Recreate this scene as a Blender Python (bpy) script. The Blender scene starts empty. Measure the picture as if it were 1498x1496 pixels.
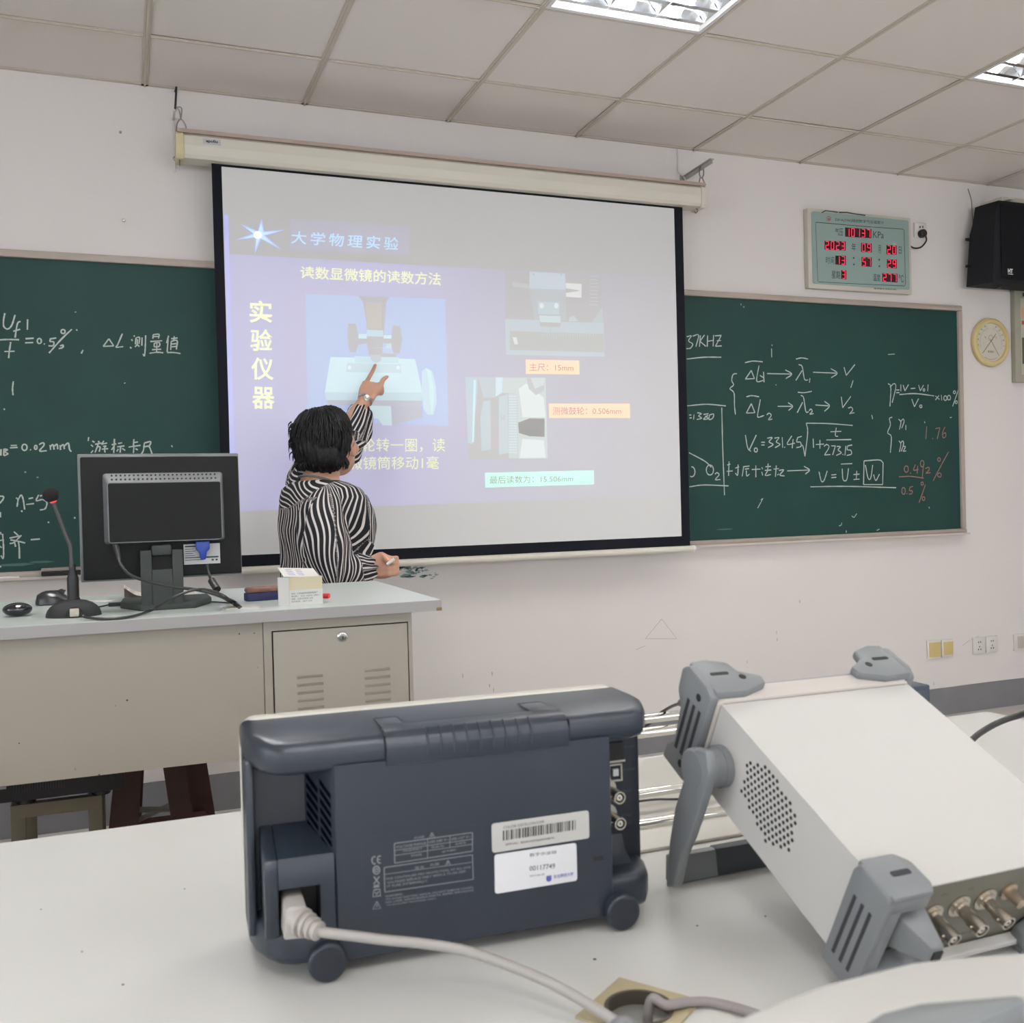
import bpy, bmesh, math, random
from mathutils import Vector, Matrix, Euler, noise
random.seed(7)
sc = bpy.context.scene
PI = math.pi
def R(d): return math.radians(d)

# ---------------------------------------------------------------- camera
EYE = 1.19                                     # camera height over the floor
CAM = Vector((0, 0, EYE))
YAW, PITCH, ROLL, FPX = -0.370525777, -0.013937619, 0.0255375125, 1459.94218
CM = (Matrix.Rotation(YAW, 3, 'Z') @ Matrix.Rotation(PITCH, 3, 'X') @ Matrix.Rotation(ROLL, 3, 'Y'))
RIGHT, FWD, UP = CM.col[0], CM.col[1], CM.col[2]
cam_d = bpy.data.cameras.new('camera'); cam = bpy.data.objects.new('camera', cam_d); sc.collection.objects.link(cam)
m3 = Matrix((RIGHT, UP, -FWD)).transposed()
cam.matrix_world = Matrix.Translation(CAM) @ m3.to_4x4()
cam_d.sensor_width = 36; cam_d.sensor_fit = 'HORIZONTAL'; cam_d.lens = 36 * FPX / 1498
cam_d.clip_start = .02; cam_d.clip_end = 60
cam_d.dof.use_dof = True; cam_d.dof.focus_distance = 3.4; cam_d.dof.aperture_fstop = 14
sc.camera = cam

# ---------------------------------------------------------------- world, daylight, exposure
sc.view_settings.view_transform = 'Standard'; sc.view_settings.look = 'None'
sc.view_settings.gamma = 1; sc.view_settings.use_curve_mapping = False
sc.view_settings.exposure = 0.0
w = bpy.data.worlds.new('sky'); sc.world = w; w.use_nodes = True
bg = w.node_tree.nodes['Background']; bg.inputs[0].default_value = (.75, .85, 1, 1); bg.inputs[1].default_value = 1.2
LIGHT_E = 55.0         # every troffer's tubes
DAY_E = 40.0           # daylight through each window of the back wall
DAY_L = 34.0

# ---------------------------------------------------------------- measuring: a pixel of the photograph on a plane of the room
def ray(u, v): return CM @ Vector(((u - 749) / FPX, 1, (748 - v) / FPX))
def aty(u, v, y): d = ray(u, v); return CAM + d * (y / d.y)
def atz(u, v, z): d = ray(u, v); return CAM + d * ((z - EYE) / d.z)
def atpl(u, v, M, ax, k):
    """local point of frame M on its plane (axis ax = k) seen at pixel u,v"""
    Mi = M.inverted(); o = Mi @ CAM; d = Mi.to_3x3() @ ray(u, v)
    return o + d * ((k - o[ax]) / d[ax])

# ---------------------------------------------------------------- materials
MATS = {}
def mat(name, col, rough=.5, metal=0, bump=0, bscale=200, var=0, vscale=8, spec=.5, emit=None, estr=0, coat=0, alpha=None, trans=0):
    if name in MATS: return MATS[name]
    m = bpy.data.materials.new(name); m.use_nodes = True; nt = m.node_tree; b = nt.nodes['Principled BSDF']
    c = (*col, 1) if len(col) == 3 else col
    b.inputs['Base Color'].default_value = c; b.inputs['Roughness'].default_value = rough
    b.inputs['Metallic'].default_value = metal; b.inputs['Specular IOR Level'].default_value = spec
    b.inputs['Coat Weight'].default_value = coat
    if trans: b.inputs['Transmission Weight'].default_value = trans
    if alpha is not None: b.inputs['Alpha'].default_value = alpha
    if emit: b.inputs['Emission Color'].default_value = (*emit, 1); b.inputs['Emission Strength'].default_value = estr
    tc = nt.nodes.new('ShaderNodeTexCoord')
    if var:
        n = nt.nodes.new('ShaderNodeTexNoise'); n.inputs['Scale'].default_value = vscale; n.inputs['Detail'].default_value = 6
        nt.links.new(tc.outputs['Object'], n.inputs['Vector'])
        mx = nt.nodes.new('ShaderNodeMix'); mx.data_type = 'RGBA'
        mx.inputs['A'].default_value = tuple(x * (1 - var) for x in c[:3]) + (1,)
        mx.inputs['B'].default_value = tuple(min(1, x * (1 + var)) for x in c[:3]) + (1,)
        nt.links.new(n.outputs['Fac'], mx.inputs['Factor']); nt.links.new(mx.outputs['Result'], b.inputs['Base Color'])
    if bump:
        n2 = nt.nodes.new('ShaderNodeTexNoise'); n2.inputs['Scale'].default_value = bscale; n2.inputs['Detail'].default_value = 3
        nt.links.new(tc.outputs['Object'], n2.inputs['Vector'])
        bp = nt.nodes.new('ShaderNodeBump'); bp.inputs['Strength'].default_value = bump; bp.inputs['Distance'].default_value = .002
        nt.links.new(n2.outputs['Fac'], bp.inputs['Height']); nt.links.new(bp.outputs['Normal'], b.inputs['Normal'])
    MATS[name] = m
    return m
def glow(name, col, k, base=(.0, .0, .0), rough=.9):
    return mat(name, base, rough, emit=col, estr=k, spec=.1)

# ---------------------------------------------------------------- objects
def link(o, parent=None, world=True):
    sc.collection.objects.link(o)
    if parent is not None:
        o.parent = parent
        if world: o.matrix_parent_inverse = WM[parent.name].inverted()
WM = {}
def thing(name, label, cat, loc=(0, 0, 0), rot=None, group=None, kind=None):
    o = bpy.data.objects.new(name, None); sc.collection.objects.link(o); o.empty_display_size = .05
    M = Matrix.Translation(Vector(loc)) @ (rot.to_4x4() if rot is not None else Matrix.Identity(4))
    o.matrix_world = M; WM[o.name] = M
    tag(o, label, cat, group, kind); return o
def tag(o, label=None, cat=None, group=None, kind=None):
    if label: o['label'] = label
    if cat: o['category'] = cat
    if group: o['group'] = group
    if kind: o['kind'] = kind
    return o
def obj(name, bm, m, parent=None, world=False, smooth=True, angle=35, label=None, kind=None):
    """link the bmesh as ONE object. world=True: vertices are room coordinates; else the parent's own."""
    me = bm if isinstance(bm, bpy.types.Mesh) else bpy.data.meshes.new(name)
    if not isinstance(bm, bpy.types.Mesh):
        bmesh.ops.recalc_face_normals(bm, faces=bm.faces) if not getattr(bm, '_keep', False) else None
        if smooth:
            ca = math.cos(R(angle))
            for f in bm.faces: f.smooth = True
            for e in bm.edges:
                if len(e.link_faces) == 2:
                    if e.link_faces[0].normal.dot(e.link_faces[1].normal) < ca: e.smooth = False
        bm.to_mesh(me); bm.free()
    if m is not None: me.materials.clear(); me.materials.append(m)
    o = bpy.data.objects.new(name, me); sc.collection.objects.link(o)
    if parent is not None:
        o.parent = parent
        if world: o.matrix_parent_inverse = WM.get(parent.name, Matrix.Identity(4)).inverted(); WM[o.name] = Matrix.Identity(4)
        else: WM[o.name] = WM.get(parent.name, Matrix.Identity(4))
    else: WM[o.name] = Matrix.Identity(4)
    if label: o['label'] = label
    if kind: o['kind'] = kind
    return o
def NB(): return bmesh.new()
def box(bm, x0, x1, y0, y1, z0, z1, bev=0, seg=2, M=None):
    x0, x1 = min(x0, x1), max(x0, x1); y0, y1 = min(y0, y1), max(y0, y1); z0, z1 = min(z0, z1), max(z0, z1)
    r = bmesh.ops.create_cube(bm, size=1)
    vs = r['verts']
    for v in vs: v.co = Vector(((v.co.x + .5) * (x1 - x0) + x0, (v.co.y + .5) * (y1 - y0) + y0, (v.co.z + .5) * (z1 - z0) + z0))
    if bev:
        es = list({e for v in vs for e in v.link_edges})
        r = bmesh.ops.bevel(bm, geom=es, offset=bev, segments=seg, profile=.5, affect='EDGES', clamp_overlap=True)
        vs = list({v for f in r['faces'] for v in f.verts} | {v for v in vs if v.is_valid})
    if M is not None:
        for v in vs: v.co = M @ v.co
    return vs
def prism(bm, pts, a0, a1, ax='y', bev=0, seg=2, M=None, which='all'):
    """polygon pts in the plane across axis ax, extruded a0..a1"""
    def P(p, a):
        if ax == 'y': return Vector((p[0], a, p[1]))
        if ax == 'x': return Vector((a, p[0], p[1]))
        return Vector((p[0], p[1], a))
    n = len(pts); A = [bm.verts.new(P(p, a0)) for p in pts]; B = [bm.verts.new(P(p, a1)) for p in pts]
    fs = [bm.faces.new(A), bm.faces.new(B[::-1])]
    for i in range(n): fs.append(bm.faces.new((A[i], B[i], B[(i + 1) % n], A[(i + 1) % n])))
    bmesh.ops.recalc_face_normals(bm, faces=fs)
    vs = A + B
    if bev:
        es = list({e for f in (fs[:2] if which == 'rims' else fs) for e in f.edges})
        r = bmesh.ops.bevel(bm, geom=es, offset=bev, segments=seg, profile=.5, affect='EDGES', clamp_overlap=True)
        vs = list({v for f in r['faces'] for v in f.verts} | {v for v in vs if v.is_valid})
    if M is not None:
        for v in vs: v.co = M @ v.co
    return vs
def rrect(x0, x1, z0, z1, r, n=5):
    out = []
    for cx, cz, a in ((x1 - r, z1 - r, 0), (x0 + r, z1 - r, 90), (x0 + r, z0 + r, 180), (x1 - r, z0 + r, 270)):
        for k in range(n + 1):
            t = R(a + 90 * k / n); out.append((cx + r * math.cos(t), cz + r * math.sin(t)))
    return out
def basis(d):
    d = d.normalized(); a = Vector((0, 0, 1)) if abs(d.z) < .9 else Vector((1, 0, 0))
    u = a.cross(d).normalized(); return u, d.cross(u)
def ring(bm, c, u, v, ru, rv, n): return [bm.verts.new(c + u * (ru * math.cos(2 * PI * k / n)) + v * (rv * math.sin(2 * PI * k / n))) for k in range(n)]
def bridge(bm, a, b):
    n = len(a)
    for k in range(n): bm.faces.new((a[k], a[(k + 1) % n], b[(k + 1) % n], b[k]))
def cyl(bm, p0, p1, r0, r1=None, n=20, caps=True):
    p0, p1 = Vector(p0), Vector(p1); r1 = r0 if r1 is None else r1; u, v = basis(p1 - p0)
    a = ring(bm, p0, u, v, r0, r0, n); b = ring(bm, p1, u, v, r1, r1, n); bridge(bm, a, b)
    if caps: bm.faces.new(a[::-1]); bm.faces.new(b)
def lathe(bm, p0, d, prof, n=24, caps=True):
    """prof = [(distance along d, radius)]"""
    p0, d = Vector(p0), Vector(d).normalized(); u, v = basis(d); prev = None; first = None
    for s, r in prof:
        cur = ring(bm, p0 + d * s, u, v, max(r, 1e-5), max(r, 1e-5), n)
        if prev: bridge(bm, prev, cur)
        else: first = cur
        prev = cur
    if caps: bm.faces.new(first[::-1]); bm.faces.new(prev)
def spline(pts, n=8):
    P = [Vector(p) for p in pts]
    if len(P) < 3: return P
    P = [P[0] * 2 - P[1]] + P + [P[-1] * 2 - P[-2]]; out = []
    for i in range(1, len(P) - 2):
        a, b, c, d = P[i - 1:i + 3]
        for k in range(n):
            t = k / n; out.append(.5 * ((2 * b) + (c - a) * t + (2 * a - 5 * b + 4 * c - d) * t * t + (3 * b - a - 3 * c + d) * t ** 3))
    out.append(P[-2]); return out
def tube(bm, path, r, n=10, caps=True):
    path = [Vector(p) for p in path]; u = None; prev = None; N = len(path)
    for i, p in enumerate(path):
        t = (path[min(i + 1, N - 1)] - path[max(i - 1, 0)]).normalized()
        if u is None: u, _ = basis(t)
        u = (u - t * u.dot(t)).normalized(); v = t.cross(u); rr = r[i] if isinstance(r, (list, tuple)) else r
        cur = ring(bm, p, u, v, rr, rr, n)
        if prev: bridge(bm, prev, cur)
        elif caps: bm.faces.new(cur[::-1])
        prev = cur
    if caps: bm.faces.new(prev)
def ell(bm, c, rx, ry, rz, n=16, m=12, M=None):
    r = bmesh.ops.create_uvsphere(bm, u_segments=n, v_segments=m, radius=1)
    for v in r['verts']:
        q = Vector((v.co.x * rx, v.co.y * ry, v.co.z * rz)); v.co = (M @ q if M is not None else q) + Vector(c)
def quad(bm, pts):
    bm.faces.new([bm.verts.new(Vector(p)) for p in pts])
def text_mesh(s, ext=0.0, off=0.0, spacing=1.0):
    """the string as a flat mesh in x,y with its own bounding box"""
    cu = bpy.data.curves.new('lettering', 'FONT'); cu.body = s; cu.size = 1; cu.extrude = ext; cu.offset = off
    cu.space_character = spacing; cu.resolution_u = 3
    o = bpy.data.objects.new('lettering', cu); sc.collection.objects.link(o)
    dg = bpy.context.evaluated_depsgraph_get(); me = bpy.data.meshes.new_from_object(o.evaluated_get(dg))
    sc.collection.objects.unlink(o); bpy.data.objects.remove(o); bpy.data.curves.remove(cu)
    return me
def text_quad(bm, s, P00, P10, P11, P01, off=0.0, spacing=1.0, slant=0):
    """the string stretched over the four-cornered patch (lower left, lower right, upper right, upper left)"""
    me = text_mesh(s, 0, off, spacing)
    if not me.vertices: bpy.data.meshes.remove(me); return
    xs = [v.co.x for v in me.vertices]; ys = [v.co.y for v in me.vertices]
    x0, x1, y0, y1 = min(xs), max(xs), min(ys), max(ys); P = [Vector(p) for p in (P00, P10, P11, P01)]
    vs = []
    for v in me.vertices:
        a = (v.co.x - x0) / max(x1 - x0, 1e-6); b = (v.co.y - y0) / max(y1 - y0, 1e-6); a += slant * b
        vs.append(bm.verts.new((P[0] * (1 - a) + P[1] * a) * (1 - b) + (P[3] * (1 - a) + P[2] * a) * b))
    for p in me.polygons:
        try: bm.faces.new([vs[i] for i in p.vertices])
        except ValueError: pass
    bpy.data.meshes.remove(me)
def ribbon(bm, pts, wd, nrm):
    """flat stroke of width wd lying across the normal nrm"""
    pts = [Vector(p) for p in pts]; N = len(pts); prev = None
    for i, p in enumerate(pts):
        t = (pts[min(i + 1, N - 1)] - pts[max(i - 1, 0)])
        if t.length < 1e-9: continue
        s = t.normalized().cross(nrm) * (wd / 2 * random.uniform(.75, 1.15))
        cur = (bm.verts.new(p - s), bm.verts.new(p + s))
        if prev: bm.faces.new((prev[0], prev[1], cur[1], cur[0]))
        prev = cur
# ================================================================ the room
WY = 4.034; CZ = EYE + 1.596; XL, XR, YB = -2.881, 5.519, -3.595; GX0 = .119; GY1 = 3.605
M_wall = mat('wall paint', (.74, .705, .68), .85, bump=.25, bscale=60, var=.025, vscale=1.6, spec=.2)
M_dado = mat('grey dado paint', (.19, .19, .20), .6, bump=.2, bscale=80, var=.18, vscale=5)
M_floor = mat('terrazzo floor', (.64, .60, .57), .35, var=.1, vscale=60)
M_tile = mat('mineral ceiling board', (.80, .755, .70), .95, bump=.7, bscale=260, var=.05, vscale=220, spec=.1)
M_rail = mat('painted grid rail', (.60, .54, .45), .5)
bm = NB(); box(bm, XL - .15, XR + .15, YB - .15, WY + .15, -.12, 0); tag(obj('floor', bm, M_floor, smooth=False), kind='structure')
bm = NB(); box(bm, XL - .15, XR + .15, WY, WY + .15, 0, CZ + .2); tag(obj('wall_front', bm, M_wall, smooth=False), kind='structure')
bm = NB(); box(bm, XR, XR + .15, YB - .15, WY, 0, CZ + .2); tag(obj('wall_right', bm, M_wall, smooth=False), kind='structure')
# left wall and back wall with window openings
def holed_wall(name, wins, horizontal):
    bm = NB(); zs, ze = 1.0, 2.35
    if horizontal:   # back wall, along x
        edges = [XL - .15] + [e for w_ in wins for e in w_] + [XR + .15]
        f = lambda a, b, z0, z1: box(bm, a, b, YB - .15, YB, z0, z1)
    else:
        edges = [YB - .15] + [e for w_ in wins for e in w_] + [WY]
        f = lambda a, b, z0, z1: box(bm, XL - .15, XL, a, b, z0, z1)
    for i in range(0, len(edges), 2): f(edges[i], edges[i + 1], 0, CZ + .2)
    for a, b in wins: f(a, b, 0, zs); f(a, b, ze, CZ + .2)
    return tag(obj(name, bm, M_wall, smooth=False), kind='structure')
LW = ((-2.6, -.9), (-.3, 1.4)); BWN = ((-2.0, -.2), (.5, 2.3), (3.0, 4.8))
holed_wall('wall_left', LW, False); holed_wall('wall_back', BWN, True)
M_alu = mat('white window frame', (.75, .76, .77), .4)
M_glass = mat('window glass', (.9, .95, .95), .02, trans=1, spec=.5)
k = 0
for hor, wins in ((False, LW), (True, BWN)):
    for a, b in wins:
        k += 1
        t = thing('window_%d' % k, None, None, (0, 0, 0), kind='structure')
        bm = NB()
        for (p, q, z0, z1) in ((a, b, 1.0, 1.05), (a, b, 2.30, 2.35), (a, a + .05, 1.05, 2.3), (b - .05, b, 1.05, 2.3), ((a + b) / 2 - .03, (a + b) / 2 + .03, 1.05, 2.3)):
            if hor: box(bm, p, q, YB - .10, YB - .04, z0, z1)
            else: box(bm, XL - .10, XL - .04, p, q, z0, z1)
        obj('window_frame', bm, M_alu, t, smooth=False)
        L = bpy.data.lights.new('daylight', 'AREA'); L.shape = 'RECTANGLE'; L.size = b - a; L.size_y = 1.35
        L.energy = DAY_E if hor else DAY_L; L.color = (.93, .96, 1.0)
        lo = bpy.data.objects.new('daylight', L); sc.collection.objects.link(lo)
        if hor: lo.location = ((a + b) / 2, YB - .16, 1.68); lo.rotation_euler = (R(90), 0, 0)
        else: lo.location = (XL - .16, (a + b) / 2, 1.68); lo.rotation_euler = (R(90), 0, R(-90))
# dado band along the foot of the front wall
bm = NB(); N = 60
for i in range(N):
    xa, xb = XL + (XR - XL) * i / N, XL + (XR - XL) * (i + 1) / N
    za, zb = [.142 + .006 * noise.noise(Vector((x * 1.7, 0, 0))) + .004 * noise.noise(Vector((x * 7, 3, 0))) for x in (xa, xb)]
    a = [(xa, WY - .004, 0), (xb, WY - .004, 0), (xb, WY - .004, zb), (xa, WY - .004, za)]
    quad(bm, a); quad(bm, [a[3], a[2], (xb, WY + .0005, zb), (xa, WY + .0005, za)])
bmesh.ops.remove_doubles(bm, verts=bm.verts, dist=1e-5)
tag(obj('baseboard_front', bm, M_dado, smooth=False), kind='structure')
# --- suspended ceiling: boards lying in a rail grid
ceil_ = thing('ceiling', None, None, (0, 0, CZ), kind='structure')
bm = NB(); box(bm, XL, XR, YB, WY, .09, .12); obj('slab', bm, mat('ceiling void', (.2, .2, .2), .9), ceil_, smooth=False)
cols = [GX0 + .6 * i for i in range(-5, 10)]; rows = [WY] + [GY1 - .6 * j for j in range(0, 13)]
TROF = {(c, r) for c in (-1, 2, 5) for r in (2, 3, 7, 8)}           # (column, row) cells the troffers fill
tile_me = {}
for ci in range(14):
    for rj in range(13):
        if (ci - 5, rj) in TROF: continue
        xa, xb = cols[ci], cols[ci + 1]; ya, yb = rows[rj + 1], rows[rj]; h = round(yb - ya, 3)
        if h not in tile_me:
            bm = NB(); box(bm, -.291, .291, -h / 2 + .009, h / 2 - .009, 0, .014, bev=.002, seg=1)
            me = bpy.data.meshes.new('ceiling_tile'); bm.to_mesh(me); bm.free(); me.materials.append(M_tile); tile_me[h] = me
        o = bpy.data.objects.new('ceiling_tile', tile_me[h]); sc.collection.objects.link(o); o.parent = ceil_
        o.location = ((xa + xb) / 2, (ya + yb) / 2, random.uniform(.0, .002)); o.rotation_euler = (random.uniform(-.002, .002), random.uniform(-.002, .002), random.choice((0, PI)) if h == .6 else 0)
for x in cols:
    bm = NB(); box(bm, x - .012, x + .012, YB, WY, -.003, .0); box(bm, x - .0035, x + .0035, YB, WY, -.0065, -.003); box(bm, x - .001, x + .001, YB, WY, 0, .04)
    obj('grid_rail', bm, M_rail, ceil_, smooth=False)
for y in rows[1:]:
    for i in range(14):
        if (i - 5, rows.index(y)) in TROF and (i - 5, rows.index(y) - 1) in TROF: continue
        bm = NB(); box(bm, cols[i] + .012, cols[i + 1] - .012, y - .009, y + .009, -.0028, .0); box(bm, cols[i] + .012, cols[i + 1] - .012, y - .0035, y + .0035, -.0062, -.0028)
        obj('cross_rail', bm, M_rail, ceil_, smooth=False)
bm = NB(); box(bm, XL, XR, WY - .018, WY - .001, -.003, 0); box(bm, XL, XR, WY - .003, WY - .0005, 0, .03); obj('wall_angle', bm, M_rail, ceil_, smooth=False)
# --- recessed fluorescent troffers
M_spec = mat('specular louvre aluminium', (.88, .9, .93), .14, metal=1, bump=.05, bscale=30)
M_tray = mat('white troffer body', (.8, .8, .8), .4)
M_tube = mat('lit fluorescent tube', (.9, .9, .9), .5, emit=(1, .985, .955), estr=LIGHT_E)
n_t = 0
where = {(-1, 2): 'above the left blackboard', (2, 2): 'above the screen at the top edge', (5, 2): 'at the right edge of the photo',
         (-1, 7): 'behind the camera on the left', (2, 7): 'behind the camera in the middle', (5, 7): 'behind the camera on the right'}
for c in (-1, 2, 5):
    for r in (2, 7):
        x0, x1 = GX0 + .6 * c, GX0 + .6 * (c + 1); y1 = rows[r]; y0 = rows[r + 2]
        t = thing('ceiling_light', 'lit recessed fluorescent ceiling light with mirror louvre ' + where[(c, r)], 'ceiling light', ((x0 + x1) / 2, (y0 + y1) / 2, CZ), group='ceiling lights')
        hx, hy = .288, .588
        bm = NB()
        for a in (box(bm, -hx, hx, -hy, hy, .088, .09), box(bm, -hx, -hx + .002, -hy, hy, 0, .088), box(bm, hx - .002, hx, -hy, hy, 0, .088), box(bm, -hx, hx, -hy, -hy + .002, 0, .088), box(bm, -hx, hx, hy - .002, hy, 0, .088)): pass
        obj('housing', bm, M_tray, t, smooth=False)
        bm = NB()
        for (a, b, p, q) in ((-.294, .294, -.594, -.579), (-.294, .294, .579, .594), (-.294, -.279, -.579, .579), (.279, .294, -.579, .579)): box(bm, a, b, p, q, -.005, .0)
        obj('rim', bm, M_tray, t, smooth=False)
        for q in (-.18, 0, .18):
            bm = NB(); cyl(bm, (q, -.56, .045), (q, .56, .045), .013, n=14); obj('tube', bm, M_tube, t)
            for s in (-1, 1):   # lengthwise parabolic reflector wings between the tubes
                bm = NB(); pr = [(q + s * (.030 + .058 * (k / 6) ** .6), .062 - .060 * k / 6) for k in range(7)]
                for k in range(6):
                    quad(bm, [(pr[k][0], -.577, pr[k][1]), (pr[k + 1][0], -.577, pr[k + 1][1]), (pr[k + 1][0], .577, pr[k + 1][1]), (pr[k][0], .577, pr[k][1])])
                bmesh.ops.remove_doubles(bm, verts=bm.verts, dist=1e-5); obj('reflector', bm, M_spec, t)
        nb = 13
        for i in range(nb):       # cross blades, V-shaped in section
            y = -.54 + 1.08 * i / (nb - 1); bm = NB()
            for q in (-.18, 0, .18):
                A = [(q - .088, y - .010, .002), (q + .088, y - .010, .002), (q + .055, y - .003, .04), (q - .055, y - .003, .04)]
                B = [(q - .088, y + .010, .002), (q + .088, y + .010, .002), (q + .055, y + .003, .04), (q - .055, y + .003, .04)]
                quad(bm, A); quad(bm, B[::-1]); quad(bm, [A[0], A[1], B[1], B[0]])
            obj('louvre_blade', bm, M_spec, t, smooth=False)
# ================================================================ blackboard
M_green = mat('green blackboard', (.0115, .047, .040), .55, var=.22, vscale=3.0, bump=.1, bscale=300, spec=.25)
M_frame = mat('blackboard frame', (.40, .34, .29), .45, var=.08, vscale=20)
M_chalk = mat('chalk line', (.46, .50, .46), .95); M_redchalk = mat('pink chalk line', (.30, .15, .13), .95)
M_smear = mat('rubbed chalk', (.06, .13, .115), .95)
FY = WY - .030; BY = WY - .016
bx1 = aty(1408, 447, FY).x; bz1 = aty(1408, 447, FY).z; bz0 = aty(1416, 780, FY).z; bx0 = -1.3
board = thing('blackboard', 'long green blackboard in a brown metal frame covered with chalk formulas', 'blackboard', ((bx0 + bx1) / 2, WY, bz0))
bm = NB(); box(bm, bx0 + .02, bx1 - .02, BY, WY - .001, bz0 + .02, bz1 - .02); obj('writing_surface', bm, M_green, board, True, False)
for nm, a in (('frame_rail', (bx0, bx1, FY, WY - .001, bz1 - .028, bz1)), ('frame_rail', (bx0, bx1, FY - .004, WY - .001, bz0, bz0 + .026)), ('frame_rail', (bx1 - .027, bx1, FY, WY - .001, bz0 + .026, bz1 - .028)), ('frame_rail', (bx0, bx0 + .027, FY, WY - .001, bz0 + .026, bz1 - .028))):
    bm = NB(); box(bm, *a, bev=.005); obj(nm, bm, M_frame, board, True)
bm = NB(); prism(bm, [(WY - .001, bz0 - .004), (WY - .052, bz0 - .004), (WY - .055, bz0 + .006), (WY - .051, bz0 + .006), (WY - .048, bz0), (WY - .001, bz0)], bx0, bx1, 'x'); obj('chalk_ledge', bm, mat('pale ledge', (.62, .56, .50), .4), board, True)
BC = [Vector((0, -1, 0))]
def chalk(name, strokes, ox, oy, s, m=M_chalk, wd=.0052, sp=6):
    bm = NB()
    for st in strokes:
        P = [aty(ox + x / s, oy + y / s, BY - .0008) for x, y in st]
        if len(P) > 2: P = spline(P, sp)
        ribbon(bm, P, wd, BC[0])
    return obj(name, bm, m, board, True, False, kind='stuff')
def circ(x, y, rx, ry, a0=0, a1=360, n=9): return [(x + rx * math.cos(R(a0 + (a1 - a0) * k / n)), y + ry * math.sin(R(a0 + (a1 - a0) * k / n))) for k in range(n + 1)]
RB = (1000, 420, 3.008)
chalk('chalk_writing', [[(14, 218), (34, 214), (22, 236), (40, 250), (30, 268), (12, 270)], [(40, 215), (66, 211), (54, 262)], [(74, 212), (70, 262)], [(92, 210), (72, 238)], [(72, 238), (98, 260)], [(106, 212), (104, 262)], [(104, 238), (130, 234)], [(132, 210), (130, 260)], [(138, 214), (166, 212)], [(166, 212), (140, 260)], [(140, 260), (168, 258)], [(146, 236), (164, 234)], [(14, 316), (90, 308), (166, 308)]], *RB)
chalk('chalk_writing', [[(388, 252), (390, 258)], [(387, 270), (388, 308)],
 [(235, 380), (218, 384), (212, 410), (220, 430), (204, 446), (222, 466), (224, 520), (228, 560)],
 [(270, 332), (305, 325), (348, 328)], [(298, 366), (272, 404)], [(272, 404), (312, 402)], [(312, 402), (298, 366)], [(332, 345), (322, 400), (326, 416), (350, 410)], [(336, 388), (352, 398)], [(352, 372), (354, 418)],
 [(368, 380), (474, 382)], [(448, 364), (476, 382), (450, 402)], [(495, 316), (520, 311), (548, 316)], [(506, 340), (522, 350), (532, 404), (548, 408)], [(522, 366), (494, 410)], [(556, 400), (554, 420)],
 [(570, 374), (672, 378)], [(648, 358), (676, 378), (650, 398)], [(706, 352), (716, 388)], [(716, 388), (754, 340)], [(746, 410), (736, 442)],
 [(276, 482), (300, 477), (332, 482)], [(298, 512), (276, 554)], [(276, 554), (314, 552)], [(314, 552), (298, 512)], [(338, 494), (326, 560), (330, 572), (354, 564)], [(366, 562), (376, 554), (386, 564), (374, 582), (390, 580)],
 [(414, 524), (476, 524)], [(460, 508), (480, 524), (462, 542)], [(503, 462), (530, 464), (564, 458)], [(516, 476), (528, 486), (538, 546), (550, 548)], [(524, 506), (500, 552)], [(552, 544), (560, 536), (566, 546), (556, 558), (572, 556)],
 [(580, 518), (638, 522)], [(620, 502), (642, 522), (620, 546)], [(694, 482), (700, 530)], [(700, 530), (736, 480)], [(724, 532), (738, 528), (744, 540), (730, 558)], [(730, 556), (752, 552)]], *RB)
chalk('chalk_writing', [[(272, 650), (282, 706), (296, 722)], [(290, 714), (320, 650)], circ(318, 716, 7, 9), [(342, 682), (358, 682)], [(342, 694), (356, 694)],
 [(368, 664), (390, 662), (376, 680), (394, 692), (372, 706)], [(400, 664), (420, 662), (408, 680), (424, 692), (402, 706)], [(434, 660), (436, 706)], [(444, 702), (446, 706)], [(476, 654), (456, 690), (490, 686)], [(482, 668), (478, 708)], [(500, 662), (520, 656)], [(502, 662), (498, 680), (514, 682), (516, 700), (496, 706)],
 [(520, 694), (526, 702), (534, 744)], [(534, 744), (546, 640), (540, 598)], [(540, 598), (640, 600), (744, 608)], [(570, 666), (572, 706)], [(582, 692), (618, 690)], [(600, 672), (600, 710)], [(646, 636), (694, 634)], [(672, 618), (668, 652), (680, 656)], [(628, 672), (738, 670)],
 [(618, 700), (630, 692), (640, 704), (620, 738)], [(620, 738), (646, 736)], [(650, 698), (668, 698)], [(668, 698), (656, 738)], [(674, 700), (690, 702), (680, 716), (694, 728), (672, 740)], [(700, 734), (702, 738)], [(714, 698), (710, 740)], [(722, 698), (742, 694)], [(722, 698), (720, 714), (736, 718), (738, 734), (718, 740)]], *RB)
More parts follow.
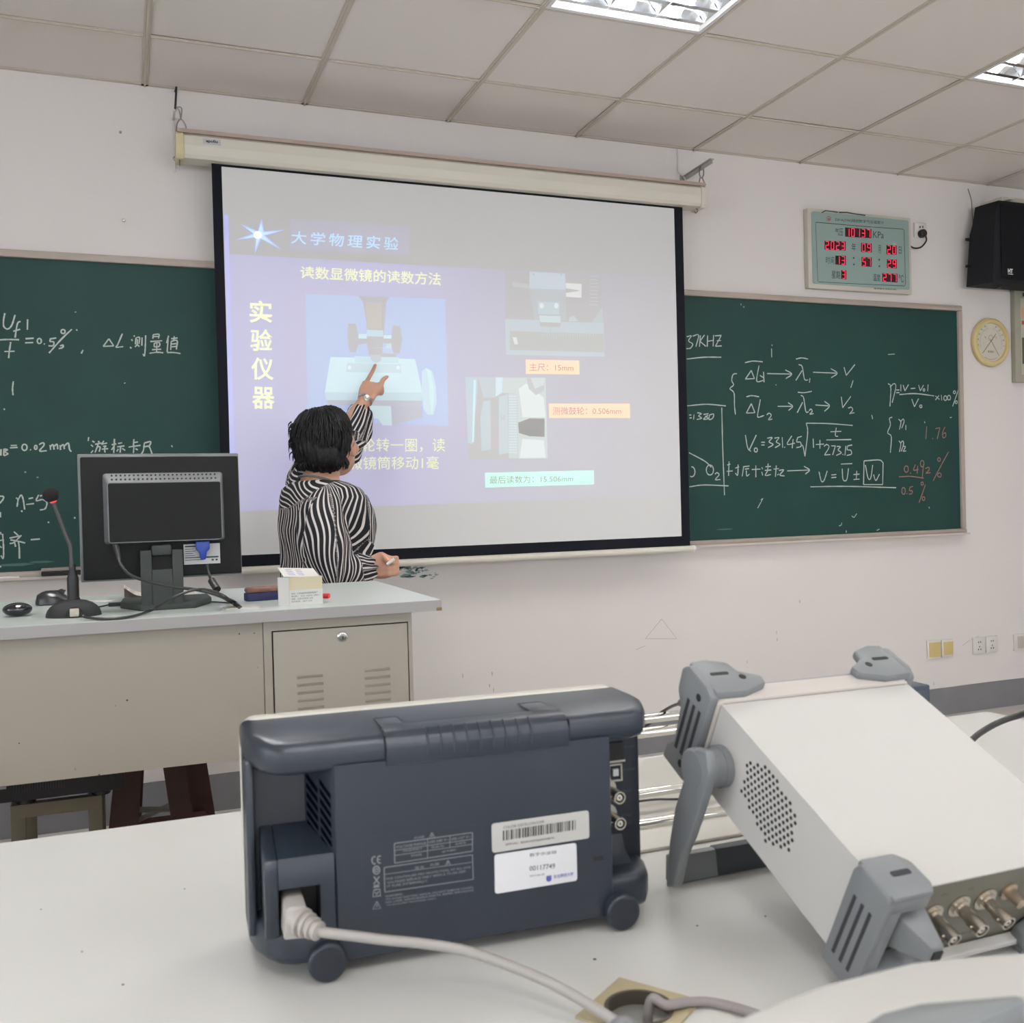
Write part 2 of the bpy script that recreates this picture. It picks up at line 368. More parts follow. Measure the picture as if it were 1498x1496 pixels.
chalk('chalk_writing', [[(192, 782), (206, 778)], [(200, 766), (198, 830)], [(190, 810), (216, 808)], [(228, 796), (244, 790)], [(240, 780), (238, 826), (228, 818)], [(262, 790), (290, 786)], [(264, 790), (258, 832)], [(270, 800), (288, 798)], [(276, 806), (278, 830), (290, 822)], [(300, 802), (338, 800)], [(318, 784), (318, 836)], [(344, 792), (348, 800)], [(344, 812), (348, 828)], [(360, 790), (384, 788)], [(372, 776), (370, 806)], [(358, 806), (386, 804)], [(370, 808), (360, 828), (384, 824)], [(396, 800), (420, 798)], [(408, 784), (404, 834)], [(420, 806), (440, 804), (424, 826), (444, 830)], [(412, 826), (420, 822)],
 [(456, 808), (552, 804)], [(530, 788), (554, 804), (536, 822)],
 [(596, 812), (606, 852), (618, 850), (632, 808)], [(650, 826), (672, 824)], [(650, 838), (672, 836)], [(692, 778), (742, 776)], [(698, 798), (702, 846), (718, 846), (726, 796)], [(748, 824), (774, 822)], [(762, 808), (760, 842)], [(748, 846), (774, 844)],
 [(794, 764), (792, 868)], [(794, 764), (860, 760), (878, 772)], [(878, 772), (876, 868)], [(876, 868), (792, 868)], [(800, 782), (812, 840), (824, 838), (832, 782)], [(836, 824), (846, 850), (862, 822)], [(558, 878), (720, 876), (935, 882)]], *RB)
chalk('chalk_writing', [[(16, 522), (100, 515), (186, 522)], [(168, 530), (172, 700), (180, 915)], [(26, 878), (90, 870), (198, 874)], [(24, 728), (70, 752), (100, 770), (122, 792)], circ(36, 812, 14, 22, -100, 120), circ(116, 804, 16, 22), [(138, 822), (148, 816), (156, 826), (140, 846), (162, 846)],
 [(24, 562), (34, 562)], [(26, 576), (36, 574)], [(46, 560), (44, 582)], [(60, 552), (78, 556), (66, 566), (80, 576), (58, 582)], [(88, 560), (110, 556)], [(96, 566), (108, 578), (88, 580), (108, 562)], [(114, 562), (132, 558), (128, 576), (112, 582), (114, 562)]], *RB)
chalk('chalk_writing', [[(900, 424), (912, 440), (908, 524)], [(908, 440), (926, 424), (934, 440), (918, 508)], [(936, 452), (950, 452)], [(936, 464), (950, 464)], [(956, 428), (956, 458)], [(966, 430), (974, 456)], [(974, 456), (990, 428)], [(1000, 446), (1020, 444)], [(1034, 430), (1042, 456)], [(1042, 456), (1056, 430)], circ(1058, 452, 4, 5), [(1076, 428), (1074, 458)], [(950, 472), (1020, 468), (1102, 478)], [(1004, 492), (1016, 526)], [(1016, 526), (1034, 490)], circ(1044, 524, 5, 6), [(1108, 478), (1126, 494)], [(1124, 476), (1108, 496)], [(1134, 474), (1136, 498)], circ(1152, 488, 7, 10), circ(1168, 486, 7, 10), [(1210, 448), (1196, 490), (1184, 524)], circ(1192, 462, 5, 6), circ(1200, 506, 5, 6),
 [(918, 572), (906, 578), (910, 606), (898, 640), (914, 658), (910, 728)], [(946, 580), (956, 594), (950, 626)], [(954, 592), (966, 580), (970, 592), (960, 620)], [(978, 606), (978, 628)], [(948, 676), (956, 690), (950, 724)], [(954, 688), (964, 676), (968, 690), (958, 722)], [(966, 700), (976, 702), (966, 722)], [(966, 722), (980, 720)], [(828, 562), (832, 580)]], *RB, wd=.0052)
chalk('red_chalk_writing', [[(1070, 612), (1066, 668)], [(1096, 664), (1098, 668)], [(1108, 622), (1128, 618)], [(1128, 618), (1116, 668)], [(1150, 614), (1140, 640), (1142, 662), (1154, 656), (1152, 640), (1142, 646)],
 circ(980, 800, 9, 14), [(998, 816), (1000, 820)], [(1020, 780), (1012, 804), (1034, 802)], [(1030, 786), (1028, 820)], circ(1050, 776, 8, 14), [(1056, 780), (1050, 838)], [(1064, 798), (1078, 792), (1080, 804), (1066, 818)], [(1066, 818), (1086, 816)], [(948, 834), (1000, 832), (1056, 840)],
 [(1166, 724), (1130, 790), (1098, 852)], circ(1124, 758, 6, 8), circ(1126, 826, 8, 9), circ(968, 896, 8, 15), [(982, 906), (984, 910)], [(996, 880), (1010, 876)], [(996, 880), (994, 894), (1006, 896), (1004, 908), (992, 910)], [(1064, 868), (1050, 910), (1036, 948)], circ(1050, 864, 5, 7), circ(1056, 930, 6, 8)], *RB, m=M_redchalk, wd=.0052)
chalk('chalk_writing', [[(252, 72), (254, 80)], [(264, 84), (266, 90)], [(900, 296), (930, 294)], [(740, 1006), (750, 1012), (762, 996)], [(684, 1050), (694, 1046), (696, 1036)], [(350, 928), (326, 972)], [(340, 936), (346, 930)], [(1060, 590), (1062, 598)], [(716, 1070), (716, 1080)], [(850, 1070), (862, 1064)], [(1080, 966), (1082, 974)], [(1172, 574), (1180, 572)], [(406, 428), (408, 432)]], *RB, wd=.004)
LB = (0, 440, 5.35)
chalk('chalk_writing', [[(38, 96), (28, 150), (30, 200), (60, 220), (92, 190), (118, 110)], [(160, 160), (136, 180), (118, 288)], [(104, 238), (158, 222)], [(216, 144), (214, 226)], [(-20, 306), (60, 302), (150, 304)], [(84, 322), (72, 400), (68, 448)], [(34, 396), (114, 394)], [(200, 296), (264, 292)], [(196, 328), (260, 326)], circ(308, 314, 16, 20), [(344, 334), (350, 340)], [(390, 298), (440, 290)], [(396, 296), (392, 316), (420, 322), (416, 350), (380, 352)], [(562, 222), (480, 300), (384, 408)], circ(494, 240, 16, 16), [(470, 352), (494, 346), (490, 364), (460, 374)], [(650, 384), (636, 412)], [(600, 222), (602, 234)], [(974, 640), (978, 646)]], *LB, wd=.0055)
chalk('chalk_writing', [[(104, 630), (98, 690), (102, 738)], [(32, 842), (36, 854)], [(852, 296), (808, 356)], [(808, 356), (890, 352)], [(890, 352), (852, 296)], [(958, 256), (922, 340), (910, 362), (964, 358)],
 [(1048, 270), (1054, 280)], [(1030, 300), (1036, 314)], [(1018, 360), (1028, 372)], [(1064, 290), (1060, 340)], [(1064, 290), (1092, 286), (1088, 336)], [(1076, 300), (1074, 340), (1056, 360)], [(1078, 344), (1090, 358)], [(1112, 286), (1110, 350)], [(1140, 270), (1136, 380), (1130, 430), (1118, 414)],
 [(1200, 264), (1196, 296)], [(1200, 264), (1244, 262), (1240, 294)], [(1198, 280), (1240, 278)], [(1176, 318), (1270, 312)], [(1208, 330), (1206, 360)], [(1208, 330), (1248, 328), (1244, 356), (1206, 360)], [(1228, 326), (1226, 400)], [(1190, 382), (1262, 378)], [(1170, 410), (1230, 402), (1278, 406)],
 [(1320, 272), (1304, 330)], [(1316, 300), (1308, 400)], [(1340, 296), (1390, 290)], [(1364, 276), (1360, 310)], [(1340, 316), (1336, 384)], [(1340, 316), (1386, 312), (1380, 380)], [(1340, 338), (1380, 334)], [(1338, 360), (1380, 356)], [(1308, 404), (1360, 404), (1412, 412)]], *LB, wd=.0050)
chalk('chalk_writing', [[(8, 1160), (6, 1210)], [(30, 1158), (30, 1210)], [(30, 1160), (58, 1164), (36, 1182), (62, 1196), (30, 1212)], [(84, 1132), (132, 1130)], [(78, 1150), (138, 1146)], circ(192, 1146, 20, 24), [(236, 1162), (242, 1168)], circ(280, 1146, 10, 16), [(306, 1124), (336, 1110), (344, 1130), (310, 1174), (366, 1172)], [(392, 1128), (396, 1166)], [(396, 1140), (414, 1124), (424, 1164)], [(424, 1138), (446, 1122), (452, 1160)], [(470, 1128), (474, 1166)], [(474, 1140), (496, 1124), (504, 1160)], [(504, 1136), (534, 1112), (544, 1160), (558, 1180)],
 [(694, 1066), (690, 1096)], [(722, 1096), (740, 1106)], [(712, 1126), (728, 1140)], [(728, 1170), (712, 1190)], [(770, 1096), (776, 1108)], [(744, 1122), (796, 1112)], [(768, 1124), (744, 1186)], [(760, 1144), (784, 1142), (776, 1180)], [(812, 1094), (796, 1126)], [(800, 1120), (838, 1112)], [(806, 1138), (830, 1136), (818, 1150), (822, 1186)], [(796, 1160), (846, 1156)],
 [(874, 1126), (910, 1118)], [(896, 1080), (890, 1190)], [(892, 1140), (872, 1166)], [(924, 1116), (956, 1110)], [(918, 1142), (974, 1134)], [(944, 1140), (940, 1188)], [(926, 1158), (914, 1178)], [(956, 1154), (980, 1170)], [(1048, 1082), (1044, 1140)], [(1048, 1108), (1080, 1104)], [(1006, 1144), (1100, 1130)], [(1048, 1144), (1044, 1190)], [(1060, 1156), (1078, 1166)],
 [(1130, 1112), (1180, 1102), (1166, 1140)], [(1130, 1112), (1122, 1170), (1104, 1200)], [(1128, 1142), (1166, 1140), (1190, 1196)], [(1342, 1130), (1350, 1144)], [(196, 1334), (200, 1346)], [(292, 1376), (296, 1386)], [(590, 84), (592, 90)]], *LB, wd=.0052)
LC = (0, 660, 7.877)
chalk('chalk_writing', [[(186, 534), (206, 560), (196, 640)], [(206, 560), (244, 504), (268, 560), (284, 670)], [(330, 546), (382, 534)], [(302, 612), (392, 602)], [(446, 500), (418, 568), (490, 556), (540, 590), (520, 660), (460, 676)], [(460, 514), (500, 506)], [(248, 680), (254, 700)], [(-10, 516), (40, 522), (30, 560), (-6, 600)], [(4, 700), (4, 760)],
 [(4, 930), (14, 960)], [(-10, 1030), (46, 1018)], [(30, 950), (40, 1100), (38, 1230), (10, 1200)], [(-8, 1090), (20, 1110)], [(160, 926), (210, 970)], [(110, 1000), (250, 970)], [(240, 972), (160, 1050), (112, 1062)], [(120, 1020), (210, 1036), (290, 1056)], [(168, 1050), (180, 1100)], [(212, 1040), (222, 1120), (224, 1236)], [(0, 1320), (12, 1336)], [(430, 292), (432, 306)], [(288, 232), (290, 246)], [(558, 810), (560, 826)], [(860, 756), (862, 776)], [(354, 1018), (460, 1010)]], *LC, wd=.0052)
bm = NB()
for (u, v, a, b) in ((1060, 774, .05, .004), (20, 826, .06, .006), (60, 822, .04, .005)):
    c = aty(u, v, BY - .0006); quad(bm, [c + Vector((a * math.cos(R(60 * k)) * random.uniform(.7, 1.2), 0, b * math.sin(R(60 * k)) * random.uniform(.7, 1.2))) for k in range(6)])
obj('chalk_smear', bm, M_smear, board, True, False, kind='stuff')
# things lying on the ledge
c = aty(94, 829, WY - .032)
er = thing('chalk_eraser', 'black blackboard eraser on the chalk ledge left of the monitor', 'eraser', (c.x, WY - .050, bz0 + .0062))
bm = NB(); box(bm, -.075, .085, -.016, .016, .001, .018, bev=.004); obj('felt', bm, mat('black felt', (.02, .02, .02), .95), er)
bm = NB(); box(bm, -.075, .085, -.017, .015, .018, .030, bev=.003); obj('back', bm, mat('dusty grey back', (.25, .22, .2), .7), er)
c = aty(10, 841, WY - .035)
bm = NB(); cyl(bm, (c.x - .03, WY - .030, bz0 + .006), (c.x + .04, WY - .038, bz0 + .006), .0055, .005, 12); tag(obj('chalk', bm, mat('white chalk', (.8, .78, .75), .9)), 'white chalk stick lying on the blackboard ledge at the far left', 'chalk')

# ================================================================ projection screen
SY = 3.914
M_cloth = mat('matt white screen cloth', (.70, .70, .695), .9, spec=.1)
M_black = mat('black screen border', (.006, .007, .012), .8, spec=.2)
M_cream = mat('cream enamel', (.66, .63, .54), .4); M_ycream = mat('yellowed plastic end cap', (.62, .55, .33), .5)
sl, sr = aty(309, 228, SY).x, aty(998, 293, SY).x; st, sb = aty(998, 293, SY).z, aty(1007, 800, SY).z
il, ir = aty(324, 244, SY).x, aty(986, 305, SY).x; it, ib = aty(986, 305, SY).z, aty(999, 784, SY).z
screen = thing('projection_screen', 'pull-down projection screen with black border showing a lavender lecture slide', 'projection screen', ((sl + sr) / 2, SY, sb))
bm = NB(); box(bm, il, ir, SY, SY + .0006, ib, it); obj('screen_cloth', bm, M_cloth, screen, True, False)
bm = NB()
for a in ((sl, il, sb, st), (ir, sr, sb, st), (il, ir, it, st), (il, ir, sb, ib)): box(bm, a[0], a[1], SY - .0003, SY + .0008, a[2], a[3])
obj('border', bm, M_black, screen, True, False)
bl, br = sl - .05, aty(1017, 801, SY).x; zb = sb - .008
bm = NB(); cyl(bm, (bl + .02, SY, zb), (br - .015, SY, zb), .0145, n=16); obj('weight_bar', bm, M_cream, screen, True)
bm = NB(); lathe(bm, (br - .016, SY, zb), (1, 0, 0), [(0, .0155), (.012, .0155), (.016, .012)], 16); lathe(bm, (bl + .021, SY, zb), (-1, 0, 0), [(0, .0155), (.012, .0155), (.016, .012)], 16); obj('bar_end_cap', bm, mat('white plastic', (.75, .75, .72), .4), screen, True)
# housing tube
hx0, hx1 = aty(262, 200, SY - .045).x, aty(1030, 280, SY - .045).x; hzt = aty(1000, 269, SY - .045).z; hz = hzt - .090
yf, yb_ = SY - .045, SY + .04
pr = [(yf + .012, hzt), (yf, hzt - .010), (yf - .003, hzt - .045), (yf, hz + .012), (yf + .010, hz), (yb_, hz), (yb_, hzt)]
bm = NB(); prism(bm, pr, hx0, hx1, 'x'); obj('housing', bm, M_cream, screen, True, angle=10)
bm = NB(); box(bm, hx0 - .006, hx1 + .004, yf - .003, yb_, hzt + .0002, hzt + .014); obj('top_rail', bm, mat('brown housing strip', (.42, .33, .28), .7), screen, True, False)  # separate brown strip along the top of the cream housing
for x, s in ((hx0, -1), (hx1, 1)):
    bm = NB(); prism(bm, [(p[0], p[1]) for p in [(yf + .008, hzt + .004), (yf - .006, hzt - .008), (yf - .009, hzt - .045), (yf - .006, hz + .010), (yf + .006, hz - .006), (yb_ + .003, hz - .006), (yb_ + .003, hzt + .004)]], x - (.012 if s < 0 else .016), x + (.016 if s < 0 else .010), 'x', bev=.003); obj('end_cap', bm, M_ycream if s < 0 else M_cream, screen, True)
    bm = NB(); x_ = x + (0 if s < 0 else -.03)
    tube(bm, spline([(x_, yf + .02, hz - .006), (x_, yf + .010, hz - .020), (x_, yf + .025, hz - .026), (x_, yf + .035, hz - .016)], 4), .0022, 6); obj('pull_hook', bm, mat('dull steel', (.3, .29, .27), .4, metal=.9), screen, True)
# name plate on the housing
c = aty(297, 201, yf - .0035); d = aty(323, 209, yf - .0035)
bm = NB(); box(bm, c.x, d.x, yf - .0045, yf - .002, hzt - .036, hzt - .016); obj('name_plate', bm, mat('silver plate', (.5, .5, .52), .4), screen, True, False)
bm = NB(); text_quad(bm, 'apollo', (c.x + .010, yf - .0052, hzt - .033), (d.x - .010, yf - .0052, hzt - .033), (d.x - .010, yf - .0052, hzt - .019), (c.x + .010, yf - .0052, hzt - .019), .03); obj('lettering', bm, mat('black print', (.01, .01, .012), .5), screen, True, False)
# hanging hardware
M_steel = mat('dull steel', (.3, .29, .27)); M_grey = mat('grey bracket paint', (.42, .41, .38), .5); M_wht = mat('white bracket paint', (.66, .64, .60), .5)
c = aty(256, 165, WY - .02)
br1 = thing('screen_bracket', 'white flat wall bracket with hook holding the left end of the screen', 'bracket', (c.x, WY, hz - .09))
zt_, zb2 = aty(252, 171, WY - .006).z, aty(256, 251, WY - .006).z; xa, xb = aty(252, 171, WY).x, aty(259, 251, WY).x
bm = NB(); box(bm, xa, xb - .004, WY - .006, WY - .0002, zb2, zt_, bev=.0015); box(bm, xa + .008, xb - .012, WY - .10, WY - .006, zt_ - .012, zt_ - .004, bev=.001); obj('wall_plate', bm, M_wht, br1, True)
bm = NB(); xm = (xa + xb) / 2; tube(bm, [(xm, WY - .095, zt_ - .01), (xm + .004, WY - .10, zt_ + .04), (xm + .008, WY - .08, zt_ + .085), (xm + .008, WY - .001, zt_ + .10)], .004, 8)
obj('rod', bm, mat('black iron', (.03, .028, .025), .6), br1, True)
bm = NB(); tube(bm, spline([(hx0 - .008, yf + .03, hzt + .004), (hx0 - .004, yf + .03, hzt + .04), (hx0 + .010, yf + .03, hzt + .058), (hx0 + .024, yf + .03, hzt + .04), (hx0 + .030, yf + .03, hzt + .008)], 5), .0026, 8)
tube(bm, spline([(hx0 + .010, yf + .03, hzt + .056), (hx0 + .006, yf + .03, hzt + .085), (hx0 - .002, yf + .03, hzt + .10), (hx0 + .014, yf + .03, hzt + .098), (hx0 + .010, yf + .03, hzt + .06)], 5), .0024, 8); obj('carabiner', bm, M_steel, br1, True)
bm = NB(); lathe(bm, (xm, WY - .006, zb2 + .05), (0, -1, 0), [(0, .009), (.005, .008), (.007, .004)], 10); obj('bolt', bm, M_steel, br1, True)
a_, b_ = aty(1000, 262, WY - .01), aty(1042, 235, WY - .22)
br2 = thing('screen_bracket', 'grey angled arm bracket with carabiner holding the right end of the screen', 'bracket', (a_.x, WY, a_.z))
dv = (b_ - a_); n_ = Vector((0, 0, 1)); u_, v_ = basis(dv)
bm = NB()
for (o1, o2, s1, s2) in ((0, 0, .002, .011), (.0, .009, .011, .002)):
    P = [u_ * (o1 + i * s1) + v_ * (o2 + j * s2) for i, j in ((-1, -1), (1, -1), (1, 1), (-1, 1))]
    A = [bm.verts.new(a_ + p) for p in P]; B = [bm.verts.new(b_ + p) for p in P]; bridge(bm, A, B); bm.faces.new(A[::-1]); bm.faces.new(B)
obj('arm', bm, M_grey, br2, True, False)
bm = NB(); box(bm, a_.x - .015, a_.x + .015, WY - .006, WY - .0002, a_.z - .05, a_.z + .02, bev=.001); obj('wall_plate', bm, M_grey, br2, True)
q = a_.lerp(b_, .62); bm = NB()
tube(bm, spline([q + Vector((-.01, 0, -.03)), q + Vector((-.006, 0, .0)), q + Vector((.01, 0, .004)), q + Vector((.012, 0, -.03)), q + Vector((0, 0, -.045)), q + Vector((-.01, 0, -.03))], 5), .003, 8)
tube(bm, [(q.x - .014, q.y, hzt + .014), (q.x - .006, q.y, q.z - .045), (q.x + .006, q.y, q.z - .045), (q.x + .022, q.y, hzt + .012)], .003, 8); obj('carabiner', bm, M_steel, br2, True)
bm = NB(); tube(bm, spline([aty(991, 218, WY - .004), aty(992, 235, WY - .004), aty(992, 250, WY - .006), aty(1000, 258, WY - .02), aty(1003, 264, WY - .04)], 6), .0035, 8); tag(obj('screen_cable', bm, M_wht), 'thin pale cable dropping from the ceiling behind the right bracket arm', 'cable')

# ---------------------------------------------------------------- the slide thrown on the cloth
def beam(name, e): return mat(name, (.70, .70, .695), .9, spec=.1, emit=tuple(e), estr=1)
def SP(u, v, k): return aty(u, v, SY - .0006 - .00035 * k)
slide_mats = {}
def patch(name, pts, e, k, o=(0, 0), s=1.0, label=None):
    bm = NB(); quad(bm, [SP(o[0] + x / s, o[1] + y / s, k) for x, y in pts])
    for f in bm.faces: f.normal_update()
    bmesh.ops.triangulate(bm, faces=bm.faces)
    m = e if isinstance(e, bpy.types.Material) else beam('beam %.2f %.2f %.2f' % tuple(e), e)
    return obj(name, bm, m, screen, True, False, label=label)
# lavender ground: light of the slide, stronger at the left, fading to the dark right side
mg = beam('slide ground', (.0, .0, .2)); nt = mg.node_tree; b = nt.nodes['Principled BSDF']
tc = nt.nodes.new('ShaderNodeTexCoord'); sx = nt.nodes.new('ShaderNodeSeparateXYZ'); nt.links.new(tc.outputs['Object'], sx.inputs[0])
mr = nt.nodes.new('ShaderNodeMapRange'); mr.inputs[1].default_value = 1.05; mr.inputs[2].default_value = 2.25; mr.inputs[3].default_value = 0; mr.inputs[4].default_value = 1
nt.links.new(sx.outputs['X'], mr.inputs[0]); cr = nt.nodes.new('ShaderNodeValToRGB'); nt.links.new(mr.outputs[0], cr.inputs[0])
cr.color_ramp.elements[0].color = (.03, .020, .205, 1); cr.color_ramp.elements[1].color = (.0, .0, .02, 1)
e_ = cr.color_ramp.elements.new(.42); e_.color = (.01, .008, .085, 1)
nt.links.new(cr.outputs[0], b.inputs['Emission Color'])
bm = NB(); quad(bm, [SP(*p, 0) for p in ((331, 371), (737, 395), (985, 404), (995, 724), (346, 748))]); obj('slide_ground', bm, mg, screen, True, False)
patch('slide_margin', [(328, 314), (334, 315), (345, 748), (338, 748)], (.03, .04, .42), 1)
patch('slide_header', [(425, 320), (600, 332), (598, 372), (424, 366)], (.008, .006, .075), 1)
# star burst
Z4 = dict(o=(320, 300), s=4.161)
star = [(100, 212), (210, 172), (128, 112), (236, 158), (262, 82), (276, 160), (402, 150), (282, 186), (380, 270), (258, 206), (220, 295), (226, 196)]
patch('slide_star', star, (.04, .14, .55), 2, **Z4)
patch('slide_star', [(150, 204), (216, 176), (160, 134), (240, 166), (260, 110), (268, 166), (360, 160), (270, 184), (330, 236), (252, 198), (226, 260), (232, 190)], (.14, .35, .7), 3, **Z4)
patch('slide_star', [(218 + 26 * math.cos(R(40 * k)) + 20, 182 + 24 * math.sin(R(40 * k))) for k in range(9)], (.5, .6, .6), 4, **Z4)
def stext(name, s, q, e, k, off=0.0, spacing=1.0, o=(0, 0), sc_=1.0, slant=0):
    bm = NB(); P = [SP(o[0] + x / sc_, o[1] + y / sc_, k) for x, y in q]; text_quad(bm, s, *P, off=off, spacing=spacing, slant=slant)
    m = e if isinstance(e, bpy.types.Material) else beam('beam %.2f %.2f %.2f' % tuple(e), e)
    return obj(name, bm, m, screen, True, False, kind='stuff')
z4 = dict(o=(320, 300), sc_=4.161)
stext('slide_lettering', '大学物理实验', [(438, 234), (1092, 276), (1096, 196), (440, 154)], (.10, .30, .55), 3, .012, 1.35, slant=.006, **z4)
stext('slide_lettering', '读数显微镜的读数方法', [(496, 446), (1352, 490), (1352, 412), (498, 370)], (.45, .48, .12), 3, .008, 1.0, **z4)
for ch, (x0, y0, x1, y1) in zip('实验仪器', ((188, 578, 324, 714), (192, 752, 328, 886), (198, 926, 334, 1062), (204, 1104, 340, 1238))):
    stext('slide_lettering', ch, [(x0, y1), (x1, y1 + 2), (x1, y0 + 6), (x0, y0)], (.45, .48, .16), 3, .014, 1, **z4)
stext('slide_lettering', '鼓轮转一圈，读', [(508, 661), (651, 661), (651, 641), (508, 641)], (.38, .42, .12), 3, .0)
stext('slide_lettering', '显微镜筒移动1毫', [(489, 687), (642, 686), (642, 667), (489, 668)], (.38, .42, .12), 3, .0)
# photograph 1 of the slide: reading microscope
P1 = dict(o=(320, 300), s=4.161)
patch('slide_photo', [(528, 540), (1378, 572), (1400, 1344), (540, 1310)], (.0, .085, .30), 2, **P1)
grey = (.0, .0, .03); wht = (.12, .29, .36); wh2 = (.05, .2, .27)
patch('slide_photo', [(850, 552), (1040, 560), (1020, 590), (1006, 770), (996, 900), (1080, 905), (1080, 950), (925, 945), (905, 860), (900, 720), (878, 590)], grey, 3, **P1)
patch('slide_photo', [(790, 720), (836, 722), (846, 780), (900, 790), (905, 838), (848, 850), (834, 896), (796, 892), (784, 800)], grey, 3, **P1)
patch('slide_photo', [(1060, 730), (1104, 736), (1116, 820), (1100, 904), (1062, 898), (1050, 850), (1000, 838), (1004, 786), (1052, 786)], grey, 3, **P1)
patch('slide_photo', [(892, 590), (990, 594), (992, 752), (908, 748)], (.05, .03, .0), 4, **P1)
patch('slide_photo', [(850, 782), (902, 784), (900, 812), (850, 812)], wht, 4, **P1); patch('slide_photo', [(1004, 790), (1052, 790), (1052, 812), (1004, 812)], wht, 4, **P1)
patch('slide_photo', [(902, 758), (1002, 762), (1002, 800), (900, 798)], wh2, 4, **P1)
patch('slide_photo', [(924, 868), (1050, 872), (1052, 840), (1020, 842), (1018, 868)], wh2, 4, **P1)
patch('slide_photo', [(680, 924), (1196, 936), (1240, 1140), (646, 1138)], wht, 4, **P1); patch('slide_photo', [(646, 1138), (1240, 1140), (1236, 1190), (654, 1186)], wh2, 4, **P1)
patch('slide_photo', [(654, 1186), (1236, 1190), (1228, 1228), (664, 1214)], (.02, .04, .12), 4, **P1)
patch('slide_photo', [(780, 960), (1108, 968), (1112, 1022), (776, 1016)], (.06, .2, .25), 5, **P1); patch('slide_photo', [(824, 918), (1096, 926), (1092, 962), (830, 958)], (.06, .22, .29), 5, **P1)
patch('slide_photo', [(920, 910), (986, 912), (990, 946), (958, 962), (926, 940)], (.03, .08, .12), 6, **P1)
for x in (796, 1092): patch('slide_photo', [(x + 10 * math.cos(R(45 * k)), 988 + 12 * math.sin(R(45 * k))) for k in range(8)], (.3, .4, .42), 6, **P1)
patch('slide_photo', [(1236, 1010), (1262, 990), (1300, 1010), (1322, 1100), (1326, 1200), (1306, 1276), (1270, 1274), (1246, 1240), (1236, 1150)], (.08, .22, .30), 5, **P1)
patch('slide_photo', [(1262, 994), (1290, 1010), (1308, 1110), (1310, 1200), (1296, 1272), (1284, 1180), (1280, 1080)], wht, 6, **P1)
patch('slide_photo', [(850, 1218), (1048, 1222), (1056, 1342), (998, 1340), (970, 1300), (930, 1296), (904, 1334)], (.1, .24, .28), 5, **P1)
patch('slide_photo', [(1050, 1222), (1240, 1228), (1240, 1290), (1056, 1340)], (.01, .02, .10), 4, **P1)
# photograph 2: main scale
P2 = dict(o=(660, 360), s=3.837)
patch('slide_photo', [(302, 136), (848, 168), (862, 620), (308, 610)], (.0, .0, .01), 2, **P2)
patch('slide_photo', [(302, 408), (496, 414), (500, 452), (606, 466), (620, 424), (856, 430), (862, 620), (308, 610)], (.04, .10, .14), 3, **P2)
patch('slide_photo', [(330, 476), (856, 492), (860, 596), (328, 582)], (.0, .02, .01), 4, **P2)
patch('slide_photo', [(440, 142), (640, 154), (642, 244), (438, 238)], (.06, .13, .18), 4, **P2); patch('slide_photo', [(438, 238), (642, 244), (646, 420), (612, 420), (608, 316), (486, 310), (490, 410), (468, 410)], (.01, .04, .06), 4, **P2)
patch('slide_photo', [(486, 310), (608, 316), (608, 386), (488, 382)], (.03, .12, .16), 4, **P2); patch('slide_photo', [(492, 388), (612, 392), (616, 430), (500, 426)], (.1, .18, .2), 4, **P2); patch('slide_photo', [(496, 450), (614, 454), (586, 486), (520, 484)], (.03, .09, .12), 5, **P2)
patch('slide_photo', [(340, 200), (436, 214), (436, 238), (344, 226)], (.05, .06, .06), 4, **P2); patch('slide_photo', [(642, 206), (732, 212), (732, 290), (644, 284), (644, 262), (728, 250), (644, 236)], (.22, .24, .24), 4, **P2)
for x in (462, 618): patch('slide_photo', [(x - 6, 154), (x + 6, 154), (x, 168)], grey, 5, **P2)
for x in (508, 590): patch('slide_photo', [(x + 13 * math.cos(R(45 * k)), 334 + 16 * math.sin(R(45 * k))) for k in range(8)], (.22, .26, .26), 6, **P2)
patch('slide_photo', [(344, 510), (368, 512), (376, 550), (356, 552)], (.2, .22, .22), 6, **P2)
patch('slide_photo', [(664, 396), (690, 390), (712, 420), (660, 424)], (.05, .1, .12), 4, **P2); patch('slide_photo', [(848, 340), (856, 430), (790, 428), (822, 380)], (.02, .06, .08), 4, **P2)
for i in range(9): patch('slide_photo', [(778, 166 + i * 20), (824, 168 + i * 20), (824, 172 + i * 20), (778, 170 + i * 20)], (.08, .1, .12), 4, **P2)
for i in range(24): patch('slide_scale_mark', [(512 + i * 13, 488), (514 + i * 13, 488), (514 + i * 13, 508 + (8 if i % 5 == 0 else 0)), (512 + i * 13, 508 + (8 if i % 5 == 0 else 0))], (.05, .12, .14), 5, **P2)
patch('slide_photo', [(554, 440), (557, 440), (558, 482), (555, 482)], grey, 6, **P2)
# photograph 3: micrometer drum
patch('slide_photo', [(78, 734), (530, 738), (542, 1192), (98, 1196)], (.0, .01, .02), 2, **P2)
patch('slide_photo', [(78, 734), (150, 735), (148, 800), (120, 1110), (94, 1104)], (.02, .12, .18), 3, **P2); patch('slide_photo', [(126, 750), (140, 750), (128, 1100), (118, 1100)], (.12, .3, .36), 4, **P2)
patch('slide_photo', [(150, 735), (290, 736), (288, 824), (244, 850), (182, 850)], (.03, .10, .14), 3, **P2); patch('slide_photo', [(250, 736), (290, 736), (288, 820), (250, 844)], (.12, .25, .3), 4, **P2)
patch('slide_photo', [(180, 870), (220, 864), (224, 1140), (170, 1150), (164, 960)], (.03, .12, .16), 3, **P2); patch('slide_photo', [(268, 846), (318, 830), (322, 1160), (268, 1170)], (.04, .12, .15), 3, **P2)
patch('slide_photo', [(322, 826), (368, 828), (374, 1190), (324, 1190)], (.05, .12, .14), 3, **P2)
